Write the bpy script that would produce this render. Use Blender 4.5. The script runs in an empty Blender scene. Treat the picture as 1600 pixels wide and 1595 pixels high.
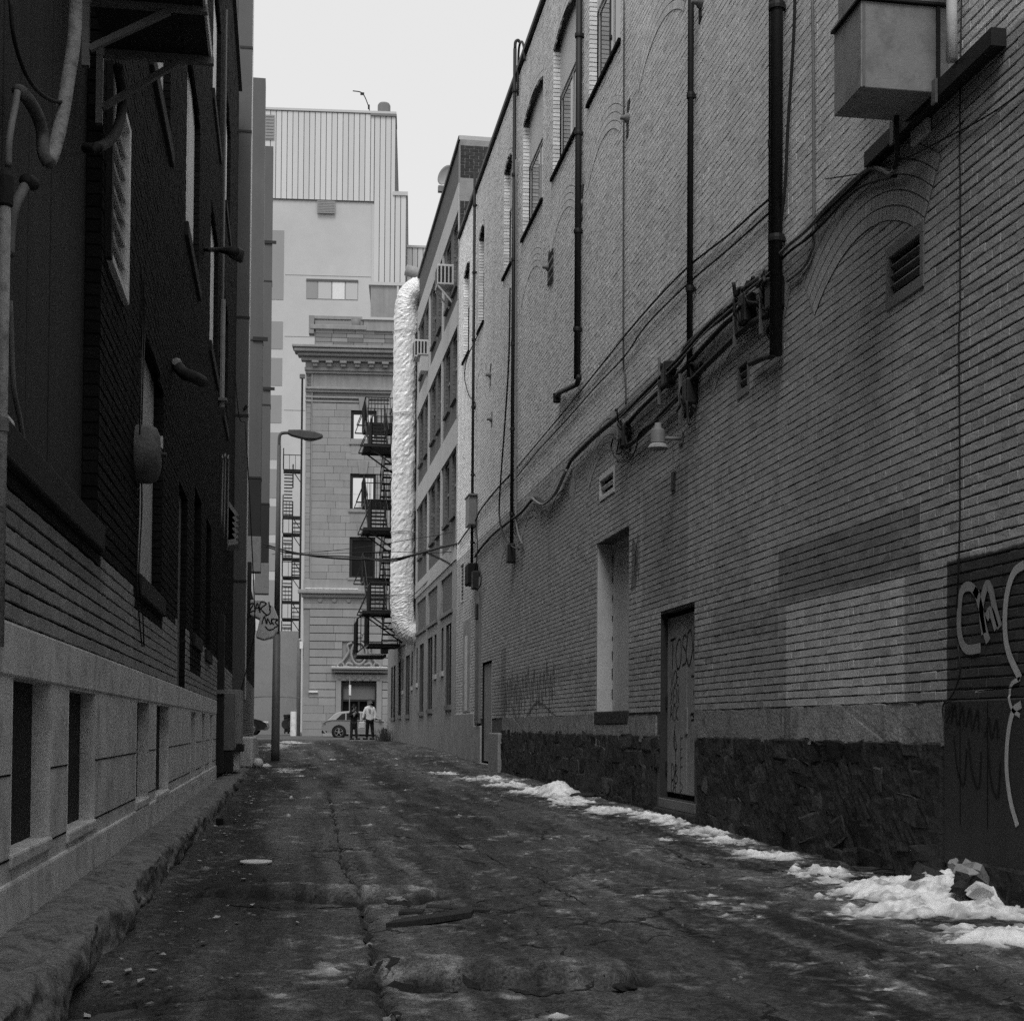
import bpy, bmesh, math, random
import numpy as np
from mathutils import Vector, Matrix
from math import sin, cos, pi, radians, sqrt, exp, atan2

S = bpy.context.scene
C = S.collection
random.seed(7)
RNG = np.random.default_rng(7)

# ------------------------------------------------------------------ camera
F, CY = 2286.0, 1077.6            # focal length and principal row, in photograph pixels (1600 x 1595)
YAW, PITCH, ROLL = radians(8.83), radians(1.5), radians(0.4)
FW = Vector((sin(YAW)*cos(PITCH), cos(YAW)*cos(PITCH), sin(PITCH)))
_rt = Vector((cos(YAW), -sin(YAW), 0)); _up = _rt.cross(FW)
RT = cos(ROLL)*_rt + sin(ROLL)*_up
UP = -sin(ROLL)*_rt + cos(ROLL)*_up
cam = bpy.data.cameras.new('camera'); cam_o = bpy.data.objects.new('camera', cam); C.objects.link(cam_o)
cam.sensor_fit = 'HORIZONTAL'; cam.sensor_width = 36; cam.lens = 36*F/1600
cam.shift_y = (CY-797.5)/1600
cam.clip_start = .1; cam.clip_end = 3000
cam_o.matrix_world = Matrix(((RT.x, UP.x, -FW.x, 0), (RT.y, UP.y, -FW.y, 0), (RT.z, UP.z, -FW.z, 0), (0, 0, 0, 1)))
S.camera = cam_o

# ------------------------------------------------------------------ sky, sun, exposure
SUN_EL, SUN_AZ = radians(57), radians(195)      # azimuth clockwise from +Y: behind the camera, a little left
SKY_STRENGTH, SUN_STRENGTH, EXPOSURE = .10, 1.5, 0.0
W = bpy.data.worlds.new('World'); S.world = W; W.use_nodes = True
nt = W.node_tree; nt.nodes.clear()
sky = nt.nodes.new('ShaderNodeTexSky'); sky.sky_type = 'NISHITA'; sky.sun_disc = False
sky.sun_elevation = SUN_EL; sky.sun_rotation = SUN_AZ; sky.dust_density = 6; sky.air_density = 1.5
bw = nt.nodes.new('ShaderNodeRGBToBW')
ov = nt.nodes.new('ShaderNodeMix'); ov.data_type = 'FLOAT'; ov.inputs[0].default_value = .86; ov.inputs[3].default_value = 9.0
bg = nt.nodes.new('ShaderNodeBackground'); bg.inputs[1].default_value = SKY_STRENGTH
out = nt.nodes.new('ShaderNodeOutputWorld')
nt.links.new(sky.outputs[0], bw.inputs[0]); nt.links.new(bw.outputs[0], ov.inputs[2])
nt.links.new(ov.outputs[0], bg.inputs[0]); nt.links.new(bg.outputs[0], out.inputs[0])
sun = bpy.data.lights.new('sun', 'SUN'); sun.energy = SUN_STRENGTH; sun.angle = radians(24); sun.color = (1, 1, 1)
sun_o = bpy.data.objects.new('sun', sun); C.objects.link(sun_o)
d = Vector((sin(SUN_AZ)*cos(SUN_EL), cos(SUN_AZ)*cos(SUN_EL), sin(SUN_EL)))
sun_o.rotation_euler = d.to_track_quat('Z', 'Y').to_euler()
S.view_settings.view_transform = 'Standard'; S.view_settings.look = 'None'
S.view_settings.exposure = EXPOSURE; S.view_settings.gamma = 1; S.view_settings.use_curve_mapping = False
S.cycles.use_denoising = False
S.cycles.max_bounces = 8; S.cycles.diffuse_bounces = 5

# ------------------------------------------------------------------ where a line of sight meets a surface
def ray(px, py): return FW + RT*((px-800)/F) + UP*((CY-py)/F)
def onX(px, py, X): r = ray(px, py); return r*(X/r.x)
def onY(px, py, Y): r = ray(px, py); return r*(Y/r.y)
def onZ(px, py, Z): r = ray(px, py); return r*(Z/r.z)
def proj(p):
    dd = p.dot(FW); return 800+F*p.dot(RT)/dd, CY-F*p.dot(UP)/dd
XR, XL = 4.3, -1.15
def RW(px, py, off=0): return onX(px, py, XR-off)
def LW(px, py, off=0): return onX(px, py, XL+off)

# ------------------------------------------------------------------ materials (all grey: the photograph is black and white)
def mat(name, c, var=.25, sc=2.0, rough=.85, bump=.2, bsc=40, metal=0, bdist=.02, tone=None, stretch=(1, 1, 1), spec=.25, streak=0, dark=0, fine=0, rects=(), cracks=0):
    m = bpy.data.materials.new(name); m.use_nodes = True
    t = m.node_tree; n = t.nodes; L = t.links; b = n['Principled BSDF']
    b.inputs['Roughness'].default_value = rough; b.inputs['Metallic'].default_value = metal
    b.inputs['Specular IOR Level'].default_value = spec
    g = n.new('ShaderNodeNewGeometry'); mp = n.new('ShaderNodeMapping'); mp.inputs['Scale'].default_value = stretch
    L.new(g.outputs['Position'], mp.inputs[0])
    class g_pos: outputs = [g.outputs['Position']]
    def noise(scale, detail=5, src=mp, r=.6):
        x = n.new('ShaderNodeTexNoise'); x.inputs['Scale'].default_value = scale; x.inputs['Detail'].default_value = detail
        x.inputs['Roughness'].default_value = r
        L.new(src.outputs[0], x.inputs['Vector']); return x.outputs[0]
    def math_(op, a, bb, clamp=False):
        x = n.new('ShaderNodeMath'); x.operation = op; x.use_clamp = clamp
        for i, v in enumerate((a, bb)):
            if isinstance(v, (int, float)): x.inputs[i].default_value = v
            else: L.new(v, x.inputs[i])
        return x.outputs[0]
    a1 = noise(sc); a2 = noise(sc*9, 4)
    v = math_('ADD', math_('MULTIPLY', math_('SUBTRACT', a1, .5), 2.2*var), math_('MULTIPLY', math_('SUBTRACT', a2, .5), 1.3*var))
    if fine:
        v = math_('ADD', v, math_('MULTIPLY', math_('SUBTRACT', noise(sc*34, 3, g_pos), .5), fine))
        v = math_('ADD', v, math_('MULTIPLY', math_('SUBTRACT', noise(sc*12, 4, g_pos, .75), .5), fine*.8))
    val = math_('MULTIPLY', math_('ADD', v, 1.0), c)
    if streak:                                   # rain streaks running down a wall
        ms = n.new('ShaderNodeMapping'); ms.inputs['Scale'].default_value = (3, 3, .12); L.new(g.outputs['Position'], ms.inputs[0])
        s1 = noise(1.6, 4, ms); val = math_('MULTIPLY', val, math_('ADD', math_('MULTIPLY', math_('SUBTRACT', s1, .5), 2*streak), 1.0))
    if dark:                                     # dirt blotches
        s2 = noise(sc*2.3, 6, mp, .7); r = n.new('ShaderNodeMapRange'); L.new(s2, r.inputs[0])
        r.inputs[1].default_value = .48; r.inputs[2].default_value = .68; r.inputs[3].default_value = 1; r.inputs[4].default_value = 1-dark
        val = math_('MULTIPLY', val, r.outputs[0])
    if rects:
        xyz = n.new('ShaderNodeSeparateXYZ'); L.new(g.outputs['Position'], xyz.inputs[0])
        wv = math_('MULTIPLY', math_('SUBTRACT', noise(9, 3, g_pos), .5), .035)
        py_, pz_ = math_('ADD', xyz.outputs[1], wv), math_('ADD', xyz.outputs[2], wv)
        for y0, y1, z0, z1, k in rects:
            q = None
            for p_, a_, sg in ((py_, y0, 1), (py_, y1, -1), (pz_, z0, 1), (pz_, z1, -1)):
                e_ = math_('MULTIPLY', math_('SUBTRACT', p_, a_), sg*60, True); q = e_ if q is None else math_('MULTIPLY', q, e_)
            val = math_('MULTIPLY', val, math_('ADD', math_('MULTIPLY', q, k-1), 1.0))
    if tone == 'attr':
        at = n.new('ShaderNodeAttribute'); at.attribute_name = 'tone'; val = math_('MULTIPLY', val, at.outputs['Fac'])
    elif tone == 'obj':
        oi = n.new('ShaderNodeObjectInfo'); sp = n.new('ShaderNodeSeparateColor'); L.new(oi.outputs['Color'], sp.inputs[0])
        val = math_('MULTIPLY', val, sp.outputs[0])
    crack = None
    if cracks:
        wp = n.new('ShaderNodeVectorMath'); wp.operation = 'MULTIPLY_ADD'; nz_ = n.new('ShaderNodeTexNoise'); nz_.inputs['Scale'].default_value = 5; nz_.inputs['Detail'].default_value = 5
        L.new(g.outputs['Position'], nz_.inputs['Vector']); L.new(nz_.outputs[1], wp.inputs[0]); wp.inputs[1].default_value = (.32, .32, .32); L.new(g.outputs['Position'], wp.inputs[2])
        vo = n.new('ShaderNodeTexVoronoi'); vo.feature = 'DISTANCE_TO_EDGE'; vo.inputs['Scale'].default_value = cracks; L.new(wp.outputs[0], vo.inputs['Vector'])
        ms_ = noise(.8, 3, g_pos); wd = math_('MULTIPLY', math_('SUBTRACT', ms_, .47), .14, False)
        crack = math_('MULTIPLY', math_('SUBTRACT', wd, vo.outputs['Distance']), 160, True)
        val = math_('MULTIPLY', val, math_('SUBTRACT', 1.0, math_('MULTIPLY', crack, .8)))
    val = math_('MAXIMUM', val, .004)
    cc = n.new('ShaderNodeCombineColor')
    for i in range(3): L.new(val, cc.inputs[i])
    L.new(cc.outputs[0], b.inputs['Base Color'])
    if bump:
        bp = n.new('ShaderNodeBump'); bp.inputs['Strength'].default_value = bump; bp.inputs['Distance'].default_value = bdist
        hh = noise(bsc, 6)
        if crack is not None: hh = math_('SUBTRACT', hh, crack)
        L.new(hh, bp.inputs['Height']); L.new(bp.outputs[0], b.inputs['Normal'])
    m.diffuse_color = (c, c, c, 1)
    return m
M = {}
PATCHES = [(-50, 36.96, -5, 4.25, .58), (9.44, 12.37, 1.09, 1.58, .62), (9.7, 12.16, -.3, 1.09, 1.34), (12.37, 14.35, .85, 1.25, .78), (13.2, 14.35, 1.25, 1.9, .9), (15.3, 17.35, 1.42, 2.9, .78), (5, 9.05, -5, 1.12, .14), (12.16, 30, -5, 1.0, .84), (9.05, 9.7, -5, 1.09, .84), (28.4, 29.1, -5, 1.6, .65), (33.3, 36.96, -5, 12.4, 1.35), (21.5, 26.5, -.2, .75, 1.15)]  # first rect: darker lower paint, deepened to imitate light falling off downwards
def mk(k, *a, **kw): M[k] = mat(k, *a, **kw)
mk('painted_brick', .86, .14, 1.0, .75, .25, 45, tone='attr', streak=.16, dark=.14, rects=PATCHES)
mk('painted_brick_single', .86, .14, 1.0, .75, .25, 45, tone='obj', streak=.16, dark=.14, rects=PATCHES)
mk('mortar_grey', .11, .3, 3, .9, .4, 60, streak=.2)
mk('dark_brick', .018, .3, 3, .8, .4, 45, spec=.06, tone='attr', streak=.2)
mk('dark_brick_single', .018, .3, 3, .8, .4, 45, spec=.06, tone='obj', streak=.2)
mk('mortar_dark', .011, .3, 3, .9, .4, 60, spec=.05)
mk('render_grey', .33, .14, 1.6, .85, .35, 30, streak=.12, dark=.25)
mk('base_concrete', .74, .2, 1.6, .85, .25, 35, streak=.22, dark=.35, fine=.15)
mk('band_concrete', .30, .25, 2.4, .85, .8, 30, streak=.15, dark=.5, fine=.4)
mk('plaster_light', .40, .16, 1.1, .85, .3, 25, streak=.15, dark=.25)
mk('rubble', .066, .7, 6.0, .9, 1.0, 18, spec=.1, tone='obj', fine=1.5, bdist=.05)
mk('rubble_back', .046, .6, 7, .95, 1.0, 20, fine=1.2, bdist=.05)
mk('asphalt', .052, .3, 2.2, .72, .9, 70, tone='attr', stretch=(2.2, .16, 1), spec=.3, fine=2.8, cracks=1.1)
mk('far_asphalt', .085, .35, .8, .8, .4, 30, stretch=(.5, 1.5, 1))
mk('kerb_stone', .21, .5, 3.6, .9, .7, 60, dark=.65, fine=2.0, bdist=.012)
mk('snow', .82, .16, 4, .7, .6, 50, dark=.5, fine=.5)
mk('snow_ground', .86, .10, 4, .7, .6, 50, fine=.4, tone='attr')
mk('black_metal', .016, .3, 6, .55, .1, 60, spec=.4)
mk('cable_black', .014, .2, 6, .6, 0, spec=.35)
mk('cable_grey', .22, .2, 6, .6, 0)
mk('grey_metal', .20, .18, 3, .5, .1, 40, dark=.2)
mk('duct_metal', .115, .14, .9, .5, .1, 30, streak=.12)
mk('pale_metal', .62, .12, 2, .45, .1, 40)
mk('sheet_metal', .30, .16, 2.4, .5, .12, 50, dark=.35)
mk('light_metal', .5, .12, 5, .4, .05, 60)
mk('white_paint', .78, .10, 4, .6, .1, 40, dark=.15)
mk('door_paint', .30, .16, 2.6, .6, .15, 40, streak=.2, dark=.2)
mk('jamb_paint', .58, .08, 1.5, .7, .2, 30, dark=.15)
mk('board_dark', .03, .25, 1.2, .8, .2, 30, stretch=(1, 4, .3))
mk('board_grey', .17, .25, 1.2, .8, .2, 30, stretch=(1, 5, .25))
mk('band_light', .42, .25, 2.4, .85, .8, 30, streak=.15, dark=.45, fine=.4, rects=[(12.0, 12.3, -1, 1, .6), (5, 9.72, -1, 1, .75)])
mk('lagging_pale', .34, .3, 6, .7, .4, 40, dark=.5)
mk('lamp_metal', .11, .18, 3, .5, .1, 40, dark=.2)
mk('lagging', .15, .4, 5, .7, .4, 40, dark=.5)
mk('board_white', .75, .15, 1.2, .8, .2, 30, stretch=(1, 5, .25))
mk('board_dim', .042, .5, 1.2, .8, .2, 30, stretch=(1, 5, .25))
mk('board_pale', .5, .2, 1.2, .8, .2, 30, stretch=(1, 5, .25))
mk('void', .012, .2, 3, .9, 0)
mk('concrete_frame', .55, .12, 1.1, .85, .2, 25, streak=.12)
mk('spandrel_brick', .13, .3, 5, .85, .5, 20)
mk('bank_stone', .31, .16, .6, .85, .3, 6, tone='obj', streak=.12)
mk('bank_wall', .26, .2, .7, .85, .3, 6)
mk('bank_trim', .29, .22, .5, .85, .2, 6, streak=.25)
mk('tower_concrete', .54, .14, .09, .85, .1, 3)
mk('tower_panel', .62, .05, .2, .7, 0, tone='obj')
mk('tower_seam', .12, .1, .3, .8, 0)
mk('tower_window', .30, .06, .2, .5, 0)
mk('asphalt_dark', .03, .5, 6, .85, .9, 40)
mk('wood_dark', .05, .4, 3, .85, .5, 30, stretch=(1, 8, 1))
mk('graffiti_black', .012, .3, 6, .6, 0)
mk('graffiti_white', .55, .25, 14, .7, 0)
mk('graffiti_grey', .34, .3, 14, .7, 0)
mk('dark_paint', .045, .25, 2.5, .6, .35, 45, streak=.3)
mk('car_silver', .26, .03, 2, .35, 0, spec=.4)
mk('car_black', .015, .03, 2, .22, 0, spec=.6)
mk('rubber', .018, .2, 8, .8, 0)
mk('alloy', .5, .05, 5, .35, 0, metal=.6)
mk('lamp_red', .15, .1, 5, .3, 0)
mk('skin', .36, .06, 6, .6, 0)
mk('cloth_black', .014, .2, 9, .9, .2, 80)
mk('cloth_trousers', .03, .2, 9, .9, .2, 80)
mk('cloth_white', .85, .08, 6, .9, .2, 60)
mk('hair_dark', .02, .2, 9, .8, .3, 90)
mk('hair_grey', .14, .3, 9, .8, .3, 90)
mk('paper', .75, .05, 5, .8, 0)
mk('leaf_dry', .10, .4, 5, .9, 0)
def glass(name, c, rough, ior):
    m = bpy.data.materials.new(name); m.use_nodes = True; b = m.node_tree.nodes['Principled BSDF']
    b.inputs['Base Color'].default_value = (c, c, c, 1); b.inputs['Roughness'].default_value = rough; b.inputs['IOR'].default_value = ior
    b.inputs['Specular IOR Level'].default_value = .5; M[name] = m
glass('pane_glass', .03, .03, 3.6); glass('dark_glass', .012, .2, 1.22); glass('bright_glass', .78, .06, 2.0); M['bright_glass'].node_tree.nodes['Principled BSDF'].inputs['Metallic'].default_value = 1
def foil():
    m = bpy.data.materials.new('foil'); m.use_nodes = True; t = m.node_tree; n = t.nodes; L = t.links; b = n['Principled BSDF']
    b.inputs['Base Color'].default_value = (.95, .95, .95, 1); b.inputs['Metallic'].default_value = .08; b.inputs['Roughness'].default_value = .32
    g = n.new('ShaderNodeNewGeometry'); v = n.new('ShaderNodeTexVoronoi'); v.inputs['Scale'].default_value = 7
    nz = n.new('ShaderNodeTexNoise'); nz.inputs['Scale'].default_value = 5; nz.inputs['Detail'].default_value = 6
    mx = n.new('ShaderNodeMath'); mx.operation = 'ADD'
    L.new(g.outputs['Position'], nz.inputs['Vector']); L.new(nz.outputs[1], v.inputs['Vector'])
    L.new(v.outputs[0], mx.inputs[0]); L.new(nz.outputs[0], mx.inputs[1])
    bp = n.new('ShaderNodeBump'); bp.inputs['Strength'].default_value = .3; bp.inputs['Distance'].default_value = .03
    L.new(mx.outputs[0], bp.inputs['Height']); L.new(bp.outputs[0], b.inputs['Normal']); M['foil'] = m
foil()

# ------------------------------------------------------------------ mesh helpers
WL = {}                                    # world offset of every thing and part (None: the thing is built in its own local frame)
def tag(o, label=None, cat=None, group=None, kind=None):
    for k, v in (('label', label), ('category', cat), ('group', group), ('kind', kind)):
        if v: o[k] = v
    return o
def thing(name, label, cat, loc=(0, 0, 0), group=None, rz=None):
    o = bpy.data.objects.new(name, None); C.objects.link(o); o.location = loc; o.empty_display_size = .2
    if rz is None: WL[o.name] = Vector(loc)
    else: o.rotation_euler.z = rz; WL[o.name] = Vector((0, 0, 0))
    return tag(o, label, cat, group)
class MB:
    def __init__(s): s.v = []; s.f = []
    def add(s, vs, fs):
        k = len(s.v); s.v += [tuple(p) for p in vs]; s.f += [tuple(i+k for i in f) for f in fs]; return s
    def box(s, a, b):
        x0, x1 = sorted((a[0], b[0])); y0, y1 = sorted((a[1], b[1])); z0, z1 = sorted((a[2], b[2]))
        return s.add([(x0, y0, z0), (x1, y0, z0), (x1, y1, z0), (x0, y1, z0), (x0, y0, z1), (x1, y0, z1), (x1, y1, z1), (x0, y1, z1)],
                     [(0, 3, 2, 1), (4, 5, 6, 7), (0, 1, 5, 4), (1, 2, 6, 5), (2, 3, 7, 6), (3, 0, 4, 7)])
    def quad(s, *p): return s.add(p, [tuple(range(len(p)))])
    def bar(s, a, b, w, h=None, upv=(0, 0, 1)):       # a rectangular bar from a to b
        a, b = Vector(a), Vector(b); h = h or w; t = (b-a).normalized(); u = Vector(upv)
        if abs(t.dot(u)) > .95: u = Vector((0, 1, 0))
        n1 = t.cross(u).normalized(); n2 = n1.cross(t).normalized()
        vs = [p+n1*(i*w/2)+n2*(j*h/2) for p in (a, b) for i, j in ((-1, -1), (1, -1), (1, 1), (-1, 1))]
        return s.add(vs, [(0, 1, 2, 3), (7, 6, 5, 4), (0, 4, 5, 1), (1, 5, 6, 2), (2, 6, 7, 3), (3, 7, 4, 0)])
    def tube(s, pts, r, n=8, cap=True):
        pts = [Vector(p) for p in pts]; m = len(pts); rs = r if isinstance(r, (list, tuple)) else [r]*m
        vs = []; n1 = None
        for i, p in enumerate(pts):
            t = (pts[min(i+1, m-1)]-pts[max(i-1, 0)]).normalized()
            if n1 is None:
                u = Vector((0, 0, 1)) if abs(t.z) < .9 else Vector((1, 0, 0)); n1 = t.cross(u).normalized()
            else: n1 = (n1-t*n1.dot(t)).normalized()
            n2 = t.cross(n1)
            vs += [p+(n1*cos(2*pi*k/n)+n2*sin(2*pi*k/n))*rs[i] for k in range(n)]
        fs = [(i*n+k, i*n+(k+1) % n, (i+1)*n+(k+1) % n, (i+1)*n+k) for i in range(m-1) for k in range(n)]
        if cap: fs += [tuple(range(n-1, -1, -1)), tuple((m-1)*n+k for k in range(n))]
        return s.add(vs, fs)
    def lathe(s, prof, c, axis=(0, 0, 1), n=20):        # prof: (radius, height) along axis
        ax = Vector(axis).normalized(); u = Vector((0, 0, 1)) if abs(ax.z) < .9 else Vector((1, 0, 0))
        n1 = ax.cross(u).normalized(); n2 = ax.cross(n1); c = Vector(c)
        vs = [c+ax*h+(n1*cos(2*pi*k/n)+n2*sin(2*pi*k/n))*r for r, h in prof for k in range(n)]
        fs = [(i*n+k, i*n+(k+1) % n, (i+1)*n+(k+1) % n, (i+1)*n+k) for i in range(len(prof)-1) for k in range(n)]
        return s.add(vs, fs)
    def prism(s, poly, f0, f1):                        # poly of 2-D points, f0/f1 map a 2-D point to the two end faces
        m = len(poly); vs = [f0(p) for p in poly]+[f1(p) for p in poly]
        return s.add(vs, [tuple(range(m-1, -1, -1)), tuple(range(m, 2*m))]+[(i, (i+1) % m, m+(i+1) % m, m+i) for i in range(m)])
    def ball(s, c, r, n=10, m=6):
        rx, ry, rz = r if isinstance(r, (list, tuple)) else (r, r, r); c = Vector(c)
        vs = [c+Vector((rx*sin(pi*i/m)*cos(2*pi*k/n), ry*sin(pi*i/m)*sin(2*pi*k/n), rz*cos(pi*i/m))) for i in range(m+1) for k in range(n)]
        return s.add(vs, [(i*n+k, (i+1)*n+k, (i+1)*n+(k+1) % n, i*n+(k+1) % n) for i in range(m) for k in range(n)])
    def build(s, name, m, parent=None, smooth=False, bevel=0, loc=None, seg=2):
        off = Vector((0, 0, 0))
        if parent is not None: off = WL[parent.name]
        elif loc is not None: off = Vector(loc)
        me = bpy.data.meshes.new(name); me.from_pydata([(Vector(p)-off)[:] for p in s.v], [], s.f)
        me.materials.append(M[m] if isinstance(m, str) else m)
        o = bpy.data.objects.new(name, me); C.objects.link(o)
        bm = bmesh.new(); bm.from_mesh(me); bmesh.ops.recalc_face_normals(bm, faces=bm.faces); bm.to_mesh(me); bm.free()
        if smooth: me.polygons.foreach_set('use_smooth', [True]*len(me.polygons))
        if parent is not None: o.parent = parent; WL[o.name] = off
        else: o.location = off; WL[o.name] = off
        if bevel:
            bv = o.modifiers.new('bevel', 'BEVEL'); bv.width = bevel; bv.segments = seg; bv.limit_method = 'ANGLE'
        return o
def cube(name, a, b, m, parent=None, bevel=0, **k): return MB().box(a, b).build(name, m, parent, bevel=bevel, **k)
def smooth_path(pts, k=6):                              # Catmull-Rom through the given points
    pts = [Vector(p) for p in pts]
    if len(pts) < 3: return pts
    q = [pts[0]*2-pts[1]]+pts+[pts[-1]*2-pts[-2]]; res = []
    for i in range(1, len(q)-2):
        a, b, c, d_ = q[i-1:i+3]
        for j in range(k):
            t = j/k; res.append(.5*((2*b)+(c-a)*t+(2*a-5*b+4*c-d_)*t*t+(3*b-a-3*c+d_)*t**3))
    return res+[pts[-1]]
def np_mesh(name, V, Fq, m, parent=None, tone=None):
    me = bpy.data.meshes.new(name); nv, nf = len(V), len(Fq)
    off = WL[parent.name] if parent is not None else Vector((0, 0, 0))
    me.vertices.add(nv); me.vertices.foreach_set('co', (np.asarray(V, float)-np.array(off)).astype(np.float32).ravel())
    me.loops.add(nf*4); me.loops.foreach_set('vertex_index', np.asarray(Fq, np.int32).ravel())
    me.polygons.add(nf); me.polygons.foreach_set('loop_start', np.arange(0, nf*4, 4, dtype=np.int32))
    me.update(calc_edges=True); me.validate()
    if tone is not None:
        a = me.attributes.new('tone', 'FLOAT', 'POINT'); a.data.foreach_set('value', np.asarray(tone, np.float32))
    me.polygons.foreach_set('use_smooth', [False]*nf)
    me.materials.append(M[m]); o = bpy.data.objects.new(name, me); C.objects.link(o)
    if parent is not None: o.parent = parent
    WL[o.name] = off
    return o
def stroke(mb, pts, w, mapf, k=5):                      # a painted line as a flat ribbon on a surface; pts are 2-D
    p = smooth_path([(x, y, 0) for x, y in pts], k); L, R = [], []
    for i, a in enumerate(p):
        t = (p[min(i+1, len(p)-1)]-p[max(i-1, 0)])
        n_ = Vector((-t.y, t.x, 0)).normalized() if t.length > 1e-9 else Vector((0, 1, 0))
        L.append(mapf(a+n_*w/2)); R.append(mapf(a-n_*w/2))
    vs = [q for pr in zip(L, R) for q in pr]
    mb.add(vs, [(2*i, 2*i+1, 2*i+3, 2*i+2) for i in range(len(p)-1)])

# ------------------------------------------------------------------ ground level
def interp(x, xs, ys): return np.interp(x, xs, ys)
def ground(X, Y):
    r = interp(Y, [0, 10, 15, 21, 29, 38.7, 50, 60, 400], [-1.04, -1.03, -.99, -.93, -.87, -.65, -.57, -.55, -.52])
    l = interp(Y, [0, 30, 41, 52, 60, 400], [-1.05, -1.05, -.97, -.68, -.56, -.52])
    t = np.clip((np.asarray(X)-0.2)/4.0, 0, 1)
    return l*(1-t)+r*t
def GP(px, py):                                         # where a line of sight meets the ground
    z = -1.03
    for _ in range(12): p = onZ(px, py, z); z = float(ground(p.x, p.y))
    return p
def vnoise(x, y, seed, sc):                             # smooth value noise on arrays
    g = np.random.default_rng(seed).random((64, 64)); x = np.asarray(x)*sc; y = np.asarray(y)*sc
    xi, yi = np.floor(x).astype(int), np.floor(y).astype(int); fx, fy = x-xi, y-yi
    fx, fy = fx*fx*(3-2*fx), fy*fy*(3-2*fy)
    a, b, c, d_ = g[xi % 64, yi % 64], g[(xi+1) % 64, yi % 64], g[xi % 64, (yi+1) % 64], g[(xi+1) % 64, (yi+1) % 64]
    return (a*(1-fx)+b*fx)*(1-fy)+(c*(1-fx)+d_*fx)*fy-.5
def fbm(x, y, seed, sc, o=4): return sum(vnoise(x, y, seed+i, sc*2**i)/2**i for i in range(o))

# ------------------------------------------------------------------ brick walls: real bricks in front of a recessed mortar face
class Hole:
    def __init__(s, y0, y1, z0, z1, rise=0): s.y0, s.y1, s.z0, s.z1, s.rise = y0, y1, z0, z1, rise
    def span(s, z):
        if z < s.z0 or z > s.z1+s.rise: return None
        if z <= s.z1: return s.y0, s.y1
        c, h = (s.y0+s.y1)/2, (s.y1-s.y0)/2; k = h*sqrt(max(0, 1-(z-s.z1)/s.rise)); return c-k, c+k
class Arch:                                             # a segmental arch of header bricks, in rings
    def __init__(s, yc, hw, zs, rise, n=4, th=.105):
        s.yc, s.r = yc, (hw*hw+rise*rise)/(2*rise); s.zc = zs+rise-s.r; s.a = math.asin(min(1, hw/s.r)); s.n, s.th = n, th
    def covers(s, y, z):
        dy, dz = y-s.yc, z-s.zc; r = sqrt(dy*dy+dz*dz)
        return False
def field(Y0, Y1, Z0, Z1, ch, bl, holes, arches, joints, tonef, jh, jv):
    rows = []; ycuts = sorted([Y0]+[j for j in joints if Y0 < j < Y1]+[Y1]); n = int((Z1-Z0)/ch)
    for k in range(n):
        zc = Z0+(k+.5)*ch; header = k % 6 == 4
        for a, b in zip(ycuts, ycuts[1:]):
            segs = [(a, b)]
            for h in holes:
                sp = h.span(zc)
                if sp:
                    ns = []
                    for p, q in segs:
                        if sp[1] <= p or sp[0] >= q: ns.append((p, q)); continue
                        if sp[0]-p > .02: ns.append((p, sp[0]))
                        if q-sp[1] > .02: ns.append((sp[1], q))
                    segs = ns
            L = bl/2 if header else bl
            for p, q in segs:
                y = p; first = True
                while y < q-.01:
                    ln = L*(.5 if (first and (k % 2)) else 1)*random.uniform(.97, 1.03); first = False
                    e = min(y+ln, q)
                    if q-e < .05: e = q
                    yc = (y+e)/2
                    if True:
                        rows.append((yc, zc+random.gauss(0, .0009), max(.01, e-y-jv*random.uniform(.7, 1.4)), ch-jh*random.uniform(.85, 1.2), tonef(yc, zc)*random.uniform(.92, 1.06)*(random.random() < .04 and .82 or 1)))
                    y = e
    return np.array(rows)
def brick_stuff(name, X, s, B, proud, m, parent):
    N = len(B); yc, zc, ly, lz, tn = B.T; pr = proud*(1+RNG.uniform(-.10, .10, N)); J = lambda: RNG.normal(0, .0008, N)
    V = np.zeros((N, 8, 3))
    for i, (a, b) in enumerate(((-1, -1), (1, -1), (1, 1), (-1, 1))):
        V[:, i, 0] = X+s*(pr+J()*1.5); V[:, i, 1] = yc+a*ly/2+J(); V[:, i, 2] = zc+b*lz/2+J()
        V[:, i+4, 0] = X-s*.012; V[:, i+4, 1] = yc+a*ly/2; V[:, i+4, 2] = zc+b*lz/2
    q = np.array([(0, 1, 2, 3), (0, 4, 5, 1), (1, 5, 6, 2), (2, 6, 7, 3), (3, 7, 4, 0)])
    if s < 0: q = q[:, ::-1]
    Q = (np.arange(N)[:, None, None]*8+q[None]).reshape(-1, 4)
    o = np_mesh(name, V.reshape(-1, 3), Q, m, parent, np.repeat(tn, 8)); o['kind'] = 'stuff'; return o
def brick_meshes(m, ly, lz, n=6):                       # worn single bricks, a few shapes shared by all
    res = []
    for k in range(n):
        bm = bmesh.new(); bmesh.ops.create_cube(bm, size=1)
        for v in bm.verts: v.co = Vector((v.co.x*.03, v.co.y*ly, v.co.z*lz))
        bmesh.ops.bevel(bm, geom=bm.edges[:], offset=.004, segments=1, affect='EDGES')
        for v in bm.verts: v.co += Vector([random.gauss(0, .0011) for _ in range(3)])
        me = bpy.data.meshes.new('brick'); bm.to_mesh(me); bm.free(); me.materials.append(M[m]); res.append(me)
    return res
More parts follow.
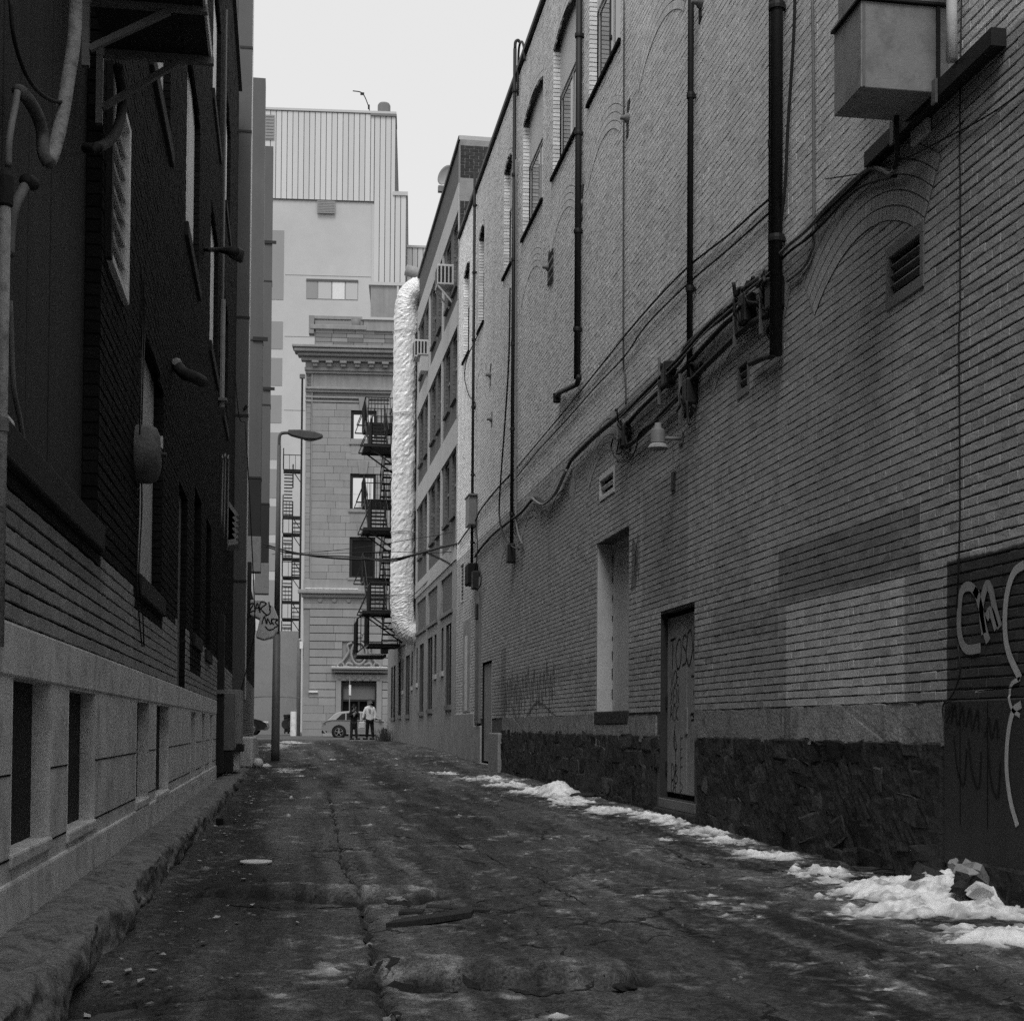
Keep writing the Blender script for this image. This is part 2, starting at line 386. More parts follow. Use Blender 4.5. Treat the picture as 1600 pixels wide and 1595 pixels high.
def brick_wall(parent, X, s, B, proud, m_many, m_one, ly, lz, limit=290):
    P = np.stack([np.full(len(B), X), B[:, 0], B[:, 1]], 1)
    def pj(p):
        dd = p@np.array(FW); return 800+F*(p@np.array(RT))/dd, CY-F*(p@np.array(UP))/dd
    x0, y0 = pj(P-np.stack([0*B[:, 0], B[:, 2]/2, B[:, 3]/2], 1)); x1, y1 = pj(P+np.stack([0*B[:, 0], B[:, 2]/2, B[:, 3]/2], 1))
    cx, cy = (x0+x1)/2, (y0+y1)/2
    area = np.abs(x1-x0)*B[:, 3]/np.maximum(.1, (P@np.array(FW)))
    area[(cx < 2) | (cx > 1598) | (cy < 2) | (cy > 1593)] = 0; area[B[:, 2] < .05] *= .5
    idx = np.argsort(-area)[:limit]; one = np.zeros(len(B), bool); one[idx] = True
    brick_stuff('brickwork', X, s, B[~one], proud, m_many, parent)
    shapes = brick_meshes(m_one, ly, lz)
    for y, z, a, b, t in B[one]:
        o = bpy.data.objects.new('brick', random.choice(shapes)); C.objects.link(o); o.parent = parent
        o.location = Vector((X+s*(proud*random.uniform(.92, 1.08)-.015), y, z))-WL[parent.name]
        o.scale = (random.choice((1, -1)), a/ly*random.choice((1, -1)), b/lz); o.color = (t, t, t, 1); WL[o.name] = WL[parent.name]
def arch_bricks(parent, X, s, arches, proud, m, t0=1.0):
    V, Q, T = [], [], []
    mb = MB()
    for A in arches:
        m_ = 28; P = [(A.yc+r*sin(-A.a+2*A.a*i/m_), A.zc+r*cos(-A.a+2*A.a*i/m_)) for r in (A.r, A.r+A.n*A.th) for i in range(m_+1)]
        mb.add([(X+s*(proud+.0022), y, z) for y, z in P], [(i, i+1, m_+2+i, m_+1+i) for i in range(m_)])
    mb.build('arch_mortar', 'mortar_grey', parent)['kind'] = 'stuff'
    for A in arches:
        for k in range(A.n):
            r = A.r+(k+.5)*A.th; n = max(3, int(2*A.a*r/.068))
            for i in range(n):
                th = -A.a+2*A.a*(i+.5)/n; e = A.a/n*.90; h = A.th/2-.006; x = X+s*(proud+.005+random.uniform(0, .001)); t = t0*random.uniform(.85, 1.08); k0 = len(V)
                for xx in (x, X-s*.012):
                    for da, dr in ((-e, -h), (e, -h), (e, h), (-e, h)):
                        V.append((xx, A.yc+(r+dr)*sin(th+da), A.zc+(r+dr)*cos(th+da))); T.append(t)
                for f in ((0, 1, 2, 3), (0, 4, 5, 1), (1, 5, 6, 2), (2, 6, 7, 3), (3, 7, 4, 0)): Q.append([k0+j for j in (f if s > 0 else f[::-1])])
    o = np_mesh('arch_brickwork', V, Q, m, parent, T); o['kind'] = 'stuff'; return o
def backing(parent, X, s, Y0, Y1, Z0, Z1, holes, m, name='mortar_face'):
    ys = sorted({Y0, Y1}|{v for h in holes for v in (h.y0, h.y1) if Y0 < v < Y1}); zs = sorted({Z0, Z1}|{v for h in holes for v in (h.z0, h.z1+h.rise) if Z0 < v < Z1})
    mb = MB()
    for a, b in zip(ys, ys[1:]):
        z = None
        for c, d_ in zip(zs, zs[1:]):
            y_, z_ = (a+b)/2, (c+d_)/2
            if any(h.y0 < y_ < h.y1 and h.z0 < z_ < h.z1+h.rise for h in holes): continue
            mb.quad((X, a, c), (X, b, c), (X, b, d_), (X, a, d_))
    return mb.build(name, m, parent)
def reveal(mb, X, s, h, depth):                         # the four sides of an opening, going into the wall
    a, b = X+s*.004, X-s*depth; z1 = h.z1+h.rise
    mb.quad((a, h.y0, h.z0), (b, h.y0, h.z0), (b, h.y0, z1), (a, h.y0, z1)); mb.quad((a, h.y1, h.z0), (b, h.y1, h.z0), (b, h.y1, z1), (a, h.y1, z1))
    mb.quad((a, h.y0, h.z0), (a, h.y1, h.z0), (b, h.y1, h.z0), (b, h.y0, h.z0)); mb.quad((a, h.y0, z1), (a, h.y1, z1), (b, h.y1, z1), (b, h.y0, z1))
def jamb_bricks(parent, X, s, h, depth, ch, m, tn, proud=.006):   # brick ends seen on the far side of an opening
    V, Q, T = [], [], []
    for k in range(int((h.z1-h.z0)/ch)):
        z0, z1 = h.z0+k*ch+.006, h.z0+(k+1)*ch-.006; t = tn*random.uniform(.8, 1.15); k0 = len(V)
        for y in (h.y1-proud*random.uniform(.6, 1.4), h.y1+.01):
            for x, z in ((X+s*.006, z0), (X-s*(depth-.004), z0), (X-s*(depth-.004), z1), (X+s*.006, z1)): V.append((x, y, z)); T.append(t)
        for f in ((0, 1, 2, 3), (0, 4, 5, 1), (1, 5, 6, 2), (2, 6, 7, 3), (3, 7, 4, 0)): Q.append([k0+j for j in f])
    o = np_mesh('jamb_brickwork', V, Q, m, parent, T); o['kind'] = 'stuff'; return o

# ------------------------------------------------------------------ RIGHT: the painted brick building
RB = thing('brick_building', 'tall pale painted brick building with stone foot along the alley side holding the graffiti door', 'building', (XR, 20, -1))
RY0, RY1, RTOP = 7.0, 36.95, 12.5
R_WIN = [Hole(18.7, 20.7, 9.11, 11.25, .16), Hole(21.62, 23.62, 9.11, 11.25, .16), Hole(24.6, 26.72, 9.11, 11.25, .16), Hole(28.1, 29.12, 9.11, 11.25, .14), Hole(32.1, 33.05, 9.06, 11.2, .14), Hole(34.7, 35.9, 9.06, 11.2, .14)]
R_LOAD, R_DOOR, R_FDOOR = Hole(18.05, 20.0, .23, 2.59), Hole(15.03, 16.47, -.78, 1.33), Hole(30.35, 31.9, -.76, 1.45)
R_VENT = [Hole(9.39, 10.0, 3.06, 3.48), Hole(13.2, 13.54, 3.2, 3.53), Hole(18.9, 19.8, 3.16, 3.47), Hole(35.35, 36.0, 3.1, 4.05)]
R_HOLES = R_WIN+[R_LOAD, R_DOOR, R_FDOOR]+R_VENT
R_ARCH = [Arch(10.45, 1.02, 3.42, .34, 5), Arch(13.35, 1.0, 3.42, .34, 5), Arch(19.5, 1.05, 3.42, .36, 5), Arch(22.75, 1.05, 3.42, .34, 4), Arch(28.4, .95, 3.2, .34, 4), Arch(25.6, 1.0, 3.42, .34, 4),
          Arch(16.6, 1.05, 7.95, .34, 4), Arch(19.7, 1.05, 7.85, .34, 4), Arch(22.7, 1.05, 7.85, .34, 4), Arch(25.7, 1.1, 7.85, .34, 4), Arch(13.5, 1.05, 7.95, .34, 4), Arch(32.6, .7, 7.8, .28, 3)]+[Arch((h.y0+h.y1)/2, (h.y1-h.y0)/2, h.z1, h.rise, 2, .10) for h in R_WIN]
R_JOINT = [9.44, 11.42, 12.36, 14.35, 17.45, 18.05, 20.0, 21.5, 24.4, 26.9, 30.0, 33.3]
def r_tone(y, z): return 1.0
RBF = field(RY0, RY1, .2, RTOP, .068, .2, R_HOLES, R_ARCH, R_JOINT, r_tone, .0115, .0055)
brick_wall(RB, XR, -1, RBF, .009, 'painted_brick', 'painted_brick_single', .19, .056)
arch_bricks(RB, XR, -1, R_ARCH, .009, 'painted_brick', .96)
backing(RB, XR+.001, -1, RY0, RY1, -1.3, RTOP, R_HOLES, 'mortar_grey')
mb = MB()
for x0, x1, y0, y1 in ((XR+.45, 18, RY0-1, RY1-.02), ): mb.box((x0, y0, -1.3), (x1, y1, RTOP-.05))
mb.build('inner_wall', 'void', RB)
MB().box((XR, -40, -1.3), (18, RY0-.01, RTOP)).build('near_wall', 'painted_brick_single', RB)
MB().box((XR+.002, RY1+.002, -1.3), (XR+.44, RY1+.1, RTOP)).build('end_wall', 'mortar_grey', RB)
MB().box((XR-.07, -40, RTOP), (XR+.5, RY1, RTOP+.10)).build('coping', 'black_metal', RB, bevel=.01)
MB().box((XR+.5, RY0-1, RTOP-.05), (18, RY1, RTOP+.02)).build('roof', 'mortar_dark', RB)

def r_window(h, depth=.11):
    mb = MB(); reveal(mb, XR, -1, h, depth); w = mb.build('window', 'mortar_grey', RB)
    x = XR+depth; ym = (h.y0+h.y1)/2; zt = h.z1-.78
    MB().quad((x+.03, h.y0, h.z0), (x+.03, h.y1, h.z0), (x+.03, h.y1, zt), (x+.03, h.y0, zt)).build('pane', 'pane_glass', w)
    f = MB(); t = .055
    for a, b in (((h.y0, h.z0), (h.y0+t, zt)), ((h.y1-t, h.z0), (h.y1, zt)), ((ym-t/2, h.z0+t), (ym+t/2, zt-t)), ((h.y0+t, h.z0), (h.y1-t, h.z0+t)), ((h.y0+t, zt-t), (h.y1-t, zt))):
        f.box((x+.018, a[0], a[1]), (x+.05, b[0], b[1]))
    f.build('frame', 'light_metal', w)
    MB().box((x-.005, h.y0, zt+.002), (x+.05, h.y1, h.z1+h.rise)).build('header_board', 'pale_metal', w)
    MB().box((XR-.05, h.y0-.06, h.z0-.05), (x+.05, h.y1+.06, h.z0+.004)).build('sill', 'mortar_dark', w)
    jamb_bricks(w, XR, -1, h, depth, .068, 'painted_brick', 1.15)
for h in R_WIN: r_window(h)
# tall recessed loading opening
mb = MB(); reveal(mb, XR, -1, R_LOAD, .24); ld = mb.build('loading_opening', 'mortar_grey', RB)
h = R_LOAD
MB().box((XR+.004, h.y1-.012, h.z0+.01), (XR+.235, h.y1+.05, h.z1-.01)).build('painted_jamb', 'jamb_paint', ld)
MB().box((XR+.225, h.y0, h.z0), (XR+.30, h.y1-.014, h.z1)).build('back_board', 'jamb_paint', ld)
MB().box((XR-.03, h.y0-.05, h.z0-.17), (XR+.24, h.y1+.03, h.z0+.006)).build('sill', 'rubble_back', ld, bevel=.015)
mb = MB()
for k in range(9):
    z = h.z0+.2+k*.27; mb.box((XR+.214, h.y1-.03, z), (XR+.226, h.y1-.016, z+random.uniform(.04, .2)))
mb.build('paint_chip', 'black_metal', ld)
# graffiti door
mb = MB(); reveal(mb, XR, -1, R_DOOR, .09); dr = mb.build('door', 'dark_paint', RB); h = R_DOOR; ym = 15.62
for a, b in ((ym+.008, h.y1-.02), (h.y0+.02, ym-.008)):
    MB().box((XR+.075, a, h.z0+.06), (XR+.12, b, h.z1-.05)).build('leaf', 'door_paint', dr, bevel=.006)
MB().box((XR+.11, h.y0, h.z0), (XR+.15, h.y1, h.z1)).build('backing', 'void', dr)
MB().box((XR+.062, ym-.05, -.05), (XR+.077, ym+.05, .24)).build('lock_plate', 'door_paint', dr, bevel=.004)
mb = MB()
for z in (-.5, .25, 1.0): mb.tube([(XR+.065, h.y1-.03, z), (XR+.065, h.y1-.03, z+.13)], .014, 6)
mb.build('hinge', 'black_metal', dr)
MB().box((XR-.05, h.y0-.12, -1.06), (XR+.1, h.y1+.12, -.90)).build('threshold', 'rubble_back', dr, bevel=.02)
MB().box((XR-.012, h.y0-.04, -.9), (XR+.1, h.y1+.04, -.785)).build('threshold', 'board_grey', dr, bevel=.01)
dm = lambda p: Vector((XR+.072, h.y1-.03-p.x, h.z0+.06+p.y))                # x from the far edge, y up
g = MB()
def G(w, *ps, ox=0, oy=0, k=1, mp=None, mbx=None):
    for pts in ps: stroke(mbx or g, [(ox+x*k, oy+y*k) for x, y in pts], w, mp or dm)
LET = {'T': [[(0, 1), (.7, 1.05)], [(.35, 1.05), (.3, 0)]], 'O': [[(.35, 1), (.02, .6), (.1, .1), (.4, 0), (.66, .4), (.6, .9), (.35, 1)]], 'S': [[(.6, .95), (.25, 1), (.1, .7), (.5, .45), (.5, .1), (.05, 0)]],
       'V': [[(0, 1), (.3, 0), (.6, 1)]], 'E': [[(.5, 1), (.05, .98), (.05, 0), (.5, .02)], [(.05, .5), (.42, .52)]], 'N': [[(0, 0), (.05, 1), (.5, .05), (.55, 1)]], 'X': [[(0, 1), (.55, 0)], [(.55, 1), (0, 0)]],
       'A': [[(0, 0), (.3, 1), (.6, 0)], [(.12, .4), (.5, .4)]], 'C': [[(.55, .9), (.2, 1), (0, .5), (.2, 0), (.55, .12)]], 'K': [[(0, 1), (0, 0)], [(.55, 1), (.02, .45), (.55, 0)]], 'R': [[(0, 0), (.02, 1), (.5, .85), (.4, .52), (.05, .5), (.55, 0)]],
       'Z': [[(0, 1), (.6, 1), (.05, 0), (.65, 0)]], '!': [[(.15, 1), (.12, .3)], [(.1, .1), (.12, 0)]], '3': [[(0, .95), (.45, .9), (.2, .55), (.5, .3), (.3, 0), (0, .08)]], 'I': [[(.1, 1), (.1, 0)]], 'L': [[(.05, 1), (.05, 0), (.5, 0)]],
       'B': [[(0, 0), (0, 1), (.45, .85), (.1, .55), (.5, .3), (.3, 0), (0, 0)]], 'P': [[(0, 0), (0, 1), (.5, .85), (.45, .55), (.05, .5)]], 'M': [[(0, 0), (.1, 1), (.35, .3), (.6, 1), (.7, 0)]], 'D': [[(0, 0), (0, 1), (.45, .8), (.5, .25), (0, 0)]]}
def word(txt, ox, oy, k, w, mp=None, mbx=None, dx=.75):
    for i, c in enumerate(txt):
        if c in LET: G(w, *LET[c], ox=ox+i*dx*k, oy=oy+random.uniform(-.04, .04)*k, k=k, mp=mp, mbx=mbx)
word('TOS', .12, 1.42, .33, .022); G(.024, [(.86, 1.78), (.80, 1.55), (.92, 1.42), (1.05, 1.6), (.98, 1.8), (.86, 1.78)], [(1.12, 1.85), (1.1, 1.5), (1.3, 1.35)], [(1.15, 1.75), (1.3, 1.85), (1.28, 1.6), (1.15, 1.6)])
word('VOE', .15, 1.22, .17, .013); word('XEN', .14, 1.02, .17, .013); word('ACK', .13, .82, .17, .013)
G(.02, [(1.0, 1.3), (1.2, 1.28), (1.1, 1.1), (1.3, 1.15), (1.2, .85), (1.02, .9)], [(.98, .88), (1.4, .92)], [(1.0, .82), (1.35, .84)], [(1.3, 1.3), (1.32, .8), (1.36, .6)])
G(.016, [(.35, .78), (.28, .55), (.42, .5), (.3, .7), (.38, .35), (.33, .2)]); word('DB', .2, .12, .2, .014); word('OA', .18, .0, .15, .012)
for i, z in enumerate((.62, .5, .4, .3)): G(.012, [(.58, z), (.66, z+.01)])
G(.012, [(.58, .66), (.56, -.0)], [(.57, .14), (.66, .08), (.58, .02)], [(.58, -.02), (.66, -.03), (.64, -.14)])
g.build('graffiti', 'graffiti_black', dr)
g2 = MB()
for k in range(14):
    x, y = random.uniform(.92, 1.25), random.uniform(.1, .75); stroke(g2, [(x, y), (x+random.uniform(-.04, .04), y+.12), (x+random.uniform(-.05, .05), y+random.uniform(.2, .3))], .006, dm)
g2.build('scratch', 'graffiti_grey', dr)
# far door
mb = MB(); reveal(mb, XR, -1, R_FDOOR, .12); fd = mb.build('door', 'void', RB); h = R_FDOOR
MB().box((XR+.035, h.y0+.3, h.z0+.04), (XR+.08, h.y1-.02, h.z1-.06)).build('leaf', 'render_grey', fd, bevel=.005)
MB().box((XR+.015, h.y0+.02, h.z0+.02), (XR+.09, h.y0+.27, h.z1-.04)).build('jamb_post', 'pale_metal', fd, bevel=.006)
MB().box((XR-.08, h.y0-.1, -.98), (XR+.1, h.y1+.05, h.z0)).build('threshold', 'band_concrete', fd, bevel=.015)
MB().box((XR-.10, 28.85, -1.0), (XR+.05, 30.2, -.10)).build('plinth', 'render_grey', RB, bevel=.02)
# louvred vents
def r_vent(h, n, m='grey_metal', t=.05):
    mb = MB(); x = XR-.02
    for a, b in (((h.y0-.01, h.z0-.02), (h.y1+.01, h.z0+t)), ((h.y0-.01, h.z1-t), (h.y1+.01, h.z1+.02)), ((h.y0-.01, h.z0+t), (h.y0+t*.7, h.z1-t)), ((h.y1-t*.7, h.z0+t), (h.y1+.01, h.z1-t))): mb.box((x, a[0], a[1]), (XR+.06, b[0], b[1]))
    v = mb.build('vent', m, RB, bevel=.004)
    MB().box((XR+.09, h.y0, h.z0), (XR+.12, h.y1, h.z1)).build('dark_back', 'void', v)
    for k in range(n):
        z = h.z0+t+(h.z1-h.z0-2*t)*(k+1)/(n+1)
        MB().bar((XR+.02, h.y0+.03, z), (XR+.02, h.y1-.03, z), .05, .012, upv=(.6, 0, 1)).build('slat', m, v)
r_vent(R_VENT[0], 3, t=.065); r_vent(R_VENT[1], 2); r_vent(R_VENT[2], 1, 'pale_metal'); r_vent(R_VENT[3], 9, 'pale_metal', .03)
# concrete band and rubble stone foot
mb = MB()
for a, b, z0, z1 in ((9.08, 12.18, -.09, .195), (12.2, 14.98, -.10, .19), (16.62, 18.0, -.15, .16), (18.0, 20.05, -.22, .06), (20.07, 24.3, -.12, .20), (24.32, 28.8, -.10, .21)):
    n_ = max(3, int((b-a)/.07)); yy = [a+(b-a)*i/n_ for i in range(n_+1)]
    lo = [(y, z0-.03+.10*float(fbm(y, z0, 141, 2.5, 4))) for y in yy]; hi = [(y, z1+.02*float(fbm(y, z1, 143, 4, 3))+.0) for y in yy]
    MB().prism(lo+hi[::-1], lambda q: Vector((XR-.020-.006*random.random(), q[0], q[1])), lambda q: Vector((XR+.02, q[0], q[1]))).build('concrete_band', 'band_light' if a == 9.08 else 'band_concrete', RB)
mb = MB(); mb.box((XR-.022, 7.0, -.86), (XR+.02, 9.06, .2)); mb.build('painted_band', 'dark_paint', RB, bevel=.01)
for y in (7.55, 8.45, 8.82): MB().box((XR-.0235, y, -.6), (XR-.0215, y+.008, .19)).build('board_seam', 'mortar_dark', RB)
bk = MB()
for k, (x_, y_) in enumerate(((1492, 1130), (1515, 1135), (1545, 1150))):
    for q_ in ([(x_, y_), (x_+6, y_-28), (x_+10, y_+4), (x_+18, y_-26), (x_+20, y_+6)], [(x_+4, y_+20), (x_+10, y_+75), (x_+20, y_+95), (x_+24, y_+40)]):
        stroke(bk, [(lambda q: (q.y, q.z))(RW(*p)) for p in q_], .018, lambda p: Vector((XR-(.0165 if p.y > .21 else .0255), p.x, p.y)))
bk.build('graffiti', 'graffiti_black', RB)
stones = []
for k in range(9):
    bm = bmesh.new(); bmesh.ops.create_cube(bm, size=1); bmesh.ops.bevel(bm, geom=bm.edges[:], offset=.10, segments=1, affect='EDGES')
    for v in bm.verts: v.co = Vector((v.co.x*random.uniform(.6, 1.2), v.co.y*random.uniform(.78, 1.08), v.co.z*random.uniform(.74, 1.10)))+Vector([random.gauss(0, .035) for _ in range(3)])
    me = bpy.data.meshes.new('stone'); bm.to_mesh(me); bm.free(); me.materials.append(M['rubble']); stones.append(me)
def put_stone(y, z, ly, lz, t):
    o = bpy.data.objects.new('stone', random.choice(stones)); C.objects.link(o); o.parent = RB
    o.location = Vector((XR+.016-random.uniform(0, .022), y, z))-WL[RB.name]; o.scale = (.075, ly+.02, lz+.02); o.rotation_euler = (random.gauss(0, .09), random.gauss(0, .03), random.gauss(0, .03)); o.color = (t, t, t, 1); WL[o.name] = WL[RB.name]
nst = 0; z = -1.14
for r, hgt in enumerate((.26, .22, .2, .2, .17)):
    y = 7.4+random.uniform(0, .2)
    while y < 28.9 and nst < 298:
        ln = random.choice((random.uniform(.12, .3), random.uniform(.25, .6)))*(1.15 if y > 15 else 1); dz = random.uniform(-.03, .03)
        if not (14.88 < y+ln/2 < 16.62) and not (y+ln/2 < 9.25 and r > 0) and not (18.05 < y+ln/2 < 20.0 and r > 3):
            up = .02*np.interp(y, [15, 29], [0, 3])
            if random.random() < .22 and ln > .3:
                put_stone(y+ln/2, z+hgt*.27+up, ln-.01, hgt*.5, random.uniform(.55, 1.3)); put_stone(y+ln/2+random.uniform(-.03, .03), z+hgt*.78+up, ln-.01, hgt*.5, random.uniform(.5, 1.3)); nst += 1
            else: put_stone(y+ln/2, z+hgt/2+dz*.5+up, ln-.012, hgt*1.04, random.choice((.55, .8, 1, 1.4))*random.uniform(.8, 1.2)*(.6 if y < 9 else 1))
            nst += 1
        y += ln
    z += hgt
for a, b, z0, z1 in ((9.07, 14.9, -1.25, -.04), (7, 9.06, -1.25, -.78), (16.62, 28.85, -1.2, -.04), (14.9, 16.62, -1.25, -.88)):
    ny, nz = int((b-a)/.045), int((z1-z0)/.045); gy_, gz_ = np.meshgrid(np.linspace(a, b, ny), np.linspace(z0, z1, nz))
    dx = .030+.022*fbm(gy_, gz_, 161, 5.5, 3)+.014*vnoise(gy_, gz_, 165, 21); dx[-1] = 0; dx[:, 0] = dx[:, -1] = 0
    o = np_mesh('stone_bedding', np.stack([XR-dx, gy_, gz_], 2).reshape(-1, 3), [(q*ny+p, q*ny+p+1, (q+1)*ny+p+1, (q+1)*ny+p) for q in range(nz-1) for p in range(ny-1)], 'rubble_back', RB); o['kind'] = 'stuff'
# rendered foot and patches near the far end
MB().box((XR-.035, 32.0, -1.0), (XR+.02, 33.2, .05)).build('plaster_patch', 'plaster_light', RB, bevel=.02)
MB().box((XR-.03, 33.25, -.9), (XR+.02, 36.9, .35)).build('plaster_patch', 'plaster_light', RB, bevel=.03)
MB().box((XR-.022, 34.0, .36), (XR+.01, 35.4, 2.6)).build('plaster_patch', 'plaster_light', RB, bevel=.04)
MB().box((XR-.026, 34.5, .4), (XR-.005, 35.0, 2.2)).build('plaster_patch', 'white_paint', RB, bevel=.05)
MB().box((XR-.06, 32.15, .1), (XR+.01, 32.75, 3.35)).build('flat_cover', 'grey_metal', RB, bevel=.01)
# faint tags on the bricks, the big pale tag on the dark paint
rm = lambda p: Vector((XR-.0165, p.x, p.y))
g = MB(); random.seed(5)
for k in range(9):
    y = 23.2+k*.62; zz = .35+.1*sin(k*2.1)
    stroke(g, [(y+.45, zz-.15), (y+.3, zz+.55), (y+.15, zz+.1), (y+.05, zz+.7), (y-.1, zz+random.uniform(-.1, .3))], .035, rm)
stroke(g, [(27.8, .5), (26.5, .1), (24.8, .45), (23, .2)], .03, rm)
g.build('graffiti', 'board_grey', RB); g = MB()
for k in range(7): y = 17.45+.04*k; stroke(g, [(y, 1.8+random.uniform(0, .3)), (y+.12, 2.15+random.uniform(0, .3)), (y+.2, 1.75)], .02, rm)
g.build('graffiti', 'board_grey', RB)
g = MB(); wq = lambda pts: [tuple((lambda q: (q.y, q.z))(RW(*p))) for p in pts]
for pts in ([(1532, 930), (1519, 916), (1506, 925), (1502, 965), (1504, 995), (1514, 1014), (1536, 1012)], [(1526, 920), (1534, 940), (1543, 985), (1548, 1002)], [(1541, 990), (1537, 950), (1545, 915), (1552, 922), (1558, 950), (1566, 980)], [(1545, 965), (1552, 955), (1561, 982)]):
    stroke(g, wq(pts), .062, rm)
g.build('graffiti', 'graffiti_grey', RB)
g = MB()
for pts, w in (([(1604, 882), (1588, 895), (1577, 930), (1574, 980), (1580, 1020), (1598, 1060)], .055), ([(1598, 1060), (1585, 1068), (1582, 1085), (1588, 1108), (1600, 1118)], .028), ([(1602, 1100), (1589, 1112), (1581, 1150), (1579, 1200), (1585, 1250), (1596, 1290)], .045)):
    stroke(g, wq(pts), w, lambda p: Vector((XR-(.0165 if p.y > .21 else .0260), p.x, p.y)))
for k in range(3): stroke(g, wq([(1531+3*k, 1081-k), (1560, 1077), (1600, 1073)]), .008, lambda p: Vector((XR-.03, p.x, p.y)))
g.build('graffiti', 'graffiti_white', RB)

# ------------------------------------------------------------------ RIGHT, farther: the four-storey building with concrete bands
random.seed(11)
CB = thing('office_building', 'old four storey building with light concrete bands and paired dark windows behind the foil duct', 'building', (XR, 50, -.6))
Y0, Y1, YS, T0, T1 = 37.06, 62.0, 50.6, 15.12, 13.85
COLS = [36.95+3.87*i for i in range(7)]
ROWS = [(11.52, 13.2), (8.6, 10.28), (5.55, 7.2)]
holes = []
for (a, b) in ROWS:
    for i in range(6):
        c = COLS[i]
        for p, q in ((.52, 1.42), (2.15, 3.15)):
            if c+q < Y1-.2: holes.append(Hole(c+p, c+q, a, b))
BOARDS = [Hole(COLS[i]+a, COLS[i]+b, 3.1, 4.1) for i, (a, b) in enumerate(((1.05, 3.75), (.95, 3.7), (.5, 3.6), (.5, 3.5), (.5, 3.5)))]
GW = [Hole(38.05, 39.35, .6, 2.76), Hole(43.05, 44.4, .55, 2.7), Hole(45.8, 47.15, .5, 2.66), Hole(50.95, 52.6, .45, 2.55), Hole(54.7, 55.9, .45, 2.52), Hole(57.6, 58.6, .4, 2.45), Hole(59.0, 59.9, .4, 2.45)]
GN = [Hole(40.02, 40.5, 1.55, 2.76), Hole(41.9, 42.45, 1.53, 2.7), Hole(47.9, 48.3, 1.45, 2.62), Hole(49.8, 50.2, 1.4, 2.6), Hole(53.7, 54.1, 1.35, 2.52)]
allh = holes+BOARDS+GW+GN
backing(CB, XR+.02, -1, Y0, Y1, 4.3, 13.9, holes, 'spandrel_brick', 'brick_face')
backing(CB, XR, -1, Y0, Y1, -1.2, 4.3, BOARDS+GW+GN, 'plaster_light', 'plaster_wall')
MB().box((XR+.02, Y0, 13.9), (XR+.42, YS, T0)).build('parapet', 'spandrel_brick', CB)
MB().box((XR+.02, YS, 13.75), (XR+.42, Y1, T1+.1)).build('parapet', 'spandrel_brick', CB)
MB().box((XR-.04, Y0-.02, T0), (XR+.5, YS, T0+.1)).build('coping', 'black_metal', CB)
MB().box((XR+.42, Y0, -1), (16, Y1, 13.7)).build('inner_wall', 'void', CB)
MB().box((XR+.42, Y0+.35, 13.7), (16, YS, T0-.2)).build('upper_floor', 'mortar_grey', CB)
for z0, z1 in ((13.3, 14.0), (10.32, 10.98), (7.24, 7.92), (4.3, 4.75)): MB().box((XR-.03, Y0+.01, z0), (XR+.05, Y1, z1)).build('concrete_band', 'concrete_frame', CB)
for c in COLS:
    for z0, z1 in ((10.99, 13.29), (7.93, 10.31), (4.76, 7.23)): MB().box((XR-.025, max(c-.14, Y0), z0), (XR+.05, c+.14, z1)).build('concrete_column', 'concrete_frame', CB)
for h in holes:
    mb = MB(); reveal(mb, XR+.02, -1, h, .13); w = mb.build('window', 'mortar_grey', CB)
    MB().box((XR+.10, h.y0, h.z0), (XR+.14, h.y1, h.z1)).build('pane', 'dark_glass', w)
    f = MB(); zm = (h.z0+h.z1)/2
    for a, b in (((h.y0, h.z0), (h.y0+.06, h.z1)), ((h.y1-.06, h.z0), (h.y1, h.z1)), ((h.y0+.06, zm-.03), (h.y1-.06, zm+.03)), ((h.y0+.06, h.z1-.06), (h.y1-.06, h.z1))): f.box((XR+.075, a[0], a[1]), (XR+.099, b[0], b[1]))
    f.build('frame', 'grey_metal', w)
    MB().box((XR-.06, h.y0-.12, h.z0-.10), (XR+.10, h.y1+.12, h.z0+.005)).build('sill', 'spandrel_brick', w)
    jamb_bricks(w, XR+.02, -1, h, .075, .12, 'painted_brick', .24, .012)
for h in BOARDS:
    mb = MB(); reveal(mb, XR, -1, h, .1); w = mb.build('window', 'plaster_light', CB)
    MB().box((XR+.05, h.y0, h.z0), (XR+.1, h.y1, h.z1)).build('board', 'board_grey', w)
    MB().box((XR-.06, h.y0-.15, h.z0-.09), (XR+.05, h.y1+.1, h.z0+.004)).build('sill', 'grey_metal', w)
for h in GW+GN:
    mb = MB(); reveal(mb, XR, -1, h, .08); w = mb.build('window', 'mortar_grey', CB)
    MB().box((XR+.045, h.y0, h.z0), (XR+.08, h.y1, h.z1)).build('pane', 'dark_glass', w)
    f = MB(); ym = (h.y0+h.y1)/2
    f.box((XR+.025, ym-.03, h.z0), (XR+.044, ym+.03, h.z1)); f.box((XR+.025, h.y0, h.z1-.6), (XR+.043, ym-.03, h.z1-.54)); f.build('frame', 'board_dark', w)
    MB().box((XR-.05, h.y0-.08, h.z0-.13), (XR+.045, h.y1+.08, h.z0+.004)).build('sill', 'grey_metal' if h in GW else 'concrete_frame', w)
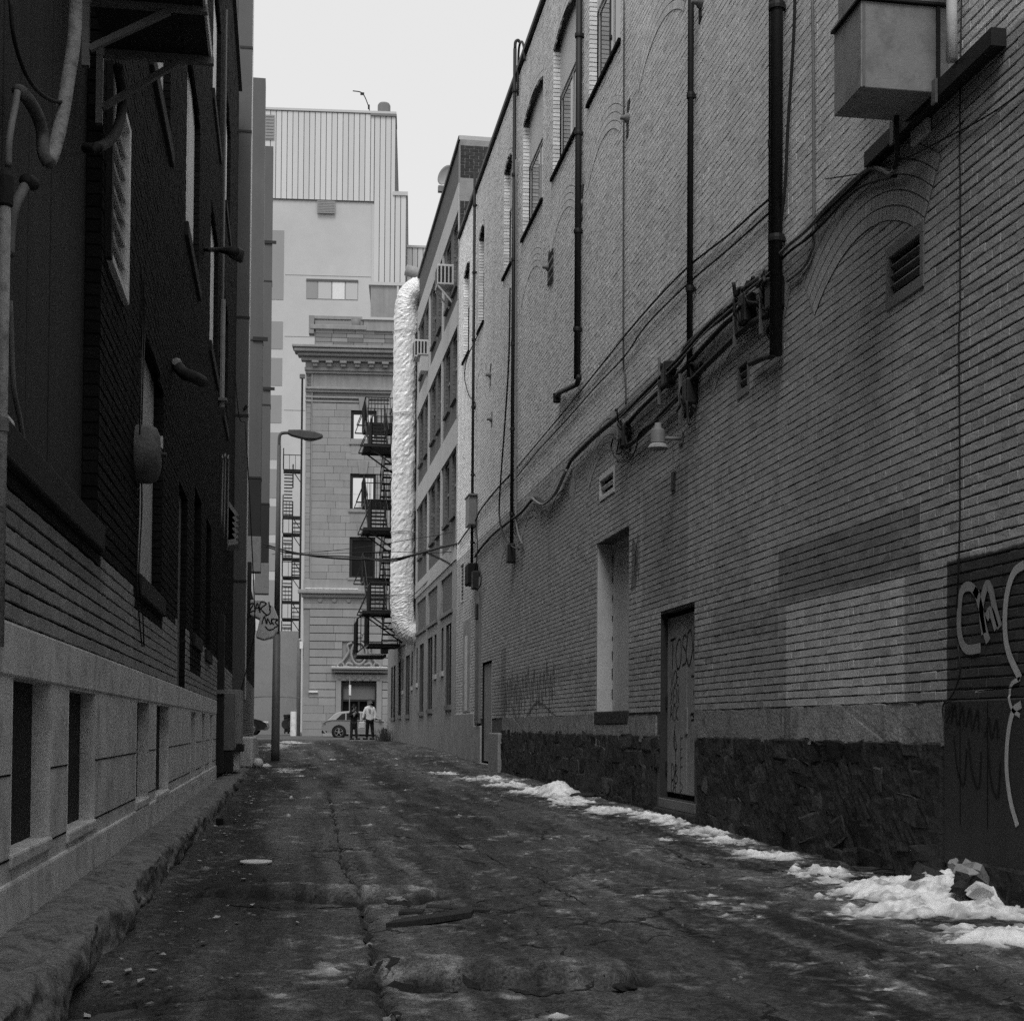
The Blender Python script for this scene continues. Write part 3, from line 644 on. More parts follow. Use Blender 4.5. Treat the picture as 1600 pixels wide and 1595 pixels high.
# end wall above the lower roof: the dark brick gable with a pale band
eb = field(4.31, 7.2, 12.6, 15.05, .085, .24, [Hole(4, 8, 13.5, 14.1)], [], [], lambda y, z: 1, .014, .012)
V = []; Q = []; T = []
for xc, zc, lx, lz, t in eb:
    k0 = len(V); f = Y0-.03-.010*random.uniform(.7, 1.2)
    for y in (f, Y0-.02):
        for a, b in ((-1, -1), (1, -1), (1, 1), (-1, 1)): V.append((xc+a*lx/2, y, zc+b*lz/2)); T.append(t*3.2)
    for q in ((0, 1, 2, 3), (0, 4, 5, 1), (1, 5, 6, 2), (2, 6, 7, 3), (3, 7, 4, 0)): Q.append([k0+j for j in q])
o = np_mesh('gable_brickwork', V, Q, 'dark_brick', CB, T); o['kind'] = 'stuff'
MB().box((XR+.004, Y0-.03, 12.4), (12, Y0+.3, T0-.004)).build('gable_wall', 'render_grey', CB)
MB().box((XR-.02, Y0-.03, T0), (12, Y0+.4, T0+.11)).build('coping', 'light_metal', CB)

# ------------------------------------------------------------------ LEFT: the dark brick building on its concrete base
random.seed(21)
LB = thing('brick_building', 'dark brick building on a pale slotted concrete base along the raised kerb', 'building', (XL, 18, -.85))
LY0, LY1, LTOP, LSTEP, LNEAR = 5.0, 32.5, 14.0, 20.6, 10.3
SLOT = [Hole(6.43, 7.46, -.55, .2), Hole(8.06, 9.18, -.57, .19), Hole(11.70, 12.72, -.60, .19), Hole(13.45, 14.9, -.63, .19), Hole(18.4, 19.5, -.70, .18), Hole(20.8, 21.7, -.7, .18), Hole(23.0, 23.9, -.7, .18)]
L_LOW = [Hole(5.2, 9.17, 1.22, 6.2), Hole(11.65, 13.85, 1.17, 3.05, .12), Hole(15.95, 17.3, .25, 2.62), Hole(18.6, 20.1, 1.15, 3.0), Hole(21.4, 22.8, 1.1, 3.0)]
L_UP = [Hole(12.1, 14.15, 5.5, 7.5, .12), Hole(16.4, 18.8, 5.55, 7.6, .12), Hole(21.6, 24.0, 5.6, 7.7, .1), Hole(26.2, 28.2, 5.6, 7.7, .1), Hole(21.6, 24, 9.3, 11.3, .1), Hole(26.2, 28.3, 9.3, 11.3, .1)]
L_LOUV = [Hole(9.35, 10.38, 2.92, 4.15)]
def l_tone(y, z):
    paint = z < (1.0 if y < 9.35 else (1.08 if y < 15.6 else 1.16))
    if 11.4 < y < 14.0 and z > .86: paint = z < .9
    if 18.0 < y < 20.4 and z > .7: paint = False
    return (20 if z < .84 or y > 9.35 else 14.0) if paint else 1.0  # paint just under the near sill toned down to imitate the ledge's shade
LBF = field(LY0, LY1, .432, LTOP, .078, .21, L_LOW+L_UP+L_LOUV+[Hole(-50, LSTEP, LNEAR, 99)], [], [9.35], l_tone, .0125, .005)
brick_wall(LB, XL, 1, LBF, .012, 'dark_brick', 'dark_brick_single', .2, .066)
LH = SLOT+L_LOW+L_UP+L_LOUV
backing(LB, XL-.001, 1, LY0, LY1, .43, LTOP, L_LOW+L_UP+L_LOUV+[Hole(-50, LSTEP, LNEAR, 99)], 'mortar_dark')
backing(LB, XL+.012, 1, LY0, 25.2, -1.1, .43, SLOT, 'base_concrete', 'concrete_base')
backing(LB, XL-.02, 1, 25.2, LY1, -1.1, .43, [], 'mortar_dark', 'concrete_base')
MB().box((XL-.5, LY0, -1.1), (-13, LSTEP, LNEAR-.05)).build('inner_wall', 'void', LB)
MB().box((XL-.5, LSTEP+.01, -1.1), (-13, LY1-.02, LTOP-.05)).build('inner_wall', 'void', LB)
MB().box((XL-.002, LSTEP-.02, LNEAR), (XL-.49, LSTEP+.009, LTOP)).build('step_wall', 'mortar_dark', LB)
MB().box((XL, -40, -1.1), (-13, LY0-.001, LNEAR-1.5)).build('near_wall', 'dark_brick_single', LB)
MB().box((XL-.002, LY1, -1.1), (-13, LY1+.1, LTOP)).build('end_wall', 'mortar_dark', LB)
MB().box((XL+.08, LSTEP, LTOP), (XL-.5, LY1, LTOP+.12)).build('coping', 'black_metal', LB)
MB().box((XL+.06, LY0, LNEAR), (XL-.5, LSTEP-.01, LNEAR+.12)).build('coping', 'black_metal', LB)
MB().box((XL-.5, LSTEP, LTOP-.05), (-13, LY1, LTOP)).build('roof', 'mortar_dark', LB)
for h in SLOT:
    mb = MB(); reveal(mb, XL+.012, 1, h, .1); sl = mb.build('slot', 'base_concrete', LB)
    MB().box((XL-.075, h.y0, h.z0), (XL-.12, h.y1, h.z1)).build('panel', 'board_dark', sl)
    MB().box((XL+.03, h.y0-.02, h.z0-.06), (XL-.08, h.y1+.02, h.z0+.004)).build('sill', 'base_concrete', sl, bevel=.012)
# panel joints, scored along the concrete base
ed = [LY0]+[v for h in SLOT for v in (h.y0, h.y1)]+[25.2]
for a, b in zip(ed[::2], ed[1::2]):
    if b-a > .3:
        for z in (-.215, -.57): MB().box((XL+.0125, a+.02, z), (XL+.0155, b-.02, z+.008)).build('joint', 'mortar_dark', LB)
MB().box((XL+.022, LY0, .205), (XL-.02, 15.75, .425)).build('smooth_band', 'base_concrete', LB, bevel=.008)
MB().box((XL+.020, 15.8, .205), (XL-.02, 25.2, .422)).build('smooth_band', 'base_concrete', LB, bevel=.008)
MB().box((XL+.026, LY0, -1.1), (XL-.02, 25.2, -.66)).build('foot_course', 'base_concrete', LB, bevel=.015)
# boarded windows
def l_window(h, board, depth=.085, reveal_m='mortar_dark', sill=True, planks=0):
    mb = MB(); reveal(mb, XL, 1, h, depth+.02); w = mb.build('window', reveal_m, LB); z1 = h.z1+h.rise
    if planks:
        e = [h.y0+(h.y1-h.y0)*i/planks for i in range(planks+1)]
        for a, b in zip(e, e[1:]): MB().box((XL-depth+random.uniform(0, .008), a+.010, h.z0), (XL-depth-.03, b-.010, z1)).build('plank', board, w, bevel=.003)
    else: MB().box((XL-depth, h.y0, h.z0), (XL-depth-.03, h.y1, z1)).build('board', board, w)
    if sill: MB().box((XL+.05, h.y0-.08, h.z0-.16), (XL-depth, h.y1+.08, h.z0+.004)).build('sill', 'board_dark', w, bevel=.012)
    jamb_bricks(w, XL, -1 if False else 1, h, depth, .078, 'dark_brick', 1.1)
    return w
l_window(L_LOW[0], 'board_dim', planks=6)
l_window(L_LOW[1], 'board_pale', .08)
l_window(L_LOW[2], 'board_grey', .06, sill=False)
l_window(L_LOW[3], 'board_dark'); l_window(L_LOW[4], 'board_dark')
for k, h in enumerate(L_UP): l_window(h, 'board_white', .06, planks=4 if k % 2 else 0)
# the slatted louvre
h = L_LOUV[0]; mb = MB()
for a, b in (((h.y1-.06, h.z0), (h.y1+.03, h.z1)), ((h.y0-.03, h.z0), (h.y0+.04, h.z1)), ((h.y0+.04, h.z0), (h.y1-.06, h.z0+.05)), ((h.y0+.04, h.z1-.05), (h.y1-.06, h.z1))): mb.box((XL+.05, a[0], a[1]), (XL-.1, b[0], b[1]))
lv = mb.build('louvre', 'white_paint', LB, bevel=.004); MB().box((XL+.052, h.y0-.032, h.z0-.002), (XL-.1, h.y0+.045, h.z1)).build('near_side', 'board_dark', lv)
MB().box((XL-.08, h.y0, h.z0), (XL-.1, h.y1, h.z1)).build('dark_back', 'void', lv)
for k in range(7):
    z = h.z0+.1+k*.155; MB().bar((XL+.0, h.y0+.04, z), (XL+.0, h.y1-.06, z), .07, .012, upv=(.9, 0, 1)).build('slat', 'white_paint', lv)
for y in (19.8, 20.6):                                  # dark weathered streaks at the foot of the base
    pass

# ------------------------------------------------------------------ LEFT, farther: low building and three tall ducts
LR = thing('brick_building', 'low dark building behind the tall grey ducts at the far left of the alley', 'building', (-2, 45, -1))
MB().box((-1.27, 32.7, -1.2), (-12, 62, 4.7)).build('wall', 'mortar_dark', LR)
MB().box((-1.2, 32.7, 4.7), (-12, 62, 4.8)).build('coping', 'black_metal', LR)
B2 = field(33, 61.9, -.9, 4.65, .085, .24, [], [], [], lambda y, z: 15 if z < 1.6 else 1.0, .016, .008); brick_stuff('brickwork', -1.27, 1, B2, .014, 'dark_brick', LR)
def duct(name, label, x0, x1, y0, y1, parts, joints):
    t = thing(name, label, 'duct', ((x0+x1)/2, y0, parts[0][0]))
    for z0, z1, m, e in parts: MB().box((x0-e, y0-e, z0), (x1+e, y1+e, z1-.004)).build('section', m, t, bevel=.012)
    for z in joints:
        MB().box((x0-.012, y0-.015, z), (x1+.015, y1+.01, z+.05)).build('joint_flange', 'black_metal', t)
    return t
d1 = duct('metal_duct', 'nearest of three tall grey ducts, rising from the junk boxes past the frame top', -1.24, -.88, 33.0, 33.5, [(.55, 19, 'duct_metal', 0)], [3.2, 6.9, 9.1, 13.3, 15.2])
MB().box((-.879, 33.05, .6), (-.862, 33.45, 18.9)).build('edge_strip', 'pale_metal', d1)  # pale strip imitates light falling on the duct's alley side
for z in (7.15,):
    MB().bar((-1.25, 33.2, z-.5), (-.9, 32.97, z), .05).build('brace', 'black_metal', d1)
d2 = duct('metal_duct', 'middle of three tall grey ducts, its lower stretch dark above a pale motor box', -1.2, -.80, 46.0, 46.6, [(4.8, 5.9, 'grey_metal', .02), (5.9, 7.75, 'board_dark', 0), (7.75, 20.3, 'duct_metal', 0)], [7.7, 12.0])
d3 = duct('metal_duct', 'farthest and rightmost of three tall grey ducts behind the street lamp', -1.2, -.68, 58.0, 58.7, [(5.2, 6.4, 'grey_metal', .01), (6.4, 8.75, 'board_dark', 0), (8.75, 22.9, 'duct_metal', 0)], [8.7, 12.6, 17.5])
for dd, x, y, z in ((d2, -.80, 46, 12.0), (d3, -.68, 58, 13.2), (d3, -.68, 58, 19.0)): MB().box((x-.3, y-.06, z), (x+.16, y-.02, z+.12)).build('strap', 'black_metal', dd)

# graffiti hood at the foot of the middle duct
hd = thing('exhaust_hood', 'curved metal exhaust hood scrawled with black graffiti below the dark ducts', 'hood', (-.9, 39, 3.6))
E_ = [onY(px, py, 39.0) for px, py in ((391, 962), (391, 938), (412, 937), (428, 948), (435, 966), (434, 986), (427, 996), (412, 1000), (400, 996), (406, 968), (402, 966))]
mb = MB(); mb.prism([(p.x, p.z) for p in E_], lambda q: Vector((q[0], 38.8, q[1])), lambda q: Vector((q[0], 39.35, q[1]))); mb.build('shell', 'light_metal', hd, bevel=.03)
MB().box((-1.25, 38.85, E_[0].z-.02), (-.90, 39.3, E_[1].z+1.0)).build('neck', 'board_dark', hd)
g = MB(); hm = lambda p: Vector((p.x, 38.794, p.y))
def gpx(g, w, *ps):
    for pts in ps:
        q = [onY(x, y, 38.794) for x, y in pts]; stroke(g, [(a.x, a.z) for a in q], w, hm)
gpx(g, .032, [(389, 944), (396, 943), (390, 955), (397, 954)], [(398, 956), (402, 942), (405, 954)], [(400, 950), (405, 949)], [(406, 957), (407, 941), (416, 943), (408, 951), (417, 961)], [(420, 940), (422, 957), (414, 962)], [(423, 946), (421, 953)],
    [(409, 975), (413, 963), (416, 974)], [(417, 975), (418, 966), (423, 975), (425, 966)], [(428, 966), (424, 970), (428, 976)], [(428, 967), (434, 968), (430, 972), (434, 977), (428, 981)], [(414, 978), (420, 984), (428, 982)])
g.build('graffiti', 'graffiti_black', hd)
# small elbow pipe and meter boxes at the foot of the first duct
jb = thing('utility_box', 'scuffed grey upright metal box at the foot of the nearest tall duct', 'box', (-1.0, 27.6, -.8))
MB().box((-1.14, 27.6, -.45), (-.92, 28.4, .62)).build('cabinet', 'grey_metal', jb, bevel=.015); MB().box((-1.14, 27.62, -.85), (-.95, 28.4, -.46)).build('plinth', 'board_dark', jb)
MB().box((-.918, 27.65, -.40), (-.905, 28.35, .58)).build('door', 'sheet_metal', jb, bevel=.006)
jb2 = thing('utility_box', 'ribbed pale wooden hoarding box standing behind the scuffed grey box', 'box', (-1.0, 29.5, -.8))
for k in range(5): MB().box((-1.14, 29.3+k*.22, -.35+.02*(k % 2)), (-.84+.01*(k % 2), 29.5+k*.22, .72)).build('plank', 'render_grey', jb2, bevel=.008)
MB().box((-1.14, 29.28, -.5), (-.80, 30.4, -.36)).build('ledge', 'black_metal', jb2)
MB().box((-1.14, 29.4, -.85), (-.88, 30.3, -.5)).build('plinth', 'base_concrete', jb2)
t = thing('downpipe', 'square dark downpipe beside the end of the slotted concrete base', 'pipe', (-1.1, 25.5, -.8))
MB().box((-1.145, 25.35, -.8), (-1.03, 25.75, 1.9)).build('pipe', 'board_dark', t, bevel=.01); MB().box((-1.15, 25.3, .55), (-1.02, 25.8, .62)).build('bracket', 'grey_metal', t)
bc = thing('concrete_block', 'broken concrete kerb block beyond the boxes near the lamp foot', 'block', (-.95, 36, -.95))
MB().prism([(36, -1.0), (36, -.25), (41, -.28), (43.5, -.42), (45, -.8), (45, -1.0)], lambda q: Vector((-1.25, q[0], q[1])), lambda q: Vector((-.75, q[0], q[1]))).build('block', 'base_concrete', bc, bevel=.05)

# ------------------------------------------------------------------ GROUND
random.seed(31)
xs = [-400, -60, -1.3, .2, 2.2, 4.5, 60, 400]; ys = [-60, 0, 10, 20, 30, 38, 45, 52, 60, 64, 75, 90, 160, 900]
V = [(x, y, float(ground(x, y))-(.05 if y < 60 else .006)) for y in ys for x in xs]; n = len(xs)
o = np_mesh('ground', V, [(j*n+i, j*n+i+1, (j+1)*n+i+1, (j+1)*n+i) for j in range(len(ys)-1) for i in range(n-1)], 'far_asphalt'); o['kind'] = 'structure'

SNOW = ((1480, 1400, .42, .5, .19), (1425, 1392, .36, .55, .15), (1390, 1400, .3, .55, .13), (1530, 1425, .28, .3, .09), (1445, 1425, .45, .35, .12), (1340, 1380, .42, .5, .078), (1270, 1362, .35, .45, .072), (1200, 1338, .33, .5, .07), (1130, 1316, .33, .6, .07), (1085, 1300, .25, .5, .066),
          (868, 1240, .28, .6, .23), (835, 1238, .40, .75, .085), (900, 1252, .40, .9, .075), (950, 1266, .35, .9, .075), (800, 1228, .45, 1.0, .068), (1010, 1276, .3, .8, .068), (1050, 1282, .3, .6, .062), (770, 1216, .5, 1.2, .06), (700, 1186, .3, .8, .05),
          (1570, 1455, .32, .3, .085), (1600, 1475, .3, .25, .085), (1540, 1462, .25, .2, .068), (1560, 1420, .07, .07, .10), (1595, 1418, .06, .06, .09), (1520, 1448, .2, .15, .065), (1610, 1500, .2, .15, .06),
          
          (415, 1197, .14, .7, .09), (445, 1206, .25, .4, .058), (470, 1212, .2, .4, .054), (428, 1160, .6, 3, .065), (460, 1158, .7, 2, .06), (520, 1183, .2, .6, .06), (410, 1215, .08, .4, .055), (452, 1180, .4, 1.0, .05), (390, 1193, .12, 1.0, .08), (455, 1245, .03, .35, .06), (452, 1275, .035, .3, .06))
def snow_h(X, Y):
    H = np.full(X.shape, -.20)
    for px, py, rx, ry, hgt in SNOW:
        p = GP(px, py); k = ((X-p.x)/rx)**2+((Y-p.y)/ry)**2; H = np.maximum(H, hgt*np.exp(-k)-.050)
    return H+.052*fbm(X, Y*.6, 91, 3.2, 4)+.050*fbm(X, Y, 95, 11, 3)+.020*vnoise(X, Y, 99, 45)
NX, NY = 300, 760
gx = np.linspace(-.86, 4.36, NX); gy = 4.0*np.exp(np.linspace(0, math.log(62.4/4.0), NY)); X, Y = np.meshgrid(gx, gy)
def seg_dist(X, Y, a, b):
    ax, ay, bx, by = a.x, a.y, b.x, b.y; dx, dy = bx-ax, by-ay; L2 = dx*dx+dy*dy
    t = np.clip(((X-ax)*dx+(Y-ay)*dy)/L2, 0, 1); return np.sqrt((X-ax-t*dx)**2+(Y-ay-t*dy)**2), t
def poly_dist(X, Y, pts):
    d_ = None
    for a, b in zip(pts, pts[1:]):
        q = seg_dist(X, Y, a, b)[0]; d_ = q if d_ is None else np.minimum(d_, q)
    return d_
Z = ground(X, Y)+.030*fbm(X, Y, 3, .9, 4)+.022*fbm(X, Y, 9, 5, 3)+.010*vnoise(X, Y, 19, 22)
T = 1.05+1.7*fbm(X, Y*.05+.01*X, 40, 2.2, 5)+1.0*fbm(X+.03*np.sin(Y), Y*.06, 50, 9, 3)+.5*fbm(X, Y*.5, 53, .8, 3)+.8*vnoise(X, Y, 57, 31)+.6*vnoise(X, Y, 58, 75)*(Y < 14)
T *= 1+.30*np.exp(-((X-.75)/.6)**2)
T *= 1-.42*np.exp(-((X+.45)/.38)**2)*np.clip((Y-7.5)/3, 0, 1)
T *= 1-.22*np.exp(-((X-2.1)/.28)**2)*np.clip((22-Y)/8, 0, 1)
frost = np.clip(fbm(X*1.4, Y*.12, 60, 1.7, 5)*2.6+1.2*vnoise(X, Y, 64, 26)-.12, 0, 1)*np.exp(-((Y-9)/6)**2)
T = T*(1+1.3*frost)
hs = snow_h(X, Y); dust = np.clip((hs+.050)/.05, 0, 1)**1.5*np.clip(1+2.6*fbm(X, Y, 111, 16, 3), .05, 1.7); T = np.clip(T, .3, 2.6)+4.0*dust**1.4
def hump(a, b, w, hgt, seed):
    global Z, T
    d_, t = seg_dist(X, Y, a, b); wob = 1+.5*vnoise(X, Y, seed, 3); k = np.clip(1-(d_/(w*wob))**2, 0, 1)
    Z += hgt*np.sqrt(k); T = T*(1+.7*k*np.clip(.7+2*fbm(X, Y, seed+120, 6, 3), 0, 1.6))  # crown colour lightened as if catching the light
    rim = np.exp(-((d_-w*wob*1.05)/.045)**2)*np.clip(.8+2.2*vnoise(X, Y, seed+130, 4), 0, 1.2); near = np.clip((min(a.y, b.y)+.05-Y)/.12+.35, .15, 1); Z -= .03*rim*near; Z += .016*k*(vnoise(X, Y, seed+140, 13)+.6*vnoise(X, Y, seed+141, 30)); T = T*(1-.82*np.clip(rim*near, 0, 1))  # near-side rim colour darkened to imitate shadow at the hump's front
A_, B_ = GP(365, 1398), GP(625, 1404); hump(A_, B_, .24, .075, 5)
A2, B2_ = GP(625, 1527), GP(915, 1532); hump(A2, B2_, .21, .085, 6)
for px, py, r, dz in ((342, 1395, .16, -.05), (597, 1512, .11, -.05), (632, 1410, .10, -.03), (520, 1213, .5, -.03), (610, 1230, .4, -.02), (150, 1565, .25, -.05)):
    p = GP(px, py); k = np.exp(-(((X-p.x)**2+(Y-p.y)**2*.5)/r**2)); Z += dz*k; T = T*(1-.72*k)
crk = [GP(*q) for q in ((512, 1240), (518, 1262), (532, 1330), (556, 1392), (571, 1440), (580, 1490), (598, 1556), (616, 1600))]
wob = .05*vnoise(X, Y, 77, 6)+.03*vnoise(X, Y, 78, 17); d_ = poly_dist(X+wob, Y, crk); k = np.exp(-(d_/.016)**2)*np.clip(.9+1.5*vnoise(X, Y, 79, 2.5), .1, 1.3); Z -= .035*k; T = T*(1-.75*np.clip(k, 0, 1))
fr = poly_dist(X+wob, Y+wob, [GP(*q) for q in ((590, 1505), (597, 1528), (612, 1545), (650, 1556), (700, 1561), (750, 1560), (800, 1556))]); T = T+9*np.exp(-(fr/.028)**2)*np.clip(.5+2.5*vnoise(X, Y, 151, 11)+1.5*vnoise(X, Y, 152, 30), 0, 1.3)
fr = poly_dist(X+wob, Y+wob, [GP(*q) for q in ((565, 1418), (600, 1421), (640, 1424), (700, 1446))]); T = T+6*np.exp(-(fr/.035)**2)*np.clip(.3+2.5*vnoise(X, Y, 153, 11)+1.5*vnoise(X, Y, 154, 30), 0, 1.2)
slab = [GP(*q) for q in ((90, 1585), (180, 1566), (260, 1556), (415, 1553))]; d_ = poly_dist(X, Y+wob*2, slab); k = np.exp(-(d_/.05)**2); Z -= .055*k; T = T*(1-.7*k)
for q in (((720, 1500), (840, 1502), (930, 1510)), ((660, 1385), (800, 1390), (900, 1360), (960, 1345)), ((530, 1265), (600, 1262)), ((540, 1302), (640, 1308)), ((1030, 1325), (1100, 1350), (1230, 1362), (1330, 1360)), ((640, 1188), (760, 1190)), ((900, 1430), (1010, 1470))):
    d_ = poly_dist(X+wob, Y+wob, [GP(*p) for p in q]); k = np.exp(-(d_/.03)**2); Z -= .018*k; T = T*(1-.5*k)
for k_ in range(60):                                    # frozen tyre scuffs running along the alley
    x0 = random.choice((.9, 1.4, 2.5, 2.9))+random.gauss(0, .35); y0 = random.uniform(5, 24); L_ = random.uniform(.5, 2.5)
    k = np.exp(-((X-x0-.06*np.sin(Y*1.3+k_))/.03)**2)*(np.abs(Y-y0) < L_); T = T*(1+random.choice((-.22, .4))*k)
T = np.clip(T, .22, 7.0)
Q = [(j*NX+i, j*NX+i+1, (j+1)*NX+i+1, (j+1)*NX+i) for j in range(NY-1) for i in range(NX-1)]
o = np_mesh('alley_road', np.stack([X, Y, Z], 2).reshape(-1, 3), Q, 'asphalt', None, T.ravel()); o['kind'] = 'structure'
o.data.polygons.foreach_set('use_smooth', [True]*len(o.data.polygons))
def road_z(x, y):
    j = int(np.clip(np.searchsorted(gy, y), 0, NY-1)); i = int(np.clip(np.searchsorted(gx, x), 0, NX-1)); return float(Z[j, i])
# the raised, crumbling kerb
prof = [(-1.17, -.86), (-1.10, -.845), (-1.02, -.84), (-.95, -.845), (-.89, -.848), (-.84, -.853), (-.80, -.872), (-.782, -.92), (-.777, -.985), (-.79, -1.03), (-.82, -1.08), (-.83, -1.12)]
prof = [tuple(p)[:2] for p in smooth_path([(x, z, 0) for x, z in prof], 2)]; ky = 4.0*np.exp(np.linspace(0, math.log(34.5/4.0), 800)); V = []
for y in ky:
    drop = float(np.interp(y, [5, 10, 24, 34.5], [0, -.015, -.05, -.11]))
    for i, (x, z) in enumerate(prof):
        e = min(1, i/10); i_ = i/2
        nx = float(fbm(y, i_*.3, 71, 1.3, 4))*.065*e+float(vnoise(y, i_*.7, 75, 9))*.03*e+float(vnoise(y, i_*1.1, 76, 26))*.02*e
        nz = float(fbm(y, i_*.3, 83, 2.0, 4))*.026*(.3+.7*e)+float(vnoise(y, i_*.8, 85, 12))*.018*(.4+e)+float(vnoise(y, i_*1.2, 86, 30))*.012*(.3+e)
        if float(vnoise(y, i_*.25, 88, 2.2)) > .2: nz -= .03*e
        V.append((x+nx, y, z+drop+nz if i_ < 10 else z))
m_ = len(prof); o = np_mesh('kerb', V, [(j*m_+i, j*m_+i+1, (j+1)*m_+i+1, (j+1)*m_+i) for j in range(len(ky)-1) for i in range(m_-1)], 'kerb_stone'); o['kind'] = 'structure'
o.data.polygons.foreach_set('use_smooth', [True]*len(o.data.polygons))
sb = o.modifiers.new('detail', 'SUBSURF'); sb.levels = sb.render_levels = 1

def road_at(x, y):
    j = int(np.clip(np.searchsorted(gy, y)-1, 0, NY-2)); i = int(np.clip(np.searchsorted(gx, x)-1, 0, NX-2)); u = (x-gx[i])/(gx[i+1]-gx[i]); v = (y-gy[j])/(gy[j+1]-gy[j])
    return float((Z[j, i]*(1-u)+Z[j, i+1]*u)*(1-v)+(Z[j+1, i]*(1-u)+Z[j+1, i+1]*u)*v)
random.seed(37); cm = MB()
def crack_shade_line(pts, w, jit=.02, gap=.12):
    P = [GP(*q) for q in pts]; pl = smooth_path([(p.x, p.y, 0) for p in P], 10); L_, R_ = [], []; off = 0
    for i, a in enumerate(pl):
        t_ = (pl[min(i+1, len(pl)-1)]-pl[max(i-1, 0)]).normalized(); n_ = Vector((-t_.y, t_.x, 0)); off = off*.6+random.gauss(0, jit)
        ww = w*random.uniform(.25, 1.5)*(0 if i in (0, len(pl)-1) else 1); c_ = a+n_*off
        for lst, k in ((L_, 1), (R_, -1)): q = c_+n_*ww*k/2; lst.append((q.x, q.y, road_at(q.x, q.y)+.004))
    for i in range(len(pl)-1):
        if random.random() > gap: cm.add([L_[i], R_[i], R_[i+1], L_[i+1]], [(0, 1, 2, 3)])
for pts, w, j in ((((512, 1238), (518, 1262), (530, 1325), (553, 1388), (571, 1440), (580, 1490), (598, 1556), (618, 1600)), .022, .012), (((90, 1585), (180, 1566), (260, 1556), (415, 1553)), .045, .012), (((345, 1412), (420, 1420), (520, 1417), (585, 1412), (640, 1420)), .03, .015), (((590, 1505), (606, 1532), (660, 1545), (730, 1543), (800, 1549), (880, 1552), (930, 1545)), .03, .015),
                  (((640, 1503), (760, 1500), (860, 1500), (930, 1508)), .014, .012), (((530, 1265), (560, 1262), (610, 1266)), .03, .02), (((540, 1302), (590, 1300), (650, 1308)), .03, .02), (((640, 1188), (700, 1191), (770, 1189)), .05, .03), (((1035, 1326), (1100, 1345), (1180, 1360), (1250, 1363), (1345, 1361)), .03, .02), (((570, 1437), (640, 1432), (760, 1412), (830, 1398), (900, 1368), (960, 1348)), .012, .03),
                  (((420, 1200), (450, 1204), (500, 1201)), .05, .03), (((690, 1300), (760, 1340), (850, 1375), (930, 1420)), .010, .03), (((1170, 1388), (1260, 1384), (1340, 1388)), .014, .02), (((330, 1390), (345, 1380), (420, 1378)), .02, .015)): crack_shade_line(pts, w, j)
o = cm.build('road_crack_and_shade', 'asphalt_dark'); o['kind'] = 'stuff'  # also holds dark ribbons imitating shadow along the two hump fronts
# snow: a thin uneven crust, thicker where it was pushed against the wall
sx = np.arange(-1.0, 4.32, .020); sy = 4.6*np.exp(np.linspace(0, math.log(60/4.6), 1300)); SX, SY = np.meshgrid(sx, sy)
Hs = snow_h(SX, SY)
Zs = np.array([[0]]); gi = np.clip(np.searchsorted(gy, SY.ravel()), 1, NY-1); gj = np.clip(np.searchsorted(gx, SX.ravel()), 1, NX-1)
base = Z[gi, gj].reshape(SX.shape); ok = Hs > -.012
keep = ok[:-1, :-1] | ok[1:, :-1] | ok[:-1, 1:] | ok[1:, 1:]; nx_ = len(sx)
jj, ii = np.nonzero(keep); Q = np.stack([jj*nx_+ii, jj*nx_+ii+1, (jj+1)*nx_+ii+1, (jj+1)*nx_+ii], 1)
used = np.unique(Q); remap = np.zeros(SX.size, int); remap[used] = np.arange(len(used))
Vs = np.stack([SX, SY, base+Hs], 2).reshape(-1, 3)[used]
st = np.clip((Hs+.012)/.034, 0, 1)*np.clip(.95+1.3*fbm(SX, SY, 171, 7, 3)+.9*vnoise(SX, SY, 175, 40), .25, 1.1); o = np_mesh('snow', Vs, remap[Q], 'snow_ground', None, (.22+.78*st).ravel()[used]); tag(o, kind='stuff'); o.data.polygons.foreach_set('use_smooth', [True]*len(o.data.polygons))
# icicle-thin gravel, ice crumbs and litter specks
mb = MB()
for _ in range(900):
    y = 4.8*exp(random.random()*1.7); x = random.choice((random.gauss(-.45, .2), random.uniform(-.7, 4.1), random.gauss(3.4, .4)))
    if not -.74 < x < 4.2: continue
    r = random.uniform(.004, .013); mb.ball((x, y, road_z(x, y)+r*.3), (r*random.uniform(.7, 1.6), r*random.uniform(.7, 1.6), r*.7), 5, 3)
o = mb.build('gravel', 'kerb_stone'); o['kind'] = 'stuff'
mb = MB()
for _ in range(70):
    y = 5.5*exp(random.random()*1.8); x = random.choice((random.gauss(-.55, .13), random.gauss(-.4, .3)))
    if x < -.76: x = -.7
    r = random.uniform(.008, .03); a = random.random()*6
    p = [(x+r*k*cos(a+i*1.6), y+r*k*sin(a+i*1.6)*1.6, road_z(x, y)+.012+random.uniform(0, .012)) for i, k in enumerate((1, .6, 1.1, .7))]; mb.quad(*p)
o = mb.build('litter', 'light_metal'); o['kind'] = 'stuff'

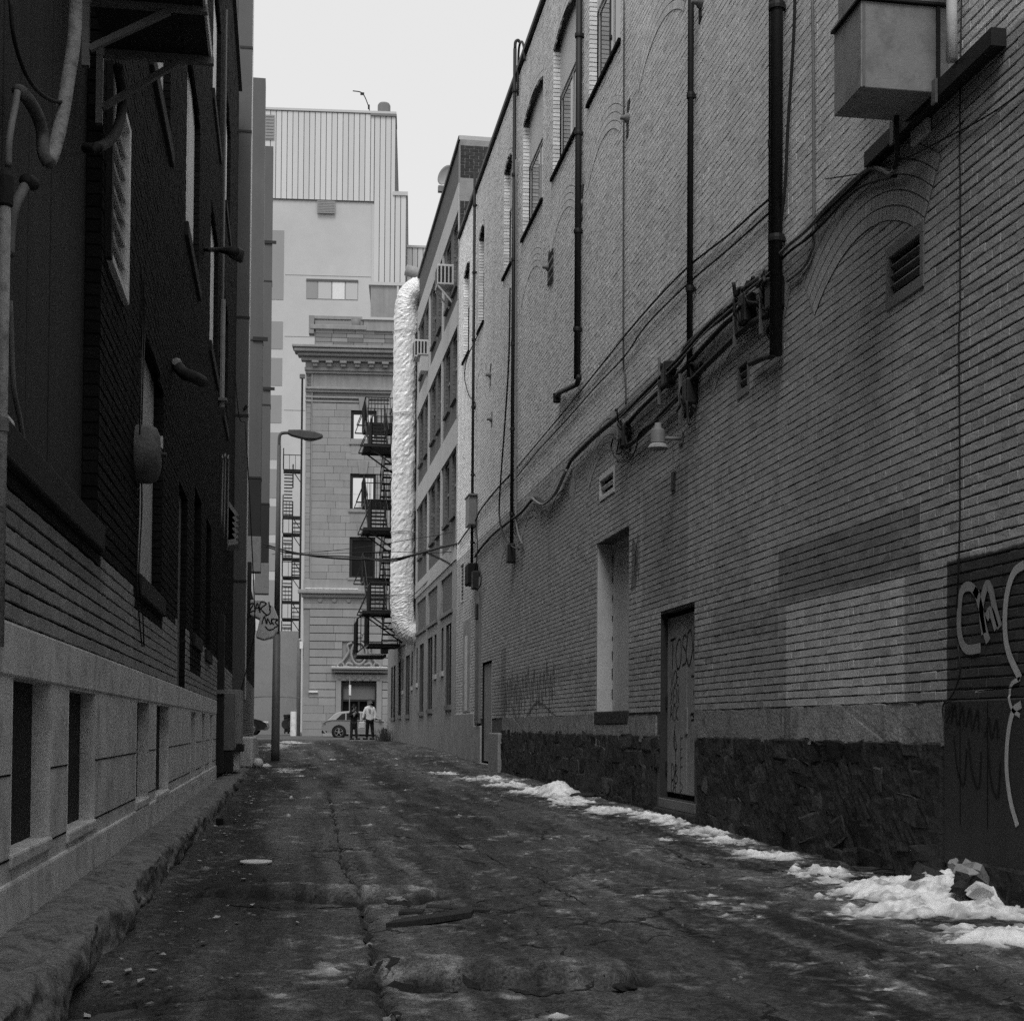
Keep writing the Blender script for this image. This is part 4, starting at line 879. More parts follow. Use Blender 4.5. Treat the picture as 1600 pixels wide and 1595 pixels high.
# things lying in the alley
random.seed(41)
def slab_thing(name, label, cat, pts, m, hgt, bevel=.004, lift=.0, tilt=0):
    P = [GP(*p) for p in pts]; c = sum(P, Vector())/len(P); zb = max(road_z(p.x, p.y) for p in P)+lift-.01
    mb = MB(); mb.prism([(p.x, p.y) for p in P], lambda q: Vector((q[0], q[1], zb+tilt*(q[0]-c.x))), lambda q: Vector((q[0], q[1], zb+hgt+tilt*(q[0]-c.x))))
    return tag(mb.build(name, m, None, bevel=bevel, loc=(c.x, c.y, zb)), label, cat)
slab_thing('plank', 'splintered dark plank lying across the middle of the alley', 'plank', ((602, 1452), (640, 1449), (690, 1443), (737, 1437), (740, 1432), (720, 1431), (700, 1436), (650, 1441), (615, 1447)), 'wood_dark', .035, .004, 0, .03)
slab_thing('plank', 'short dark board fragment just beyond the longer splintered plank', 'plank', ((622, 1432), (660, 1431), (664, 1427), (626, 1428)), 'wood_dark', .02)
slab_thing('plank', 'thin stick of dark wood right of the splintered plank', 'stick', ((665, 1422), (765, 1427), (766, 1424), (667, 1418)), 'wood_dark', .015, .002)
def chunk(name, label, cat, px, py, r, m, flat=.6, group=None, dz=0):
    p = GP(px, py); p.z = road_z(p.x, p.y)+dz
    bm = bmesh.new(); bmesh.ops.create_icosphere(bm, subdivisions=2, radius=1)
    for v in bm.verts:
        k = random.uniform(.72, 1.12); v.co = Vector((v.co.x*r*k*1.15, v.co.y*r*k*.9, v.co.z*r*flat*k))
    me = bpy.data.meshes.new(name); bm.to_mesh(me); bm.free(); me.materials.append(M[m]); o = bpy.data.objects.new(name, me); C.objects.link(o); o.location = p+Vector((0, 0, r*flat*.55)); WL[o.name] = p
    return tag(o, label, cat, group)
chunk('asphalt_lump', 'black crumbled asphalt lump at the right end of the farther road bump', 'lump', 630, 1412, .075, 'asphalt_dark')
chunk('asphalt_lump', 'black lump on the broken left end of the nearer road bump', 'lump', 598, 1512, .07, 'asphalt_dark')
chunk('asphalt_lump', 'dark tarry lump on the left end of the farther road bump', 'lump', 345, 1394, .085, 'asphalt_dark', .45)
chunk('asphalt_lump', 'small flat black lump far right of the nearer road bump', 'lump', 975, 1548, .045, 'asphalt_dark', .4)
chunk('broken_board', 'dark flat rubbish piece lying right of the snow mound by the wall', 'rubbish', 912, 1245, .17, 'asphalt_dark', .25)
p = GP(400, 1350); mb = MB(); mb.lathe([(0, .004), (.10, .006), (.12, .012), (.124, .0), (.08, -.03)], (p.x, p.y, road_z(p.x, p.y)+.004), n=22)
tag(mb.build('paper_plate', 'paper', None, smooth=True, loc=(p.x, p.y, p.z)), 'flat white oval paper scrap lying by the kerb', 'litter')
p = GP(345, 1288); cube('cup', (p.x-.05, p.y-.06, p.z), (p.x+.03, p.y+.05, p.z+.07), 'cloth_black', bevel=.01); tag(bpy.data.objects['cup'], 'small crushed black carton beside the kerb foot', 'litter')
p = GP(403, 1200); mb = MB(); mb.ball((p.x, p.y, road_z(p.x, p.y)+.12), (.13, .15, .13), 12, 8)
tag(mb.build('rubbish_bag', 'white_paint', None, smooth=True, loc=p[:]), 'small white rubbish bag near the lamp post foot', 'bag')
# broken blocks in the snow heap
for lab, px, py, sz, rot, m in (('tilted brick-shaped block leaning at the right of the snow heap', 1528, 1405, (.30, .15, .10), (.2, .85, .5), 'sheet_metal'), ('dark square rubble block half buried in the middle of the snow heap', 1448, 1398, (.20, .16, .12), (.3, .25, -.5), 'rubble_back'), ('upright grey slab corner sticking out behind the snow heap', 1497, 1393, (.10, .06, .20), (.2, -.4, .3), 'sheet_metal'),
                                   ('broken pale tile leaning under the tilted block in the snow', 1532, 1416, (.14, .04, .10), (.7, .4, .2), 'base_concrete'), ('thin dark slat poking from the snow heap', 1476, 1404, (.18, .03, .025), (0, -.3, .4), 'wood_dark'), ('cracked dark block right under the tilted block', 1518, 1412, (.17, .14, .12), (.1, .3, .2), 'rubble_back'), ('thin dark board lying on snow left of the heap', 1362, 1372, (.36, .10, .03), (0, .08, .5), 'wood_dark')):
    p = GP(px, py); mb = MB(); mb.box((-sz[0]*.48, -sz[1]*.48, -sz[2]*.48), (sz[0]*.48, sz[1]*.48, sz[2]*.48)); o = mb.build('rubble_block', m, None)
    bm = bmesh.new(); bm.from_mesh(o.data); bmesh.ops.subdivide_edges(bm, edges=bm.edges[:], cuts=2, use_grid_fill=True)
    for v in bm.verts: v.co += Vector([random.gauss(0, .10)*min(sz) for _ in range(3)])
    bm.to_mesh(o.data); bm.free()
    o.location = (p.x, p.y, p.z+.05+sz[2]*.35); o.rotation_euler = rot; tag(o, lab, 'rubble')

# ------------------------------------------------------------------ street lamp
random.seed(51)
LY = 41.5; p0 = onY(430, 1190, LY); lz = p0.z-.03; lx = p0.x; zt = onY(436, 676, LY).z
lp = thing('street_lamp', 'tall grey street lamp with one curved arm standing at the left of the alley', 'street lamp', (lx, LY, lz))
mb = MB(); mb.tube([(lx, LY, lz), (lx, LY, lz+.4), (lx+.005, LY, lz+3.6)], [.125, .12, .105], 14); mb.tube([(lx+.005, LY, lz+3.6), (lx+.01, LY, zt-.35)], [.085, .055], 12)
mb.build('post', 'lamp_metal', lp, smooth=True)
MB().tube(smooth_path([(lx+.01, LY, zt-.36), (lx+.012, LY, zt-.16), (lx+.05, LY, zt-.04), (lx+.16, LY, zt), (lx+.5, LY, zt+.01)], 6), .045, 10).build('arm', 'lamp_metal', lp, smooth=True)
a = onY(450, 677, LY); b = onY(505, 681, LY); L_ = b.x-a.x
hp = [(0, .085), (.35, .10), (.75, .06), (.95, .0), (1, -.05), (.97, -.10), (.8, -.155), (.45, -.15), (.1, -.07), (0, -.02)]
mb = MB(); secs = 9
for k in range(secs):
    w = .17*sqrt(max(.05, 1-(2*k/(secs-1)-1)**2)); pass
mb.prism([(a.x+u*L_, a.z+w) for u, w in hp], lambda q: Vector((q[0], LY-.13, q[1])), lambda q: Vector((q[0], LY+.13, q[1]))); mb.build('lamp_head', 'lamp_metal', lp, bevel=.045, seg=3)
mb = MB(); mb.ball((a.x+.62*L_, LY, a.z-.13), (.22, .11, .07), 14, 8); mb.build('lens', 'board_grey', lp, smooth=True)
MB().box((lx-.13, LY-.13, lz-.05), (lx+.13, LY+.13, lz+.02)).build('base', 'lamp_metal', lp)

# ------------------------------------------------------------------ far facades, turned five degrees; built in their own frame: x along, y into the building, z up
A5 = radians(5); U5 = Vector((cos(A5), -sin(A5), 0)); N5 = Vector((sin(A5), cos(A5), 0))
def FL(px, py, P0, off=0):
    r = ray(px, py); t = (P0.dot(N5)+off)/r.dot(N5); q = r*t-P0; return q.dot(U5), q.z
BP = Vector((0, 90, 0)); bl = lambda x, y, off=0: FL(x, y, BP, off)
BK = thing('stone_building', 'ornate pale stone corner building with bracketed cornice facing down the alley', 'building', BP, rz=-A5)
s0 = bl(474, 900)[0]; s1 = s0+13; zb = -.62
zz = lambda py: bl(540, py)[1]
MB().box((s0+.06, .62, zb), (s1, 26, zz(552))).build('wall', 'bank_wall', BK)
for y0_, y1_ in ((545, 632), (903, 955)): MB().box((s0+.06, .12, zz(y1_)), (s1, .61, zz(y0_))).build('wall', 'bank_wall', BK)
MB().box((s0+.5, .5, zz(552)), (s1, 25, zz(498))).build('attic_wall', 'bank_wall', BK)
MB().box((s0-.01, .3, zb), (s0+.058, 26, zz(560))).build('side_wall', 'tower_concrete', BK)
blocks = []
def blk(x0, x1, z0, z1, proud=.0, bev=.008, gap=.006):
    o = MB().box((x0+.006, -proud, z0+gap), (x1-.006, .63, z1-gap)).build('stone_block', 'bank_stone', BK, bevel=bev, seg=1); t = random.uniform(.9, 1.08); o.color = (t, t, t, 1); blocks.append(o)
WB = [(bl(548, 700)[0], bl(588, 700)[0], zz(690), zz(642)), (bl(547, 770)[0], bl(587, 770)[0], zz(796), zz(741)), (bl(546, 870)[0], bl(586, 870)[0], zz(902), zz(839))]
DO = (bl(533, 1100)[0], bl(588, 1100)[0], zb, zz(1066))
def courses(y_top, y_bot, n, holes, lens, proud, x0=s0+.42, x1=None, gap=.006):
    x1 = x1 or s0+7.6; zt_, zb_ = zz(y_top), zz(y_bot); h_ = (zt_-zb_)/n
    for k in range(n):
        z0, z1 = zb_+k*h_, zb_+(k+1)*h_; zc = (z0+z1)/2; segs = [(x0, x1)]
        for a, b, c, d_ in holes:
            if c < zc < d_: segs = [q for p, r in segs for q in ((p, min(r, a)), (max(p, b), r)) if q[1]-q[0] > .08]
        for p, r in segs:
            x = p
            while x < r-.02:
                ln = random.uniform(*lens); e = min(x+ln, r); e = r if r-e < .3 else e; blk(x, e, z0, z1, proud=proud+random.uniform(0, .012), gap=gap); x = e
courses(630, 905, 25, WB, (.8, 1.5), .0)
courses(952, 1090, 11, [(DO[0]-.35, DO[1]+.35, zb, zz(1040)), (bl(535, 1000)[0], bl(598, 1000)[0], zz(1042), zz(1000))], (1.0, 2.0), .06, gap=.022)
courses(1090, 1152, 5, [(DO[0]-.35, DO[1]+.35, zb, zz(1040))], (.8, 1.6), .03, x0=s0+.05)
for k in range(40):                                     # narrow quoin strip at the corner
    z0 = zz(950)+k*(zz(582)-zz(950))/40; blk(s0+.08, s0+.36, z0, z0+(zz(582)-zz(950))/40, proud=-.03, bev=.008)
MB().box((s0+.38, -.05, zz(905)), (s0+.44, .1, zz(585))).build('corner_moulding', 'bank_trim', BK)
def band(y0, y1, proud, m='bank_trim', a=0., name='moulding', bev=.03): return MB().box((s0-a, -proud, zz(y1)), (s1, .12, zz(y0))).build(name, m, BK, bevel=bev)
band(546, 550, 1.05, a=.75, name='cornice'); band(550.2, 556, .95, a=.65, name='cornice', bev=.08); band(556.2, 561, .7, a=.45, name='cornice', bev=.06); band(561.2, 567, .40, a=.25, name='cornice'); band(576, 581, .22, a=.05); band(581.2, 585, .12)
band(567.2, 575.8, .16, a=.0, name='frieze')
for k in range(9):
    x = bl(488+21.8*k, 570)[0]; MB().box((x, -.62, zz(571.5)), (x+.42, -.17, zz(567.4))).box((x+.06, -.5, zz(576)), (x+.36, -.17, zz(571.7))).build('bracket', 'bank_trim', BK, bevel=.04)
band(585.2, 606, -.03, name='frieze'); band(606.2, 610, .2); band(610.2, 614, .10); band(620, 623, .06); band(626.5, 629.5, .06)
band(905.5, 922, .05, name='frieze', bev=.01); band(922.2, 928.5, .42, a=.3, name='cornice', bev=.05); band(928.7, 934, .2, a=.1); band(943, 951.5, .05)
MB().box((bl(477, 922)[0], -.40, zz(922)+.004), (bl(560, 922)[0], -.02, zz(920.2))).build('snow_cap', 'snow', BK, bevel=.05)
band(934.2, 942.8, .03, name='frieze', bev=.01)
for k in range(6):
    x = bl(500+22.5*k, 938)[0]; MB().lathe([(0, .06), (.09, .07), (.13, .05), (.15, 0)], (x, -.03, zz(938.5)), (0, -1, 0), 14).build('rosette', 'bank_trim', BK, smooth=True)
# attic blocks
for k in range(5):
    z0, z1 = zz(546)+(zz(512)-zz(546))*k/5, zz(546)+(zz(512)-zz(546))*(k+1)/5; x = s0+.55
    while x < s0+7:
        e = x+random.uniform(.8, 1.4); o = MB().box((x+.01, .4, z0+.01), (e-.01, .52, z1-.01)).build('stone_block', 'bank_stone', BK, bevel=.015, seg=1); t = random.uniform(.55, .95); o.color = (t, t, t, 1); x = e
MB().box((bl(484, 510)[0], .25, zz(513)), (bl(572, 510)[0], .9, zz(506))).build('attic_coping', 'bank_trim', BK, bevel=.03)
MB().box((bl(568, 500)[0], .3, zz(514)), (s1, .9, zz(497))).build('attic_coping', 'bank_trim', BK, bevel=.02); MB().box((bl(566, 500)[0], .2, zz(497)+.004), (s1, 1.0, zz(493))).build('attic_coping', 'tower_concrete', BK)
mb = MB(); x0_, x1_ = bl(490, 497)[0], bl(568, 497)[0]
mb.box((x0_, 1.0, zz(506)), (x1_, 1.2, zz(493))); sc_ = mb.build('roof_screen', 'tower_panel', BK)
for k in range(34): x = x0_+(x1_-x0_)*k/34; MB().box((x, .97, zz(506)), (x+.05, 1.0, zz(493))).build('rib', 'tower_seam', sc_)
MB().box((bl(483, 497)[0], .9, zz(492.8)), (bl(570, 497)[0], 1.3, zz(488))).build('roof_rail', 'bank_trim', BK); MB().box((bl(482, 500)[0], .3, zz(520)), (bl(490, 500)[0], 1.0, zz(492))).build('attic_pier', 'bank_wall', BK)
MB().lathe([(0, .5), (.32, .45), (.34, 0), (.3, -.2), (0, -.2)], (bl(556, 502)[0], .7, zz(505)), n=14).build('roof_vent', 'grey_metal', BK, smooth=True)
for i, (a, b, c, d_) in enumerate(WB):
    w = MB().box((a, .30, c), (b, .36, d_)).build('window', 'void', BK)
    MB().box((a+.14, .22, c+.1), (b-.14, .25, d_-.14)).build('pane', 'dark_glass' if i == 2 else 'bright_glass', w)
    f = MB(); t = .16
    for p, q in (((a, c), (a+t, d_)), ((b-t, c), (b, d_)), ((a+t, c), (b-t, c+.1)), ((a+t, d_-.16), (b-t, d_))): f.box((p[0], .10, p[1]), (q[0], .219, q[1]))
    if i == 2: f.box((a+t, .15, (c+d_)/2-.03), (b-t, .218, (c+d_)/2+.05))
    if i == 1: pass
    f.build('frame', 'board_dark', w); MB().box((a-.1, -.10, c-.16), (b+.1, .2, c-.004)).build('sill', 'bank_trim', w); MB().box((a+.02, -.02, c-.75), (b-.02, .2, c-.17)).build('apron', 'bank_trim', w)
    x = (a+b)/2; k = MB(); k.prism([(x-.22, d_+.02), (x+.22, d_+.02), (x+.34, d_+.85), (x-.34, d_+.85)], lambda q: Vector((q[0], -.12, q[1])), lambda q: Vector((q[0], .1, q[1]))); k.build('keystone', 'bank_trim', w, bevel=.02)
MB().box((WB[1][0]+.2, .205, WB[1][2]+.95), (WB[1][0]+1.25, .218, WB[1][2]+1.03)).build('ceiling_light', 'white_paint', BK)
MB().box((s0+.06, .02, zz(1091)), (s0+.41, .6, zz(952))).build('corner_pier', 'bank_wall', BK)
MB().box((bl(533, 1000)[0], .06, zz(1043)), (bl(600, 1000)[0], .6, zz(999))).build('cartouche_ground', 'bank_trim', BK)
# doorway with hood and cartouche
a, b, c, d_ = DO; dw = MB().box((a, .5, c), (b, .6, d_)).build('doorway', 'void', BK)
f = MB()
for p, q in (((a, c), (a+.1, d_)), ((b-.1, c), (b, d_)), ((a+.1, d_-.12), (b-.1, d_)), ((a+.1, d_-1.15), (b-.1, d_-1.03)), (((a+b)/2-.05, c), ((a+b)/2+.05, d_-1.16))): f.box((p[0], .1, p[1]), (q[0], .3, q[1]))
f.build('frame', 'black_metal', dw); MB().box((a+.1, .32, d_-1.03), (b-.1, .36, d_-.12)).build('transom_pane', 'board_grey', dw); MB().box((a+.1, .34, c), (b-.1, .38, d_-1.15)).build('pane', 'dark_glass', dw)
for p, q in ((a-.34, a-.004), (b+.004, b+.34)): MB().box((p, -.06, c), (q, .3, d_+.3)).build('architrave', 'bank_trim', dw, bevel=.03)
MB().box((a-.4, -.08, d_+.1), (b+.4, .1, zz(1053))).build('lintel', 'bank_trim', dw, bevel=.02)
for k in range(6): MB().lathe([(0, .05), (.1, .06), (.13, 0)], (a-.1+(b-a+.2)*k/5, -.08, zz(1059)), (0, -1, 0), 12).build('rosette', 'bank_trim', dw, smooth=True)
hx0, hx1 = bl(518, 1045)[0], b+.75
MB().box((hx0, -.55, zz(1046)), (hx1, .1, zz(1043))).build('hood', 'bank_trim', dw, bevel=.02); MB().box((hx0+.15, -.35, zz(1051)), (hx1-.1, .1, zz(1046.2))).build('hood', 'bank_trim', dw, bevel=.04)
MB().box((hx0+.02, -.53, zz(1043)+.004), (hx1-.1, .0, zz(1041.6))).build('snow_cap', 'snow', dw, bevel=.03)
ca = MB(); cx, cz = bl(561, 1018)[0], zz(1017); k0_ = 0
ring = [(cx+.62*cos(t), -.10, cz+.78*sin(t)) for t in np.linspace(0, 2*pi, 25)]; ca.tube(ring, .10, 6, False); ca.ball((cx, .02, cz), (.5, .16, .66), 14, 8)
for s_ in (-1, 1):
    ca.tube(smooth_path([(cx+s_*.6, -.05, cz+.75), (cx+s_*.95, -.1, cz+.55), (cx+s_*.85, -.1, cz+.1), (cx+s_*1.15, -.08, cz-.35), (cx+s_*1.5, -.06, cz-.75)], 5), [.1]*21, 6)
    ca.tube(smooth_path([(cx+s_*.45, -.08, cz-.8), (cx+s_*.9, -.1, cz-.7), (cx+s_*1.05, -.1, cz-.95), (cx+s_*.75, -.08, cz-1.0)], 5), .09, 6)
    ca.tube(smooth_path([(cx+s_*1.15, -.05, cz-.95), (cx+s_*1.4, -.08, cz-.65), (cx+s_*1.75, -.06, cz-.85), (cx+s_*1.65, -.06, cz-1.02)], 5), .08, 6)
ca.box((cx-.4, -.16, cz+.85), (cx+.4, .1, cz+1.0)); ca.ball((cx, -.05, cz+1.2), (.28, .15, .22), 10, 6); ca.ball((cx, -.05, cz+1.5), (.12, .1, .12), 8, 6)
for s_ in (-1, 1): ca.ball((cx+s_*.25, -.05, cz+1.38), (.1, .1, .12), 8, 5)
ca.v = [(cx+(x-cx)*.74, y, zz(1041.5)+(z-zz(1041.5))*.86) for x, y, z in ca.v]; ca.build('cartouche', 'bank_trim', dw, smooth=True)
MB().box((bl(482, 1081)[0], -.2, zz(1082.5)), (bl(497, 1081)[0], .1, zz(1080))).build('snow_ledge', 'snow', BK, bevel=.02)
cube_ = MB().box((bl(471, 1005)[0]-.1, -.1, zz(1014)), (bl(476, 1005)[0]-.1, .1, zz(1003))).build('sign_box', 'white_paint', BK)
dp = thing('downpipe', 'tall dark drainpipe running down the left corner of the ornate stone building', 'pipe', BP, rz=-A5)
MB().tube([(s0-.22, .1, zb), (s0-.22, .1, zz(1000)), (s0-.22, .1, zz(1000)+.02)], .13, 10).build('pipe', 'grey_metal', dp, smooth=True); MB().tube([(s0-.2, .1, zz(998)), (s0-.2, .1, zz(592))], .06, 8).build('pipe', 'cable_black', dp)
MB().box((s0-.36, .0, zz(592)), (s0-.05, .25, zz(586))).build('hopper', 'grey_metal', dp)
MB().tube([(s0-.5, .1, zb), (s0-.5, .1, zz(1112))], .2, 10).build('sleeve', 'base_concrete', dp)
# stained rooftop box and exhaust elbow behind the cornice
RP = Vector((0, 104, 0)); rl = lambda x, y: FL(x, y, RP)
rb = thing('rooftop_box', 'stained pale rooftop plant box above the cornice, left of the foil duct', 'rooftop box', RP, rz=-A5)
(xa, za), (xb, zc_) = rl(579, 492), rl(650, 448)
MB().box((xa, 0, za-6), (xb, 6, zc_)).build('box', 'bank_trim', rb); MB().box((xa-.15, -.15, zc_+.004), (xb, 6.1, zc_+.22)).build('coping', 'tower_concrete', rb); MB().box((rl(620, 470)[0], -.12, za-6), (rl(623, 470)[0], -.004, zc_)).build('rib', 'tower_concrete', rb)

# ------------------------------------------------------------------ the pale tower block behind
TP = Vector((0, 150, 0)); tl = lambda x, y: FL(x, y, TP); tz = lambda py: tl(500, py)[1]; tx = lambda px: tl(px, 400)[0]
TW = thing('tower_block', 'tall pale tower block with ribbed metal siding at the top behind the stone building', 'building', TP, rz=-A5)
MB().box((tx(330), .02, -.7), (tx(586), 40, tz(312))).build('concrete_wall', 'tower_concrete', TW)
MB().box((tx(330), -.1, tz(314)), (tx(616.5), 40, tz(176))).build('upper_wall', 'tower_seam', TW)
MB().box((tx(584), -.06, -.7), (tx(635), 40, tz(301))).build('side_wall', 'tower_seam', TW)
MB().box((tx(634), 4, -.7), (tx(760), 40, tz(362))).build('side_wall', 'tower_seam', TW)
k0 = tx(412); pw = (tx(616.5)-k0)/23.5
def siding(xa, xb, z0, z1, y):
    x = xa
    while x < xb-.05:
        e = min(x+pw, xb); o = MB().box((x+.035, y-.08, z0), (e-.035, y+.02, z1)).build('siding_panel', 'tower_panel', TW); t = random.uniform(.95, 1.05); o.color = (t, t, t, 1); x = e
siding(k0-8*pw, tx(583.5), tz(313), tz(177), -.1); siding(tx(583.7), tx(616.5), 8, tz(177), -.1); siding(tx(616.8), tx(635), 5, tz(302), -.06); siding(tx(635.3), tx(700), 5, tz(363), 4)
MB().box((tx(330), -.3, tz(176)), (tx(617.5), 40, tz(172.5))).build('roof_edge', 'tower_concrete', TW); MB().box((tx(613), -.3, tz(303)), (tx(636.5), 40, tz(297))).build('roof_edge', 'tower_concrete', TW); MB().box((tx(635), 3.8, tz(363.5)), (tx(760), 40, tz(360))).build('roof_edge', 'tower_concrete', TW)
MB().box((tx(577), -.35, tz(180)), (tx(618), 3, tz(176.5))).build('roof_edge', 'grey_metal', TW)
MB().box((tx(581), -.12, 6), (tx(584.5), .1, tz(318))).build('corner_strip', 'tower_concrete', TW)
for (xa, ya, xb, yb) in ((412, 184, 427, 223), (495, 315, 523, 335)):
    v = MB().box((tx(xa), -.26, tz(yb)), (tx(xb), -.17, tz(ya))).build('louvre', 'tower_window', TW); nn = 8
    for k in range(nn): z = tz(yb)+(tz(ya)-tz(yb))*(k+.5)/nn; MB().box((tx(xa)+.08, -.31, z-.05), (tx(xb)-.08, -.265, z+.07)).build('slat', 'bank_trim', v)
for k, (ya, yb) in enumerate([(362, 470), (504, 547), (561, 604), (619, 662), (677, 719), (734, 779), (792, 836), (849, 893), (907, 950)]):
    MB().box((tx(400), -.02, tz(yb)), (tx(443.5-k*.35), .015, tz(ya))).build('window_panel', 'tower_window', TW)
w = MB().box((tx(479), .0, tz(468)), (tx(560), .018, tz(437))).build('window', 'tower_window', TW)
for a, b, m in ((480, 496, 'tower_window'), (498, 518, 'tower_panel'), (520, 539, 'white_paint'), (541, 559, 'tower_panel')): o = MB().box((tx(a), -.03, tz(467)), (tx(b), -.003, tz(440))).build('pane', m, w); o.color = (.85, .85, .85, 1)
MB().box((tx(479), -.1, tz(440)), (tx(560), -.002, tz(436.5))).build('lintel', 'tower_seam', w)
for y in (431, 527, 642): MB().box((tx(446), -.01, tz(y)), (tx(580), .015, tz(y-.6))).build('joint', 'tower_window', TW)
# ground floor of the tower: shutter door, awning, wall lamp, notice
MB().box((tx(444), -.4, -.6), (tx(470), .0, tz(1090))).build('doorway', 'board_dark', TW); MB().box((tx(440), -.9, tz(1089)), (tx(470), .0, tz(1078))).build('canopy', 'board_grey', TW)
for a, b in ((445, 452), (453.5, 462)): MB().box((tx(a), -.45, tz(1130)), (tx(b), -.41, tz(1093))).build('door_leaf', 'spandrel_brick', TW)
MB().box((tx(439), -.3, tz(1047)), (tx(468), .0, tz(1026))).build('window', 'board_dark', TW)
MB().box((tx(410), -.12, tz(1108)), (tx(419.5), .0, tz(1100.5))).build('notice', 'white_paint', TW)
MB().lathe([(0, .3), (.25, .25), (.3, 0), (0, 0)], (tx(394), -.02, tz(1061)), (0, -1, 0), 12).build('wall_lamp', 'board_dark', TW)
yw = thing('tower_shade_wall', 'added grey wall imitating shade on the tower foot, behind the black car and lamp post', 'wall', (-2, 104, -.6))  # added darker wall, imitates shade over the foot of the tower
MB().box((-9, 104, -.9), (.95, 104.4, onY(405, 985, 104).z)).build('wall', 'bank_wall', yw)
# tower roof: vent drum, bent aerial mast
vt = thing('roof_vent', 'grey drum vent standing on the roof edge of the pale tower block', 'vent', TP, rz=-A5)
zt5 = tl(597, 155)[1]; MB().lathe([(0, zt5), (.55, zt5), (.66, zt5-.2), (.66, zt5-2.2)], (tx(597.5), 1.2, 0), n=20).build('drum', 'board_grey', vt, smooth=True)
am = thing('aerial_mast', 'thin bent-over mast on the roof of the pale tower block', 'mast', TP, rz=-A5)
MB().tube(smooth_path([(tx(x), 1, tz(y)) for x, y in ((575, 177), (574.5, 163), (571, 152), (566, 141), (560, 135.5), (548, 134))], 5), .055, 6).build('pole', 'board_dark', am)
mb = MB(); mb.box((tx(572), .95, tz(162)), (tx(575), 1.05, tz(155))); mb.box((tx(560), .95, tz(140)), (tx(566), 1.05, tz(136))); mb.build('clamp', 'board_dark', am)
mb = MB(); ep = Vector((0, 112, 0)); q = lambda x, y: FL(x, y, ep)
ex = thing('exhaust_duct', 'fat round grey exhaust pipe poking over the office roof right of the tower', 'duct', ep, rz=-A5)
MB().tube([(q(634, 422)[0], 0, q(634, 422)[1]), (q(650, 427)[0], 0, q(650, 427)[1]), (q(672, 438)[0], 0, q(672, 438)[1])], [.42, .44, .44], 16).build('pipe', 'sheet_metal', ex, smooth=True)

# ------------------------------------------------------------------ foil wrapped duct
random.seed(61)
fd_ = thing('foil_duct', 'tall bright foil wrapped duct running up the corner of the office building', 'duct', (3.9, 49, 3))
def foil_mesh(path, r, n=20, k=12):
    pts = smooth_path(path, k); mb = MB(); mb.tube(pts, r, n)
    c = [Vector(p) for p in pts]
    for i, v in enumerate(mb.v):
        ring = c[min(i//n, len(c)-1)]; d_ = Vector(v)-ring; a = atan2(d_.y, d_.x)
        kk = 1+.13*float(fbm(a*1.6+20, v[2], 31, 1.3, 3))+.10*abs(float(vnoise(a*2+9+v[2]*.7, v[2]*1.4-a, 37, 3)))+random.gauss(0, .020)
        mb.v[i] = tuple(ring+d_*kk)
    return mb
zl = lambda y: onY(630, y, 49).z
path = [(4.6, 49, zl(450)), (4.25, 49, zl(452)), (3.96, 49, zl(468)), (3.88, 49, zl(510)), (3.88, 49, zl(600)), (3.86, 49, zl(700)), (3.87, 49, zl(800)), (3.85, 49, zl(900)), (3.87, 49, zl(955)), (3.97, 49, zl(980)), (4.2, 49, zl(988)), (4.4, 49, zl(989))]
foil_mesh(path, .375, 30, 24).build('wrapped_pipe', 'foil', fd_)
for y in (520, 648, 832, 930):
    MB().tube([(3.87+.425*cos(a), 49+.425*sin(a), zl(y)+.01*sin(3*a)) for a in np.linspace(0, 2*pi, 25)], .012, 5, False).build('tape_band', 'light_metal', fd_)
mb = MB(); MB().box((4.25, 48.95, zl(960)), (4.3, 49.05, zl(500))).build('rail', 'black_metal', fd_)

# ------------------------------------------------------------------ fire escapes
random.seed(71)
def rail(mb, a, b, h=1.0, n=6, r=.022, mid=True):       # top rail, mid rail and pickets between two deck points
    a, b = Vector(a), Vector(b); u = Vector((0, 0, h))
    mb.tube([a+u, b+u], r, 5); mb.tube([a, b], r*.8, 5)
    for k in range(n+1):
        p = a.lerp(b, k/n); mb.tube([p, p+u], r*(1.3 if k in (0, n) else .5), 4)
def flight(parent, a, b, w, n, axis='y'):               # a: top centre, b: bottom centre, treads across x
    a, b = Vector(a), Vector(b)
    for s_ in (-1, 1):
        o = Vector((s_*w/2, 0, 0)); MB().bar(a+o, b+o, .03, .17).build('stringer', 'black_metal', parent)
        mb = MB(); mb.tube([a+o+Vector((0, 0, .9)), b+o+Vector((0, 0, .9))], .02, 5)
        for k in range(1, 5): p = a.lerp(b, k/5)+o; mb.tube([p, p+Vector((0, 0, .9))], .012, 4)
        mb.build('handrail', 'black_metal', parent)
    for k in range(n):
        p = a.lerp(b, (k+.5)/n); MB().box((p.x-w/2, p.y-.12, p.z-.022), (p.x+w/2, p.y+.12, p.z+.022)).build('tread', 'black_metal', parent)
def deck(parent, x0, x1, y0, y1, z):
    d_ = MB().box((x0, y0, z-.10), (x1, y0+.05, z)).box((x0, y1-.05, z-.10), (x1, y1, z)).box((x0, y0+.05, z-.10), (x0+.05, y1-.05, z)).box((x1-.05, y0+.05, z-.10), (x1, y1-.05, z)).build('deck_frame', 'black_metal', parent)
    n = int((y1-y0)/.075); mb = MB()
    for k in range(n): y = y0+.06+k*.075; mb.box((x0+.05, y, z-.045), (x1-.05, y+.05, z-.01))
    g_ = mb.build('deck_slats', 'black_metal', parent); g_['kind'] = 'stuff'
fe = thing('fire_escape', 'black iron fire escape zigzagging up the office building beside the foil duct', 'fire escape', (3.5, 55, 3))
